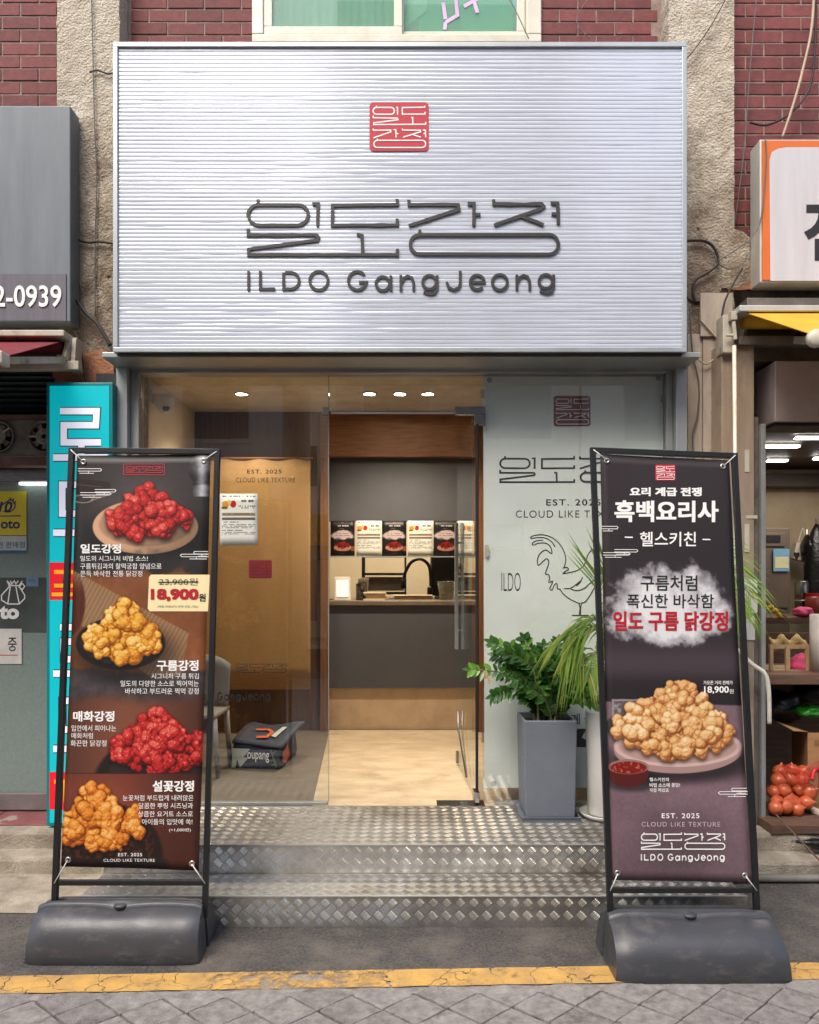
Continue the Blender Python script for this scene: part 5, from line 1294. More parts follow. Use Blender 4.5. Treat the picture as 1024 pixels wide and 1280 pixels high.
def cloud_mark(mp, parent, x, y, s=1.0, flip=1):
    f = lambda dx: x + dx * s * flip
    strokes([[(f(0), y), (f(28), y), (f(29.5), y + 1.6), (f(28), y + 3.2), (f(0), y + 3.2)], [(f(2), y + 6), (f(20), y + 6)], [(f(13), y + 3.4), (f(13), y + 5.6)]], mp, .75, G['white_print'], parent, .0014, 0, 'cloud_mark')
cloud_mark(mL, bnL, 98, 587); cloud_mark(mL, bnL, 119, 614, .9); cloud_mark(mL, bnL, 101, 618, 1.3); cloud_mark(mL, bnL, 260, 693.5, .6, -1); cloud_mark(mL, bnL, 261, 697, 1.2, -1)
# right banner
seal((819, 582, 844, 603), mR, G['seal_red'], Wp, bnR, .0014, 20)
R_('요리 계급 전쟁', (787, 612, 876, 623), b=.01, fat=.9); R_('흑백요리사', (768, 629, 896, 656), b=.0, fat=1.9); R_('헬스키친', (800, 670, 870, 689), b=.012)
poly([(781, 676.2), (791, 676.4), (791, 678), (781, 677.8)], mR, Wp, bnR, .0014, 'dash_mark'); poly([(878, 679), (888, 679.3), (888, 680.8), (878, 680.5)], mR, Wp, bnR, .0014, 'dash_mark')
R_('구름처럼', (801, 726, 872, 746), Ik, .012); R_('폭신한 바삭함', (784, 750, 893, 768), Ik, .012); R_('일도 구름 닭강정', (767, 772, 910, 796), Rp, .008, fat=1.1)
R_('가오픈 거리 판매가', (880, 859.5, 917, 864.5), b=.01); R_('18,900', (881, 866.5, 912, 876), b=.02); R_('원', (912.8, 870, 918, 875.5))
R_('헬스키친의', (812, 979, 836, 983.5), b=.01); R_('비법 소스에 퐁당!', (812, 985.5, 850, 990.5), b=.01); R_('직접 찍었죠', (812, 992, 836, 996.5), b=.01)
R_('EST. 2025', (827, 1022, 874, 1028), b=.012, sp=1.2); R_('CLOUD LIKE TEXTURE', (802, 1032.5, 900, 1038), sp=1.2, m=mat('soft_print', srgb(200, 184, 188), .5)); wordmark((801, 1045, 904, 1066), mR, Wp, bnR, 24, .0014); latin_mark((801, 1071, 905, 1080), mR, Wp, bnR, 23, .0014)
cloud_mark(mR, bnR, 752, 663, .7); cloud_mark(mR, bnR, 768, 693, 1.0); cloud_mark(mR, bnR, 754, 697, 1.15); cloud_mark(mR, bnR, 934, 992, .65, -1); cloud_mark(mR, bnR, 935, 996, 1.25, -1)

# ================================================================== planters and plants
def box_taper(mb, cx_, cy_, z0, z1, w0, w1, wall_=0.0):
    lo = [mb.vert((cx_ + sx * w0 / 2, cy_ + sy * w0 / 2, z0)) for sx, sy in ((-1,-1),(1,-1),(1,1),(-1,1))]
    hi = [mb.vert((cx_ + sx * w1 / 2, cy_ + sy * w1 / 2, z1)) for sx, sy in ((-1,-1),(1,-1),(1,1),(-1,1))]
    inn = [mb.vert((cx_ + sx * (w1 / 2 - wall_), cy_ + sy * (w1 / 2 - wall_), z1)) for sx, sy in ((-1,-1),(1,-1),(1,1),(-1,1))]
    ilo = [mb.vert((cx_ + sx * (w1 / 2 - wall_ - .005), cy_ + sy * (w1 / 2 - wall_ - .005), z1 - .05)) for sx, sy in ((-1,-1),(1,-1),(1,1),(-1,1))]
    mb.f.append(lo[::-1])
    for A, B in ((lo, hi), (hi, inn), (inn, ilo)):
        for k in range(4): mb.f.append([A[k], A[(k + 1) % 4], B[(k + 1) % 4], B[k]])
    mb.f.append(ilo); return mb
PD = 4.12; pc = P(687.5, 0, PD).x + .005; pw = 0.288
pl = thing('square_planter', 'tall grey square planter on the top step', 'planter', (pc, PD + pw / 2, FZ))
G['planter_grey'] = mat('planter_grey', srgb(116, 122, 132), 0.5, col2=srgb(104, 110, 120), vs=4, bump=0.04, bs=200, dirt=srgb(140, 142, 144), ds=5, dth=(.62, .8))
pz1 = P(0, 901, PD).z
box_taper(MB(), pc, PD + pw / 2, FZ + .022, pz1, .268, pw, .014).build('pot', G['planter_grey'], pl, bev=.006)
mb = MB(); box_taper(mb, pc, PD + pw / 2, FZ + .003, FZ + .032, .30, .325, .006); mb.build('saucer', G['planter_grey'], pl, bev=.003)
G['soil'] = mat('soil', srgb(74, 58, 44), 0.95, bump=.9, bs=90)
MB().box((pc - .12, PD + .025, pz1 - .048), (pc + .12, PD + pw - .025, pz1 - .03)).build('soil', G['soil'], pl)
wx = P(757, 0, 4.2).x; wy = 4.22
pw2 = thing('round_planter', 'tall white cylinder planter partly behind the right banner stand', 'planter', (wx, wy, FZ))
G['planter_white'] = mat('planter_white', srgb(214, 212, 206), 0.35, col2=srgb(204, 200, 192), vs=3)
wz1 = P(0, 893, 4.12).z
MB().lathe([(.0, .02), (.088, .02), (.094, .03), (.104, wz1 - FZ - .004), (.101, wz1 - FZ), (.093, wz1 - FZ), (.09, wz1 - FZ - .07), (0, wz1 - FZ - .07)], (wx, wy, FZ), 36).build('pot', G['planter_white'], pw2, smooth=True)
MB().lathe([(.0, .003), (.12, .003), (.14, .03), (.135, .032), (.115, .012), (0, .012)], (wx, wy, FZ), 36).build('saucer', G['planter_white'], pw2, smooth=True)
MB().lathe([(.0, wz1 - FZ - .05), (.09, wz1 - FZ - .052)], (wx, wy, FZ), 20).build('soil', G['soil'], pw2)
def leaf_mat(name, c1, c2, rough=.35, tr=.25):
    m = mat(name, c1, rough, col2=c2, vs=7, spec=.5)
    b = m.node_tree.nodes['Principled BSDF']; N = m.node_tree.nodes; L = m.node_tree.links
    t_ = N.new('ShaderNodeBsdfTranslucent'); t_.inputs[0].default_value = tuple(min(1, x * 1.8) for x in c1[:3]) + (1,)
    ms = N.new('ShaderNodeMixShader'); ms.inputs[0].default_value = tr; out = [x for x in N if x.type == 'OUTPUT_MATERIAL'][0]
    L.new(b.outputs[0], ms.inputs[1]); L.new(t_.outputs[0], ms.inputs[2]); L.new(ms.outputs[0], out.inputs[0]); return m
G['zz_leaf'] = leaf_mat('glossy_leaf', srgb(66, 108, 44), srgb(32, 66, 26), .3, .15); G['zz_young'] = leaf_mat('young_leaf', srgb(112, 156, 52), srgb(80, 128, 40), .3, .25)
G['stem'] = mat('green_stem', srgb(124, 128, 84), .5, col2=srgb(100, 96, 62)); G['palm_leaf'] = leaf_mat('palm_leaf', srgb(132, 158, 70), srgb(96, 130, 50), .4, .3); G['palm_dry'] = leaf_mat('palm_dry', srgb(176, 162, 84), srgb(140, 128, 60), .5, .3)
def leaf(mb, base, d, nrm, L, W, fold=.25, droop=.15):
    d = d.normalized(); s_ = d.cross(nrm).normalized(); n_ = s_.cross(d).normalized()
    prof = ((0, .12), (.22, .78), (.5, 1.0), (.75, .72), (.92, .3), (1, 0)); ids = []
    for t_, w_ in prof:
        c_ = base + d * L * t_ - Vector((0, 0, 1)) * droop * L * t_ * t_
        if w_ == 0: ids.append((mb.vert(c_),) * 3)
        else: ids.append((mb.vert(c_ + s_ * W * w_ / 2 + n_ * fold * W * w_ / 2), mb.vert(c_), mb.vert(c_ - s_ * W * w_ / 2 + n_ * fold * W * w_ / 2)))
    for a_, b_ in zip(ids[:-1], ids[1:]):
        if b_[0] == b_[1]: mb.f.append([a_[0], a_[1], b_[1]]); mb.f.append([a_[1], a_[2], b_[1]])
        else: mb.f.append([a_[0], a_[1], b_[1], b_[0]]); mb.f.append([a_[1], a_[2], b_[2], b_[1]])
zz = thing('zz_plant', 'dark glossy bushy plant growing in the grey square planter', 'plant', (pc, PD + pw / 2, pz1 - .03))
rn = random.Random(8); old = MB(); young = MB()
org = Vector((pc, PD + pw / 2, pz1 - .03))
# (dx, dz, dy) of the tips as seen: left sprays, upright centre, right and low sprays
tips = [(-.42, .30, -.05), (-.30, .44, .02), (-.27, .36, .08), (-.20, .42, -.04), (-.14, .40, .06), (-.12, .46, .0), (-.05, .37, .08), (-.02, .42, -.03), (.03, .40, .05), (.07, .44, .0), (.12, .36, -.06),
        (.16, .33, .05), (.20, .26, -.08), (.24, .22, .02), (.18, .16, -.14), (.10, .2, -.16), (.0, .22, -.16), (-.1, .2, -.15), (-.18, .22, -.12), (-.30, .16, -.10), (.26, .12, -.06), (-.22, .3, -.1), (.05, .3, -.12), (-.03, .3, -.14), (.14, .24, -.14), (-.1, .3, -.1), (-.15, .34, .0), (.1, .3, .04)]
rt = random.Random(77); tips += [(rt.uniform(-.24, .26), rt.uniform(.14, .40), rt.uniform(-.17, .05)) for _ in range(20)]
for k, (dx, dz, dy) in enumerate(tips):
    tip = org + Vector((dx, dy, dz)); b0 = org + Vector((rn.uniform(-.08, .08), rn.uniform(-.08, .06), 0))
    mid = b0.lerp(tip, .5) + Vector((-dx * .18, 0, .09 if abs(dx) > .15 else .03))
    pts = spline([b0, mid, tip], 9)
    MB().tube(pts, [0.008 - .005 * i / len(pts) for i in range(len(pts))], 6).build('stem', G['stem'], zz, smooth=True)
    n_ = len(pts); yg = k in (12, 13, 14, 20)
    st0 = .42 if k in (0, 19) else .22
    for i in range(int(n_ * st0), n_):
        d = (pts[min(i + 1, n_ - 1)] - pts[max(i - 1, 0)]).normalized(); side = d.cross(Vector((0, -1, .3))).normalized()
        for s_ in (-1, 1):
            for rep in range(2 if k > 2 and rn.random() < .6 else 1):
                ld_ = (side * s_ + d * .75 + Vector((rn.uniform(-.2, .2), rn.uniform(-.45, .1), rn.uniform(-.15, .25))))
                L = rn.uniform(.055, .085) * (1 - .25 * i / n_); mb = young if (yg or (k == 0 and i > n_ * .8) or rn.random() < .05) else old
                leaf(mb, pts[i] + Vector((0, -.002, 0)), ld_, Vector((rn.uniform(-.3, .3), -1, .6)), L, L * rn.uniform(.42, .52), .3, .12)
    leaf(old, pts[-1], pts[-1] - pts[-2], Vector((0, -1, .5)), .06, .026)
o = old.build('foliage', G['zz_leaf'], zz, fix=False, smooth=True); o = young.build('young_foliage', G['zz_young'], zz, fix=False, smooth=True)
curl = MB()
for px_, py_ in ((604, 838), (609, 845), (630, 841)):
    p_ = P(px_, py_, 4.18); leaf(curl, p_, Vector((.3, -.2, -1)), Vector((1, -1, 0)), .04, .03, .9, .3)
curl.build('dry_leaf', mat('dry_leaf', srgb(206, 176, 128), .7), zz, fix=False, smooth=True)
pm = thing('palm_plant', 'feathery light green palm growing in the white round planter', 'plant', (wx, wy, wz1 - .05))
porg = Vector((wx, wy, wz1 - .05)); lv = MB(); dl = MB()
def frond(pts3, Lmax, dens_=1.0, droop=.5, dry=.08, seed=0, fan=.8, start=.3):
    r = random.Random(seed); pts = spline(pts3, 14); n_ = len(pts)
    MB().tube(pts, [max(.0065 - .0052 * i / n_, .0012) for i in range(n_)], 6).build('frond_stem', G['stem'], pm, smooth=True)
    for i in range(int(n_ * start), n_):
        t_ = (i / n_ - start) / (1 - start); d = (pts[min(i + 1, n_ - 1)] - pts[max(i - 1, 0)]).normalized()
        sd = d.cross(Vector((0, -1, 0))).normalized()
        for s_ in (-1, 1):
            L = Lmax * (math.sin(math.pi * min(.12 + .85 * t_, 1)) ** .6 + .15) * r.uniform(.8, 1.1)
            ld_ = sd * s_ * fan + d * .9 + Vector((r.uniform(-.1, .1), r.uniform(-.35, .2), r.uniform(-.1, .1)))
            mb = dl if r.random() < dry else lv
            d0 = ld_.normalized(); s2 = d0.cross(Vector((0, -1, .2))).normalized(); W = .009
            prev = None
            for q, (tt, w_) in enumerate(((0, .3), (.3, 1), (.65, .8), (1, .0))):
                c_ = pts[i] + d0 * L * tt - Vector((0, 0, 1)) * droop * L * tt * tt
                cur = (mb.vert(c_ + s2 * W * w_ / 2), mb.vert(c_ - s2 * W * w_ / 2))
                if prev: mb.f.append([prev[0], prev[1], cur[1], cur[0]])
                prev = cur
def W3(px_, py_, D): return P(px_, py_, D)
frond([porg, W3(758, 830, 4.2), W3(752, 770, 4.16), W3(748, 720, 4.12)], .30, 1, .02, .03, 1, .55, .82)
frond([porg, W3(757, 830, 4.18), W3(754, 770, 4.1), W3(756, 700, 4.06)], .26, 1, .05, .03, 2, .4, .85)
frond([porg, W3(757, 820, 4.2), W3(745, 775, 4.05), W3(724, 782, 4.0), W3(705, 800, 3.97)], .22, 1, .85, .2, 3, .5, .5)
frond([porg, W3(758, 830, 4.2), W3(752, 790, 4.1), W3(735, 785, 4.02), W3(718, 812, 3.98)], .2, 1, .8, .1, 4, .5, .5)
frond([porg, W3(766, 790, 4.22), W3(810, 690, 4.25), W3(890, 680, 4.2), W3(938, 745, 4.1)], .24, 1, .55, .1, 6, .7, .45)
frond([porg, W3(770, 800, 4.2), W3(820, 720, 4.2), W3(890, 705, 4.15), W3(930, 770, 4.05)], .2, 1, .7, .1, 7, .6, .5)
frond([porg, W3(762, 830, 4.15), W3(768, 780, 4.1), W3(775, 730, 4.05)], .2, 1, .3, .1, 8, .5, .3)
frond([porg, W3(757, 850, 4.12), W3(745, 815, 4.05), W3(735, 850, 3.98)], .18, 1, .6, .1, 9, .6, .2)
lv.build('leaflets', G['palm_leaf'], pm, fix=False)['kind'] = 'stuff'; dl.build('dry_leaflets', G['palm_dry'], pm, fix=False)['kind'] = 'stuff'

# ================================================================== left neighbour: lottery shop
G['dark_grey_sign'] = mat('grey_sign', srgb(112, 120, 126), .45, col2=srgb(98, 106, 112), vs=3, stretch=(4, 1, .5), dirt=srgb(140, 148, 152), ds=5, dth=(.62, .85), dstretch=(6, 1, .4))
t = thing('fascia_sign', 'dark grey sign box with white telephone digits at upper left', 'sign', (-2.9, 4.42, 2.9))
a = P(88, 132, 4.36); b = P(88, 402, 4.36)
MB().box((-3.9, 4.36, b.z), (a.x, 4.48, a.z)).build('sign_box', G['dark_grey_sign'], t, bev=.006)
MB().box((-3.9, 4.354, b.z + .004), (P(83, 0, 4.36).x, 4.362, P(0, 343, 4.36).z)).build('lower_strip', mat('strip_purple_grey', srgb(104, 100, 108), .5, col2=srgb(84, 82, 92), vs=4, stretch=(8, 1, .3)), t)
lettering('2-0939', (-7, 357, 77, 384), wall(4.353), G['white_print'], t, .001, .012, 1.0, .004)
G['beige_metal'] = mat('beige_metal', srgb(196, 188, 172), .5, col2=srgb(160, 150, 134), vs=8, dirt=srgb(110, 98, 84), ds=8, dth=(.56, .75))
G['maroon_cloth'] = mat('maroon_cloth', srgb(116, 30, 42), .8, bump=.2, bs=200)
aw = thing('awning', 'half rolled maroon awning with beige arms at the left edge', 'awning', (-2.6, 4.2, 2.9))
X1_ = P(88, 0, 4.3).x
MB().box((-4, 4.22, P(0, 420, 4.22).z), (X1_, 4.42, P(0, 412, 4.22).z)).build('cover', G['beige_metal'], aw, bev=.006)
MB().tube([(-4, 4.33, P(0, 433, 4.33).z), (P(79, 0, 4.33).x, 4.33, P(0, 433, 4.33).z)], .045, 16).build('roller', G['maroon_cloth'], aw, smooth=True)
mb = MB(); q0 = Vector((P(79, 0, 4.3).x, 4.29, P(0, 428, 4.3).z)); q1 = Vector((q0.x + .0, 3.68, 2.68))
mb.prism([q0, q1, Vector((-4, q1.y, q1.z)), Vector((-4, q0.y, q0.z))], (0, 0, .004)); mb.build('fabric', G['maroon_cloth'], aw)
MB().box((-4, 3.64, q1.z - .03), (q1.x - .02, 3.70, q1.z + .012)).build('front_bar', G['beige_metal'], aw, bev=.006)
MB().box((q1.x - .02, 3.63, q1.z - .045), (q1.x + .012, 3.71, q1.z + .02)).build('end_cap', G['beige_metal'], aw, bev=.008)
MB().pbox(84, 422, 96, 462, 4.33, .09).build('bracket', G['beige_metal'], aw, bev=.004)
mb = MB(); mb.bar(P(88, 424, 4.32), P(81, 450, 4.28), .03); mb.bar(P(92, 452, 4.3), P(94, 424, 4.3), .022); mb.build('arm_joint', G['beige_metal'], aw)
mb = MB(); mb.box((-4, 4.28, P(0, 463, 4.3).z), (P(100, 0, 4.3).x, 4.33, P(0, 452, 4.3).z)); mb.build('torsion_bar', G['beige_metal'], aw, bev=.004)
MB().bar(P(80, 450, 4.26), Vector((q1.x - .1, 3.7, q1.z - .01)), .025, .035).build('folding_arm', G['beige_metal'], aw)
G['teal_slat'] = mat('dark_teal_slat', srgb(40, 54, 62), .4, .3, col2=srgb(26, 34, 40), vs=3, stretch=(1, 1, 1))
ls = thing('roller_shutter', 'dark teal slatted shutter bundle beneath the maroon awning', 'shutter', (-2.7, 4.55, 2.6))
zz0 = P(0, 517, 4.52).z; zz1 = P(0, 440, 4.52).z; ns_ = 11
for k in range(ns_):
    z = zz0 + (zz1 - zz0) * k / ns_; h_ = (zz1 - zz0) / ns_
    MB().prism([Vector((-4, y, zv)) for y, zv in ((4.52, z + .002), (4.505, z + h_ * .5), (4.52, z + h_ - .003), (4.55, z + h_ - .003), (4.55, z + .002))], (4 - 2.10, 0, 0)).build('slat', G['teal_slat'], ls)
hd = thing('vent_hood', 'grubby metal panel with two round extractor fans under the shutter', 'vent panel', (-2.5, 4.5, 2.4))
G['grubby_metal'] = mat('grubby_metal', srgb(140, 132, 122), .5, .4, col2=srgb(106, 98, 90), vs=8, dirt=srgb(70, 60, 54), ds=6, dth=(.55, .75))
G['rust_metal'] = mat('rusty_strip', srgb(120, 88, 76), .7, .2, col2=srgb(90, 66, 60), vs=14, bump=.3)
MB().box((-4, 4.50, P(0, 570, 4.5).z), (-2.085, 4.56, P(0, 524, 4.5).z)).build('panel', G['grubby_metal'], hd, bev=.003)
MB().box((-4, 4.47, P(0, 524, 4.47).z + .001), (-2.085, 4.54, P(0, 518, 4.47).z)).build('rusty_rail', G['rust_metal'], hd, bev=.003)
MB().box((-4, 4.46, P(0, 582, 4.46).z), (-2.085, 4.56, P(0, 571, 4.46).z)).build('rusty_rail', G['rust_metal'], hd, bev=.003)
for px_ in (-2, 56):
    c_ = P(px_, 546, 4.495); f_ = MB()
    f_.lathe([(.095, .004), (.098, -.012), (.088, -.016), (.082, .0), (.08, .004)], c_, 28, 'y'); f_o = f_.build('extractor_fan', G['grubby_metal'], hd, smooth=True)
    MB().lathe([(.0, .003), (.081, .003)], c_, 24, 'y').build('fan_recess', mat('fan_dark', srgb(44, 40, 38), .8), f_o)
    for rr_ in (.045, .036, .027, .018): MB().lathe([(rr_ - .003, -.012), (rr_, -.014), (rr_ + .003, -.012)], c_, 24, 'y').build('guard_ring', G['beige_metal'], f_o, smooth=True)
    for k in range(3 if px_ < 0 else 2):
        an = R(35 + 120 * k) if px_ < 0 else R(180 * k); MB().bar(c_ + Vector((.04 * math.cos(an), -.012, .04 * math.sin(an))), c_ + Vector((.09 * math.cos(an), -.012, .09 * math.sin(an))), .012, .006, (0, 1, 0)).build('guard_spoke', G['beige_metal'], f_o)
    for k in range(7):
        an = 2 * math.pi * k / 7; d1 = Vector((math.cos(an), 0, math.sin(an))); d2 = Vector((math.cos(an + .5), 0, math.sin(an + .5)))
        MB().face(c_ + d1 * .025 + Vector((0, -.006, 0)), c_ + d1 * .076 + Vector((0, -.008, 0)), c_ + d2 * .076 + Vector((0, -.002, 0)), c_ + d2 * .025 + Vector((0, -.002, 0))).build('fan_blade', G['grubby_metal'], f_o)
sfl = thing('frosted_storefront', 'frosted grey-green lottery shop window with stickers at left', 'storefront', (-2.8, 4.64, .2))
G['frost'] = mat('frosted_film', srgb(132, 146, 140), .3, col2=srgb(118, 132, 127), vs=60, bump=.03, bs=300, coat=.4)
YF = 4.62
MB().box((-4, YF, P(0, 990, YF).z), (-2.1, YF + .012, P(0, 603, YF).z)).build('pane', G['frost'], sfl)
MB().box((-4, YF - .03, P(0, 1011, YF).z), (-2.1, YF + .05, P(0, 990, YF).z - .001)).build('sill', mat('sill_grey', srgb(140, 132, 130), .5, .3, col2=srgb(112, 104, 104), vs=5), sfl, bev=.004)
MB().box((-4, YF - .04, P(0, 603, YF).z + .001), (-2.1, YF + .05, P(0, 583, YF).z)).build('head_rail', G['chrome'], sfl, bev=.004)
tube_l = emit_mat('tube_glow', (.95, 1, 1), 2.0)
MB().box((-2.36, YF - .043, P(0, 607, YF).z), (-2.12, YF - .025, P(0, 604, YF).z)).build('light_strip', tube_l, sfl)
MB().box((-4, YF - .004, P(0, 790, YF).z), (-2.1, YF - .001, P(0, 722, YF).z)).build('clear_band', mat('clear_band', srgb(92, 98, 94), .15, col2=srgb(64, 70, 68), vs=3, coat=.6), sfl)
sw = wall(YF - .0045)
G['sticker_yellow'] = mat('sticker_yellow', srgb(222, 200, 40), .4, vmix=.1); G['navy_ink'] = mat('navy_ink', srgb(40, 44, 96), .5); G['blue_ink'] = mat('blue_ink', srgb(40, 110, 150), .5)
so = solo(MB().pbox(-20, 614, 33, 669, YF - .006, .001).build('window_sticker', G['sticker_yellow']), 'yellow square lottery sticker on the frosted window', 'sticker'); ym_ = wall(YF - .0062)
lettering('oto', (1, 650, 25, 661), ym_, G['navy_ink'], so, .0006, .03); lettering('10', (-2, 627, 14, 640), ym_, G['navy_ink'], so, .0006, .03, slant=3)
strokes([arc(9, 632, 10, 60, -120, 12, 8), [(12, 622), (15, 626)], [(17, 623), (16, 628)], [(20, 627), (17, 630)], [(-2, 634), (14, 624)]], ym_, 1.6, G['navy_ink'], so, .0006, 0, 'ball_mark')
poly([(-5, 644.6), (26, 644), (26, 645.6), (-5, 645.8)], ym_, G['navy_ink'], so, .0006, 'rule_line')
so = solo(MB().pbox(-20, 670, 33, 691, YF - .006, .001).build('window_sticker', mat('sticker_pale', srgb(206, 210, 200), .4)), 'pale strip sticker with blue writing below the yellow sticker', 'sticker')
lettering('복권 판매점', (-12, 677, 31, 685), ym_, G['blue_ink'], so, .0006, .01); poly([(-20, 688), (33, 688), (33, 691), (-20, 691)], ym_, G['blue_ink'], so, .0006, 'blue_band')
strokes([[(9, 726), (14, 732), (24, 732), (28, 726)], [(9, 726), (12, 733), (2, 744), (2, 750), (10, 755), (24, 755), (31, 748), (31, 744), (24, 733)], [(13, 733), (10, 754)], [(20, 733), (24, 754)], [(28, 729), (31, 733), (28, 737), (24, 734), (28, 729)], [(13, 726), (15, 730), (18, 726), (20, 730), (23, 726)]], sw, 1.5, G['white_print'], sfl, .001, 0, 'bag_mark')
lettering('to', (-1, 757, 24, 774), sw, G['white_print'], sfl, .001, .05)
so = solo(MB().pbox(-20, 786, 27, 830, YF - .006, .001).build('window_sticker', mat('sticker_white', srgb(222, 218, 212), .5)), 'white card with brush letters low on the frosted window', 'sticker')
lettering('중', (10, 797, 21, 814), ym_, G['ink'], so, .0006, .01); lettering('영', (-12, 797, -1, 814), ym_, G['ink'], so, .0006, .01); poly([(-18, 818.5), (22, 818.5), (22, 819.5), (-18, 819.5)], ym_, G['seal_red'], so, .0006, 'red_rule')
so = solo(MB().pbox(33, 721, 48, 733, YF - .006, .001).build('window_sticker', mat('sticker_blue', srgb(120, 150, 180), .4)), 'tiny blue sticker beside the white bag drawing', 'sticker')
lettering('카드', (35.5, 724, 45, 728), ym_, G['navy_ink'], so, .0006)
# teal light box
TD = 4.30
tb = thing('light_box_sign', 'tall teal light box sign standing beside the shop front', 'sign', (-1.9, 4.36, .2))
def teal_mat():
    m = mat('teal_acrylic', srgb(0, 150, 158), .35, vmix=.1, coat=.3); b = m.node_tree.nodes['Principled BSDF']; b.inputs['Emission Color'].default_value = (0.0, .42, .48, 1); b.inputs['Emission Strength'].default_value = .38; return m
G['teal_side'] = mat('teal_metal', srgb(14, 124, 128), .4, vmix=.2); G['teal_face'] = teal_mat()
a = P(58, 478, TD); b = P(141, 1033, TD)
MB().box((a.x, TD, b.z + .0), (b.x, TD + .10, a.z)).build('casing', G['teal_side'], tb, bev=.004)
MB().box((a.x + .02, TD - .003, b.z + .02), (b.x - .02, TD + .001, a.z - .02)).build('face', G['teal_face'], tb)
tmn = wall(TD - .0035); G['lit_white'] = mat('lit_white', srgb(226, 226, 240), .4, vmix=0, emit=.25); G['lit_red'] = mat('lit_red', srgb(216, 22, 40), .4, vmix=0, emit=.2); G['lit_orange'] = mat('lit_orange', srgb(240, 150, 26), .4, vmix=0, emit=.25)
def fat(lines, w1, w2, m1, m2):
    strokes(lines, tmn, w2, m2, tb, .0006, 0, 'letter_outline'); strokes(lines, tmn, w1, m1, tb, .003, 0, 'letter_fill')
def rieul(y, h_): return [(75.5, y), (121, y), (120, y + h_ * .45), (80, y + h_ * .45), (80, y + h_), (126.5, y + h_)]
fat([rieul(514, 39), [(102, 553), (102, 572)], [(67, 572), (135, 572)]], 8.2, 10.6, G['lit_white'], Ik)
for y in (606, 876):
    fat([[(101, y), (78, y), (78, y + 36), (101, y + 36)], [(131, y), (108, y), (108, y + 36), (131, y + 36)], [(104, y + 44), (104, y + 60)], [(67, y + 60), (136, y + 60)]], 8.2, 10.6, G['lit_white'], Ik)
poly([(62, 703), (137, 703), (137, 750), (62, 750)], tmn, G['lit_red'], tb, .0007, 'red_panel')
fat([[(68, 715), (130, 715)], [(82, 715), (82, 730)], [(112, 715), (112, 730)], [(68, 732), (130, 732)], [(65, 743), (134, 743)]], 5, 6.6, G['lit_orange'], Ik)
for y in (784,):
    fat([rieul(y, 40), [(102, y + 42), (102, y + 58)], [(67, y + 58), (135, y + 58)]], 8.2, 10.6, G['lit_white'], Ik)
poly([(62, 965), (137, 965), (137, 1012), (62, 1012)], tmn, G['lit_red'], tb, .0007, 'red_panel')
fat([[(68, 977), (130, 977)], [(82, 977), (82, 1003)], [(112, 977), (112, 1003)]], 5, 6.6, G['lit_orange'], Ik)
# black strip standing in for dark gap and conduit between teal box and shop front
o = MB().box((-1.82, 4.40, .2), (-1.695, 4.46, 2.80)).build('gap_strip', mat('gap_black', srgb(30, 30, 32), .6)); solo(o, 'narrow black strip standing in for the dark gap left of the shop front', 'trim')

# ================================================================== right neighbour: grocer
t = thing('fascia_sign', 'orange bordered white sign box at upper right', 'sign', (2.9, 4.4, 3.3))
a = P(950, 174, 4.36); b = P(950, 353, 4.36)
G['sign_alu'] = mat('weathered_alu', srgb(206, 206, 200), .45, .3, col2=srgb(180, 178, 168), vs=5, stretch=(1, 1, .4))
MB().box((a.x, 4.36, b.z), (4.2, 4.485, a.z)).build('sign_box', G['sign_alu'], t, bev=.005)
MB().box((a.x + .012, 4.352, b.z + .012), (4.2, 4.361, a.z - .012)).build('orange_border', mat('orange_vinyl', srgb(222, 112, 42), .45, vmix=.2), t)
rm = wall(4.351)
poly([(1300, 351), (963, 351), (962, 200), (965, 190), (972, 186), (984, 184), (1300, 184)], rm, mat('sign_white', srgb(206, 204, 208), .45, col2=srgb(192, 190, 194), vs=3, stretch=(5, 1, .4)), t, .001, 'white_field')
lettering('전', (1005, 250, 1068, 326), rm, G['ink'], t, .003, .03)
ay = thing('awning', 'yellow retractable awning over the grocer at right', 'awning', (2.8, 4.1, 2.9))
G['yellow_cloth'] = mat('yellow_cloth', srgb(222, 170, 40), .75, col2=srgb(200, 146, 30), vs=4, bump=.15, bs=220)
xa = P(918, 0, 4.25).x
MB().box((xa, 4.18, P(0, 389, 4.18).z), (4.3, 4.40, P(0, 381, 4.18).z)).build('cover', G['sign_alu'], ay, bev=.005)
zr = P(0, 400, 4.3).z
MB().tube([(P(928, 0, 4.3).x, 4.30, zr), (4.3, 4.30, zr)], .05, 16).build('roller', G['yellow_cloth'], ay, smooth=True)
q0 = Vector((P(928, 0, 4.27).x, 4.26, zr + .03)); q1 = Vector((q0.x, 3.52, 2.735))
mb = MB(); mb.prism([q0, q1, Vector((4.3, q1.y, q1.z)), Vector((4.3, q0.y, q0.z))], (0, 0, .004)); mb.build('fabric', G['yellow_cloth'], ay)
MB().box((q1.x + .03, 3.50, q1.z - .03), (4.3, 3.55, q1.z - .002)).build('front_bar', G['white_pvc'], ay, bev=.006)
MB().lathe([(.0, -.02), (.035, -.02), (.042, -.01), (.042, .012), (0, .014)], (q1.x + .012, 3.52, q1.z - .015), 16, 'y').build('end_cap', G['white_pvc'], ay, smooth=True)
mb = MB(); mb.prism([Vector((q1.x + .055, 3.50, q1.z - .028)), Vector((4.3, 3.50, q1.z - .028)), Vector((4.3, 3.50, q1.z - .20)), Vector((q1.x + .06, 3.50, q1.z - .20))], (0, .003, 0)); mb.build('valance', G['yellow_cloth'], ay)
MB().pbox(904, 393, 918, 441, 4.27, .1).build('bracket', G['beige_metal'], ay, bev=.005)
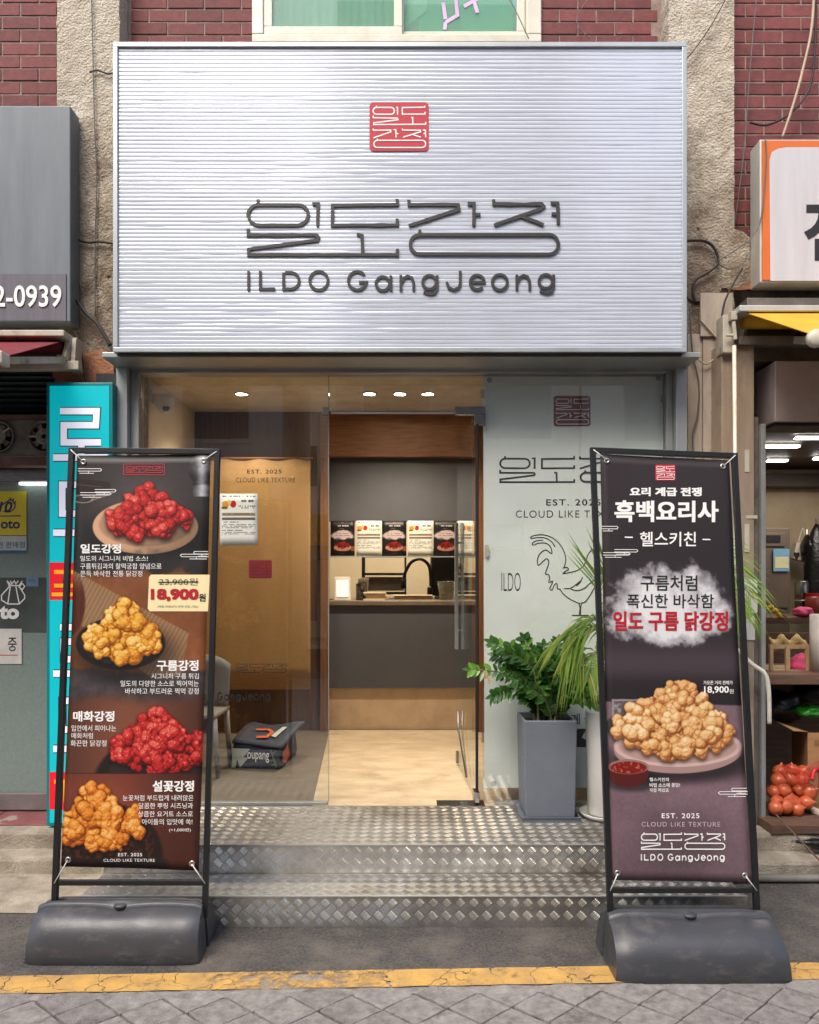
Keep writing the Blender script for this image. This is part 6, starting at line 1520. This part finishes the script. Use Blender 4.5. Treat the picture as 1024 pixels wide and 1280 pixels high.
mb = MB(); mb.bar(P(912, 396, 4.25), P(920, 396, 4.25), .05, .05); mb.bar(P(917, 402, 4.24), P(919, 425, 4.24), .02); mb.bar(P(908, 419, 4.24), P(920, 419, 4.24), .014); mb.build('gear_box', G['beige_metal'], ay, bev=.004)
mb = MB(); mb.box((P(922, 0, 4.3).x, 4.28, P(0, 432, 4.3).z), (4.3, 4.34, P(0, 421, 4.3).z)); mb.build('torsion_bar', G['grubby_metal'], ay, bev=.004)
MB().bar(P(995, 425, 4.25), Vector((q1.x + .2, 3.56, q1.z - .02)), .025, .04).build('folding_arm', G['beige_metal'], ay)
mb = MB(); cpx = P(918, 432, 4.22); mb.tube([cpx, P(920, 700, 4.22), P(922, 800, 4.22)], .0105, 10); mb.build('crank_rod', G['white_pvc'], ay, smooth=True)
mb = MB(); mb.tube(spline([P(922, 812, 4.22), P(940, 830, 4.2), P(956, 842, 4.18), P(961, 862, 4.18), P(962, 905, 4.18)], 8), .012, 8); mb.build('crank_handle', G['white_pvc'], ay, smooth=True)
G['plaster_strip'] = mat('stained_plaster', srgb(192, 178, 162), .85, col2=srgb(168, 150, 134), vs=5, stretch=(3, 1, .7), bump=.3, bs=40, dirt=srgb(110, 84, 70), ds=5, dth=(.58, .74))
G['taupe_metal'] = mat('taupe_sheet', srgb(184, 166, 146), .4, .25, col2=srgb(156, 136, 116), vs=4, stretch=(4, 1, .5), dirt=srgb(116, 108, 104), ds=3, dth=(.5, .75), coat=.3)
cw = thing('wall_column', 'stained plaster and sheet metal column right of the shop front', 'column', (1.8, 4.4, 0))
MB().box((P(862, 0, 4.46).x - .01, 4.462, .1), (P(878, 0, 4.46).x, 4.56, 3.05)).build('plaster_strip', G['plaster_strip'], cw, bev=.003)
MB().box((P(878, 0, 4.46).x + .003, 4.455, .1), (P(902, 0, 4.46).x, 4.56, 3.10)).build('plaster_strip', G['plaster_strip'], cw, bev=.003)
MB().box((1.605, 4.47, .1), (P(862, 0, 4.46).x - .012, 4.55, 2.85)).build('shadow_gap', MATS['gap_black'], cw)  # solid black box coloured in where the dark gap lies
CX0, CX1 = P(903, 0, 4.3).x, P(944, 0, 4.3).x
MB().box((CX0, 4.31, .205), (CX1, 4.46, P(0, 428, 4.31).z)).build('sheet_column', G['taupe_metal'], cw, bev=.004)
MB().box((CX1 + .002, 4.33, .205), (CX1 + .035, 4.44, P(0, 520, 4.31).z)).build('edge_channel', G['grubby_metal'], cw, bev=.003)
MB().box((CX1 + .037, 4.30, .205), (CX1 + .062, 4.40, P(0, 530, 4.31).z)).build('edge_channel', G['alu_frame'], cw, bev=.003)
for (x0, y0, x1, y1) in ((931, 562, 937, 590), (931, 655, 937, 690), (933, 644, 947, 648)):
    MB().pbox(x0, y0, x1, y1, 4.306, .001).build('tape_scrap', tape, cw)
pp = MB().pbox(915, 724, 947, 766, 4.303, .002).build('paper_scrap', G['sticker_paper'] if 'sticker_paper' in G else mat('sticker_paper', srgb(206, 206, 198), .7), cw); MB().pbox(926, 770, 944, 800, 4.302, .002).build('paper_scrap', MATS['sticker_paper'], cw)
# beam over the shop
o = MB().box((CX1, 4.40, P(0, 452, 4.4).z), (4.4, 4.55, P(0, 372, 4.4).z)).build('beam', G['grubby_metal'], cw, bev=.004)
MB().box((P(876, 0, 4.44).x, 4.44, P(0, 420, 4.44).z), (P(916, 0, 4.44).x, 4.455, P(0, 366, 4.44).z)).build('sheet_patch', G['plaster_strip'], cw)
sb = thing('shutter_box', 'dusty brown metal shutter housing above the grocer opening', 'shutter box', (2.8, 4.4, 2.4))
a = P(969, 451, 4.3); b = P(969, 527, 4.3)
MB().box((a.x, 4.3, b.z), (4.4, 4.55, a.z)).build('housing', mat('dusty_mauve_metal', srgb(190, 174, 168), .5, .2, col2=srgb(168, 150, 142), vs=4, dirt=srgb(206, 196, 190), ds=14, dth=(.66, .8)), sb, bev=.006)
MB().box((a.x + .01, 4.32, b.z - .02), (4.4, 4.53, b.z - .001)).build('guide_slot', G['black_metal'], sb)
# grocer interior
G['dim_wall'] = mat('grocer_wall', srgb(190, 172, 146), .85, col2=srgb(166, 148, 122), vs=3, dirt=srgb(140, 122, 100), ds=4, dth=(.58, .8)); G['dim_ceiling'] = mat('brown_ceiling', srgb(72, 56, 48), .6, col2=srgb(52, 40, 36), vs=3, stretch=(1, 6, 1)); G['dark_wood'] = mat('dark_shelf_wood', srgb(112, 84, 66), .7, col2=srgb(82, 60, 48), vs=5, stretch=(1, 8, 8), bump=.2)
IX0 = 2.02
structure(MB().box((IX0, 6.3, .2), (4.6, 6.4, 2.6)).build('wall_grocer_back', G['dim_wall'])); structure(MB().box((IX0 - .07, 4.6, .1), (IX0, 6.4, 2.6)).build('wall_grocer_side', G['dim_wall'])); structure(MB().box((4.55, 4.6, .1), (4.65, 6.4, 2.6)).build('wall_grocer_far', G['dim_wall']))
structure(MB().box((IX0 - .07, 4.56, 2.52), (4.65, 6.4, 2.6)).build('ceiling_grocer', G['dim_ceiling'])); structure(MB().box((1.98, 4.52, .1), (4.6, 6.4, .2)).build('floor_grocer', G['concrete']))
MB().box((IX0, 6.1, 2.36), (4.5, 6.29, 2.46)).build('cornice', G['dim_ceiling'], bpy.data.objects['ceiling_grocer'])
tube_m = emit_mat('fluorescent', (1, .98, .95), 7)
for i, (px_, py_, D, ln, lb) in enumerate(((960, 554, 5.1, .16, 'brightest fluorescent ceiling light just inside the grocer'), (1000, 541, 4.8, .09, 'small ceiling light nearest the shutter housing'), (1022, 561, 5.6, .12, 'ceiling light cut by the right edge of the view'), (964, 573, 5.7, .07, 'warm small ceiling light deepest inside the grocer'))):
    c_ = P(px_, py_, D); t = thing('ceiling_lamp', lb, 'ceiling light', (c_.x + .05, D, 2.52), 'ceiling lights in the grocer')
    MB().box((c_.x - .02, D - .02, 2.505), (c_.x + ln + .06, D + .03, 2.519)).build('fitting', G['white_pvc'], t, bev=.003); MB().box((c_.x - .03, D - .025, 2.492), (c_.x + ln + .05, D + .02, 2.504)).build('tube', tube_m, t, bev=.006)
ld = bpy.data.lights.new('grocer_lamp', 'AREA'); ld.energy = 9; ld.size = .8; ld.color = (1, .9, .78)
lo = bpy.data.objects.new('grocer_lamp', ld); C.objects.link(lo); lo.parent = bpy.data.objects['ceiling_lamp']; lo.location = (.6, .1, -.06)
def gbox(x0, y0, x1, y1, D, t_): return MB().pbox(x0, y0, x1, y1, D, t_)
t = thing('tall_cabinet', 'brown metal cabinet with a calendar on it inside the grocer', 'cabinet', (2.5, 6.0, .2))
G['cab'] = mat('cabinet_brown', srgb(112, 98, 84), .5, .2, col2=srgb(96, 82, 70), vs=4)
gbox(955, 660, 988, 980, 5.9, .35).build('body', G['cab'], t, bev=.006); gbox(957, 666, 982, 683, 5.885, .014).build('drawer_front', G['cab'], t, bev=.004); gbox(959, 669, 976, 678, 5.878, .006).build('vent_grille', G['black_metal'], t)
gbox(957, 686, 986, 760, 5.888, .011).build('door_panel', G['cab'], t, bev=.003)
o = gbox(967, 686, 987, 714, 5.87, .003).build('wall_calendar', mat('calendar_blue', srgb(120, 170, 200), .6)); solo(o, 'blue calendar sheet hung on the brown cabinet', 'calendar'); gbox(969, 696, 986, 710, 5.868, .001).build('calendar_page', mat('calendar_cream', srgb(220, 214, 170), .6), o)
t = thing('paper_bag', 'white paper shopping bag with dark heart hung on the grocer wall', 'bag', P(1001, 700, 6.1))
mb = MB(); mb.prism([P(992, 698, 6.1), P(996, 678, 6.1), P(1008, 677, 6.1), P(1014, 701, 6.1), P(1012, 704, 6.1)], (0, .06, 0)); mb.build('bag_body', mat('bag_paper', srgb(216, 206, 190), .8), t, bev=.003)
poly([(992, 693), (993, 690), (996, 691), (999, 690), (1000, 694), (996, 700)], wall(6.095), G['ink'], t, .001, 'heart_mark'); mb = MB(); mb.tube(spline([P(998, 678, 6.1), P(1004, 660, 6.12), P(1006, 678, 6.1)], 6), .005, 6); mb.build('bag_string', G['beige_metal'], t)
def limp(cx_, top, bot, D, w_, seed, m, name, parent):
    mb = MB(); r = random.Random(seed); g_ = []
    for j in range(13):
        v = j / 12; y_ = top + (bot - top) * v; ww = w_ * (.12 + .88 * min(1, v * 2.2) ** .7) * (1 - .25 * max(0, v - .8) / .2)
        row = []
        for k in range(16):
            a_ = 2 * math.pi * k / 16; q = 1 + .18 * mnoise.noise((math.cos(a_) * 2, math.sin(a_) * 2 + seed, v * 4)); p_ = P(cx_ + ww * q * math.cos(a_), y_, D); row.append(mb.vert((p_.x, D + .09 * (ww / w_) * q * math.sin(a_), p_.z)))
        g_.append(row)
    for j in range(12):
        for k in range(16): mb.f.append([g_[j][k], g_[j][(k + 1) % 16], g_[j + 1][(k + 1) % 16], g_[j + 1][k]])
    mb.f.append(g_[0]); mb.f.append(g_[-1]); return mb.build(name, m, parent, smooth=True)
G['black_poly'] = mat('black_polythene', srgb(26, 26, 28), .3, bump=.6, bs=40)
t = thing('black_bag', 'black carrier bag hanging from a hook on the grocer wall', 'bag', P(1021, 740, 6.0)); limp(1021, 655, 760, 6.0, 15, 4, G['black_poly'], 'bag_body', t); MB().bar(P(1021, 648, 6.0), P(1021, 658, 6.0), .012).build('hook', G['chrome'], t)
t = thing('dark_pouch', 'small black pouch hung between paper bag and carrier bag', 'bag', P(1010, 690, 6.05)); limp(1009, 668, 698, 6.05, 6, 9, G['black_poly'], 'pouch_body', t); MB().bar(P(1009, 662, 6.06), P(1009, 670, 6.05), .008).build('hook', G['chrome'], t)
# shelving at the opening
sh = thing('display_shelf', 'worn wooden display shelf at the mouth of the grocer', 'shelf', (2.6, 4.8, .25))
MB().box((IX0 + .0, 4.36, P(0, 856, 4.36).z), (4.4, 4.95, P(0, 843, 4.36).z)).build('shelf_board', G['dark_wood'], sh, bev=.004)
MB().box((IX0 + .02, 5.1, P(0, 772, 5.1).z - .04), (4.4, 5.7, P(0, 772, 5.1).z)).build('shelf_board', G['dark_wood'], sh, bev=.004)
for y in (4.45, 5.55): MB().box((3.4, y, .25), (3.46, y + .05, P(0, 772, 5.1).z - .041)).build('shelf_post', G['dark_wood'], sh)
MB().box((IX0 + .02, 5.0, .25), (4.4, 5.03, P(0, 790, 5.1).z)).build('back_board', G['dark_wood'], sh)
MB().box((1.99, 4.16, .203), (4.4, 4.62, .252)).build('floor_deck', G['dark_wood'], sh, bev=.004)
r_ = thing('paper_roll', 'fat white paper roll standing on the display shelf', 'paper roll', P(1024, 842, 4.5)); c_ = BASE[r_.name]; MB().lathe([(.0, .0), (.068, .0), (.068, .335), (.062, .34), (.02, .34), (.018, .3)], (c_.x + .02, 4.5, P(0, 843, 4.36).z), 24).build('roll', mat('roll_white', srgb(214, 208, 202), .7), r_, smooth=True); MB().tube([(c_.x + .02, 4.5, P(0, 843, 4.36).z + .28), (c_.x + .02, 4.5, P(0, 843, 4.36).z + .345)], .019, 10).build('core', mat('card_core', srgb(150, 120, 90), .8), r_)
zsh = P(0, 843, 4.36).z
t = thing('mesh_sack', 'ragged straw-coloured cloth folded over the upper crates', 'cloth', P(980, 805, 4.75)); mb = MB(); g_ = []
for i in range(22):
    g_.append([mb.vert(P(963 + i * 2.1, 796 + 4 * math.sin(i * .7) + k * 5 + 2 * mnoise.noise((i * .8, k, 0)), 4.72) + Vector((0, -.03 * math.sin(k * 1.0) + .012 * mnoise.noise((i * .9, k * 2, 4)), 0))) for k in range(4)])
for i in range(21):
    for k in range(3): mb.f.append([g_[i][k], g_[i][k + 1], g_[i + 1][k + 1], g_[i + 1][k]])
o = mb.build('cloth_fold', mat('straw_cloth', srgb(196, 170, 116), .9, bump=.5, bs=80), t, smooth=True, fix=False); md = o.modifiers.new('t', 'SOLIDIFY'); md.thickness = .012
t = thing('wooden_crate', 'small pale wooden crate holding pink cloth on the shelf', 'crate', P(985, 840, 4.6)); G['pale_wood'] = mat('pale_wood', srgb(186, 160, 122), .7, col2=srgb(150, 124, 92), vs=6, stretch=(8, 8, 1))
for x0, x1 in ((963, 967), (983, 988), (1008, 1012)): gbox(x0, 808, x1, 841, 4.55, .02).build('slat', G['pale_wood'], t)
gbox(962, 838, 1013, 842, 4.548, .3).build('base_board', G['pale_wood'], t); gbox(962, 806, 1013, 811, 4.56, .015).build('slat', G['pale_wood'], t)
G['pink_cloth'] = mat('pink_cloth', srgb(206, 74, 120), .8, bump=.4, bs=30)
def lump(c_, rx, ry, rz, seed, m, name, parent, n=14, amp=.25):
    mb = MB(); g_ = []
    for j in range(n + 1):
        th = math.pi * j / n; row = []
        for k in range(n * 2):
            ph = math.pi * k / n; d = Vector((math.sin(th) * math.cos(ph), math.sin(th) * math.sin(ph), math.cos(th))); q = 1 + amp * mnoise.noise(d * 1.8 + Vector((seed, 0, 0))) + amp * .4 * mnoise.noise(d * 4 + Vector((0, seed, 0)))
            row.append(mb.vert(c_ + Vector((d.x * rx * q, d.y * ry * q, max(d.z * rz * q, -rz)))))
        g_.append(row)
    for j in range(n):
        for k in range(2 * n): mb.f.append([g_[j][k], g_[j + 1][k], g_[j + 1][(k + 1) % (2 * n)], g_[j][(k + 1) % (2 * n)]])
    return mb.build(name, m, parent, smooth=True)
o = lump(P(1001, 830, 4.62), .075, .06, .06, 3, G['pink_cloth'], 'pink_rag', None); solo(o, 'crumpled pink cloth lying in the wooden crate', 'cloth')
o = lump(P(1004, 765, 5.15), .07, .06, .035, 6, G['pink_cloth'], 'pink_rag', None); solo(o, 'crumpled pink cloth on the upper shelf', 'cloth')
t = thing('steel_flask', 'slim steel cylinder standing behind the upper pink cloth', 'flask', P(1002, 762, 5.4)); c_ = BASE[t.name]; MB().lathe([(.0, 0), (.045, 0), (.045, .2), (.04, .205), (.04, .19), (0, .19)], c_, 20).build('body', G['chrome'], t, smooth=True); MB().lathe([(.046, .06), (.047, .065), (.046, .07)], c_, 20).build('band', G['alu'], t, smooth=True)
t = thing('flower_bunch', 'small bunch of yellow flowers lying on the upper shelf', 'flowers', P(968, 768, 5.12)); 
for k in range(7): rr = random.Random(k); p_ = P(962 + k * 2.2, 758 + k * 1.8 + rr.uniform(-2, 2), 5.1); lump(p_, .016, .016, .014, k, mat('petal', srgb(226, 178, 40), .6) if k == 0 else MATS['petal'], 'flower', t, 6); MB().tube([p_, p_ + Vector((.09, .0, -.02 - .01 * k))], .003, 5).build('stem', G['stem'], t)
zup = P(0, 772, 5.1).z
for px_, D, r_, h_, cc, lb in ((1016, 5.3, .05, .16, (150, 60, 40), 'red-lidded jar on the upper shelf beside the steel cylinder'), (1036, 5.35, .055, .2, (190, 150, 70), 'tall amber jar on the upper shelf beyond the red-lidded jar'), (1056, 5.3, .05, .14, (90, 110, 70), 'green jar at the far end of the upper shelf')):
    c_ = Vector(((px_ - 512) * D / FPX, D, zup + .001)); t = thing('storage_jar', lb, 'jar', c_, 'jars on the upper shelf')
    MB().lathe([(0, 0), (r_, 0), (r_, h_ * .8), (r_ * .8, h_ * .88), (0, h_ * .88)], c_, 20).build('jar_body', mat('jar_%d' % px_, srgb(*cc), .3, coat=.4), t, smooth=True); MB().lathe([(0, h_ * .885), (r_ * .85, h_ * .885), (r_ * .85, h_), (0, h_)], c_, 20).build('jar_lid', G['red_print'] if px_ == 1016 else G['beige_metal'], t)
for k, (px_, cc, lb) in enumerate(((1040, (170, 130, 84), 'brown carton on the display shelf beside the paper roll'), (1075, (120, 60, 56), 'maroon carton at the outer end of the display shelf'))):
    c_ = Vector(((px_ - 512) * 4.62 / FPX, 4.62, zsh + .001)); t = thing('goods_carton', lb, 'carton', c_)
    MB().box(c_ + Vector((-.07, -.08, 0)), c_ + Vector((.07, .08, .2))).build('carton_body', mat('carton_%d' % k, srgb(*cc), .7), t, bev=.004); MB().box(c_ + Vector((-.02, -.0815, .004)), c_ + Vector((.02, .0815, .2025))).build('carton_tape', tape, t)
# lower bay
def sack(px_, py_, D, rx, ry, rz, seed, m, name, label, cat):
    c_ = P(px_, py_, D); o = lump(c_, rx, ry, rz, seed, m, name, None, 16, .35); return solo(o, label, cat)
sack(975, 883, 4.7, .15, .12, .10, 2, G['black_poly'], 'black_bin_bag', 'shiny black plastic sack on top of the cardboard box', 'plastic bag')
sack(1024, 868, 4.8, .17, .12, .09, 5, G['black_poly'], 'black_bin_bag', 'black plastic sack behind the green bag under the shelf', 'plastic bag')
sack(1014, 889, 4.55, .09, .08, .035, 7, mat('green_poly', srgb(46, 150, 40), .3, bump=.4, bs=40), 'green_bag', 'crumpled bright green plastic bag under the shelf', 'plastic bag')
cbx = thing('cardboard_box', 'open brown cardboard box under the display shelf', 'box', P(1010, 1015, 4.5)); G['card'] = mat('cardboard', srgb(176, 134, 92), .85, col2=srgb(156, 114, 76), vs=6, stretch=(1, 1, 10))
gbox(1010, 916, 1060, 1012, 4.45, .004).build('front_wall', G['card'], cbx); mb = MB(); mb.prism([P(1010, 916, 4.45), P(990, 914, 4.75), P(990, 1000, 4.75), P(1010, 1012, 4.45)], (.003, .002, 0)); mb.build('side_wall', G['card'], cbx)
mb = MB(); mb.prism([P(1010, 915, 4.45), P(990, 912, 4.75), P(966, 900, 4.62), P(992, 914, 4.36)], (0, 0, .004)); mb.build('flap', G['card'], cbx); poly([(1018, 925), (1050, 925), (1050, 932), (1018, 932)], wall(4.449), mat('card_tape', srgb(150, 110, 72), .4), cbx, .001, 'tape_band')
G['onion'] = mat('onion_skin', srgb(206, 108, 62), .4, col2=srgb(176, 72, 44), vs=10, stretch=(6, 6, 1), coat=.2); G['net'] = mat('red_net', srgb(196, 34, 36), .5)
def onion_mesh():
    mb = MB().lathe([(.0, -.038), (.012, -.040), (.03, -.032), (.041, -.012), (.042, .006), (.034, .026), (.018, .037), (.008, .046), (.004, .058), (0, .06)], (0, 0, 0), 16); me = mb.mesh('onion', Vector((0, 0, 0)))
    for p_ in me.polygons: p_.use_smooth = True
    me.materials.append(G['onion']); return me
om = onion_mesh(); spots = [(970, 1010), (996, 1012), (1008, 1003), (985, 998), (972, 1003), (992, 1004), (980, 988), (1000, 988), (973, 976), (988, 975), (1003, 975), (975, 965), (990, 963), (1004, 966), (1012, 990), (968, 990), (982, 1008)]
where = ['lowest at the left', 'lowest at the right', 'at the low right corner', 'half hidden low in the middle', 'at the front left corner', 'lowest at the front middle', 'in the second row, left of centre', 'in the second row, right of centre', 'left in the middle row', 'in the middle of the middle row', 'right in the middle row', 'at the top left', 'at the very top middle', 'at the top right', 'at the right edge', 'against the steel post', 'at the very bottom']
for k, (px_, py_) in enumerate(spots):
    D = 4.32 + (1008 - py_) * .003 + (.03 if k % 2 else 0); o = bpy.data.objects.new('onion', om); C.objects.link(o); o.location = P(px_, py_, D); rr = random.Random(k); o.rotation_euler = (rr.uniform(-1.2, 1.2), rr.uniform(-1.2, 1.2), rr.uniform(0, 6)); s_ = rr.uniform(.92, 1.1); o.scale = (s_, s_, s_)
    solo(o, 'reddish onion ' + where[k] + ' of the net heap', 'onion', 'onions in the red net')
t = thing('red_net_bag', 'red mesh net pulled over the heap of onions', 'net bag', P(995, 1010, 4.4)); mb = MB(); g_ = []
for i in range(15):
    row = []
    for k in range(12):
        u, v = i / 14, k / 11; px_ = 976 + 54 * u + 4 * math.sin(v * 6); py_ = 953 + 8 * math.sin(u * 4) + (10 + 36 * u * (1.3 - u)) * v; row.append(mb.vert(P(px_, py_, 4.40 - .10 * math.sin(v * 2.2) + .05 * u) + Vector((0, .012 * mnoise.noise((u * 7, v * 7, 1)), 0))))
    g_.append(row)
for i in range(14):
    for k in range(11): mb.f.append([g_[i][k], g_[i][k + 1], g_[i + 1][k + 1], g_[i + 1][k]])
o = mb.build('net', G['net'], t, fix=False); md = o.modifiers.new('s', 'SUBSURF'); md.levels = 1; md.render_levels = 1; md = o.modifiers.new('w', 'WIREFRAME'); md.thickness = .0013; md.use_replace = True
mb = MB(); mb.tube(spline([P(1015, 975, 4.3), P(1019, 962, 4.32), P(1026, 966, 4.34), P(1026, 985, 4.34)], 6), .012, 8); mb.build('net_hem', G['net'], t, smooth=True)
t = thing('wooden_stick', 'pale stick lying on the deck beside the onions', 'stick', P(1012, 1012, 4.35)); mb = MB(); mb.tube([P(1001, 1006, 4.45), P(1032, 1020, 4.3)], [.02, .024], 8); mb.build('shaft', G['plaster_strip'], t, smooth=True); MB().lathe([(.0, -.01), (.022, -.008), (.022, .01), (0, .012)], P(1001, 1006, 4.45), 10, 'y').build('stick_end', G['dark_wood'], t)
o = MB().tube([P(970, 1018, 4.17), P(1024, 1075, 3.98), P(1040, 1090, 3.96)], .005, 6).build('thin_rod', G['rust_metal']); solo(o, 'thin rusty rod leaning across the kerb at right', 'rod')
t = thing('folded_umbrella', 'folded black umbrella lying on the kerb at the right edge', 'umbrella', P(1010, 1053, 4.12)); MB().tube([P(995, 1052, 4.13), P(1005, 1053, 4.12), P(1018, 1055, 4.12), P(1060, 1058, 4.12)], [.008, .01, .03, .035], 10).build('canopy', G['black_poly'], t, smooth=True); MB().tube([P(990, 1051.5, 4.13), P(996, 1052, 4.13)], .005, 6).build('tip', G['chrome'], t)

# ================================================================== cables on the fronts
G['cable_black'] = mat('cable_black', srgb(40, 38, 38), .6); G['cable_grey'] = mat('cable_grey', srgb(110, 106, 102), .6); G['cable_pale'] = mat('cable_pale', srgb(196, 176, 150), .6)
def cable(pts, D, r, m, label, sag=0):
    o = MB().tube(spline([P(x, y, D if not isinstance(D, list) else D[i]) for i, (x, y) in enumerate(pts)], 8), r, 6).build('cable', m, None, smooth=True); return solo(o, label, 'cable', 'cables on the building fronts')
cable([(114, -20), (116, 60), (118, 150), (121, 225), (119, 300), (119, 395)], 4.475, .0035, G['cable_grey'], 'thin grey cable running straight down the left pillar')
cable([(94, 299), (110, 303), (125, 302), (145, 305)], 4.47, .007, G['cable_black'], 'short black cable crossing the left pillar into the sign')
cable([(96, 375), (108, 392), (122, 405), (138, 432)], 4.44, .011, G['cable_black'], 'thick black cable sloping down beside the grey sign box')
cable([(92, 412), (100, 430), (106, 470), (108, 480)], 4.40, .004, G['cable_black'], 'thin black wire hanging from the maroon awning to the teal sign')
cable([(112, 90), (122, 88), (135, 92), (146, 90)], 4.475, .005, G['cable_black'], 'ragged dark wire stub high on the left pillar')
cable([(912, -10), (890, 30), (868, 62), (848, 84)], 4.46, .0035, G['cable_black'], 'thin wire slanting across the top of the right pillar')
cable([(858, 301), (880, 301), (893, 310), (898, 328), (886, 340), (870, 350), (866, 364), (870, 378)], 4.45, .008, G['cable_black'], 'black looped cable hanging beside the white sign')
cable([(898, 326), (920, 312), (940, 296), (952, 270), (958, 200), (957, 174)], 4.34, .004, G['cable_grey'], 'grey cable running from the loop over the orange sign')
cable([(899, 330), (912, 336), (928, 330), (934, 318)], 4.42, .004, G['cable_grey'], 'short slack grey cable below the orange sign corner')
cable([(1018, -10), (1014, 40), (1003, 90), (992, 130), (978, 172)], 4.52, .008, G['cable_pale'], 'pale cable hanging down the brick wall to the orange sign')
cable([(1020, -10), (1019, 60), (1012, 110), (990, 140), (960, 156), (938, 153)], 4.54, .006, G['cable_black'], 'dark cable curving down the brick wall at right')
cable([(946, -5), (940, 60), (936, 110), (930, 190), (920, 270), (914, 310)], 4.56, .0035, G['cable_grey'], 'thin grey wire down the brick beside the right pillar')
cable([(734, 0), (722, 20), (724, 34), (737, 48)], 4.58, .003, G['cable_grey'], 'thin wire on the brick right of the upstairs window')
cable([(635, -5), (648, 20), (661, 48)], 4.56, .003, G['cable_grey'], 'thin wire across the right part of the upstairs window')
cable([(862, 380), (866, 440), (874, 480), (872, 520), (866, 545), (870, 600)], 4.44, .0045, G['cable_grey'], 'wire wandering down the stained plaster column')
cable([(876, 400), (900, 428), (899, 440), (884, 455), (872, 448)], 4.43, .005, G['cable_pale'], 'pale drooping wire under the looped black cable')
cable([(928, 335), (906, 378), (902, 420), (902, 480), (904, 560), (906, 640)], 4.40, .006, G['cable_black'], 'dark cable running down the joint of the metal column')

# ================================================================== across the street (seen mirrored in the panes and the ribbed sign)
G['opp_a'] = mat('opposite_render', srgb(222, 216, 206), .85, col2=srgb(204, 198, 188), vs=2); G['opp_b'] = mat('opposite_brick', srgb(196, 178, 164), .85, col2=srgb(176, 156, 142), vs=5); G['opp_glass'] = mat('opposite_glass', srgb(60, 66, 70), .1, coat=.5)
def opposite(x0, x1, y, h_, m, label, seed):
    t = thing('opposite_building', label, 'building', ((x0 + x1) / 2, y - 2, 0), 'buildings across the street'); rr = random.Random(seed)
    MB().box((x0, y - 4, 0), (x1, y, h_)).build('wall', m, t)
    n_ = max(1, int((x1 - x0) / 2.2)); st_ = (x1 - x0) / n_
    for lv_ in range(int(h_ / 3)):
        for i in range(n_):
            xx = x0 + st_ * (i + .5); z = .3 + lv_ * 3
            wf_ = MB().box((xx - .7, y - .02, z + (.1 if lv_ == 0 else .9)), (xx + .7, y + .03, z + 2.2)).build('window_frame', G['white_pvc'], t); MB().box((xx - .62, y + .032, z + (.18 if lv_ == 0 else .98)), (xx + .62, y + .04, z + 2.12)).build('pane', G['opp_glass'], wf_)
    MB().box((x0 + .2, y + .05, 2.65), (x1 - .2, y + .3, 3.45)).build('shop_board', mat('board_%d' % seed, [srgb(170, 40, 44), srgb(214, 204, 190), srgb(206, 170, 50), srgb(60, 90, 120)][seed % 4], .5), t)
    mb = MB(); mb.prism([Vector((x0 + .3, y + .05, 2.6)), Vector((x0 + .3, y + 1.0, 2.2)), Vector((x0 + .3, y + 1.0, 2.17)), Vector((x0 + .3, y + .05, 2.57))], (x1 - x0 - .6, 0, 0)); mb.build('awning', mat('awn_%d' % seed, [srgb(216, 178, 50), srgb(120, 40, 50), srgb(80, 110, 90), srgb(200, 196, 186)][seed % 4], .7), t)
opposite(-12, -5.0, -5.6, 11.0, G['opp_b'], 'brown building across the street, farthest left in the mirror image', 1)
opposite(-4.9, -2.4, -5.4, 8.6, G['opp_a'], 'pale rendered building across the street left of the alley', 2)
opposite(-1.39, 3.2, -5.4, 12.8, G['opp_b'], 'brown building across the street right of the alley', 3)
opposite(3.3, 9, -5.6, 8.2, G['opp_a'], 'pale building across the street, farthest right in the mirror image', 4)

opposite(-4.5, 0.6, -12.5, 7.6, G['opp_a'], 'added pale building closing the far end of the alley across the street', 6)  # added to hide the alley's bright sky from the left pane's reflection
bpy.data.scenes.remove(TXT)
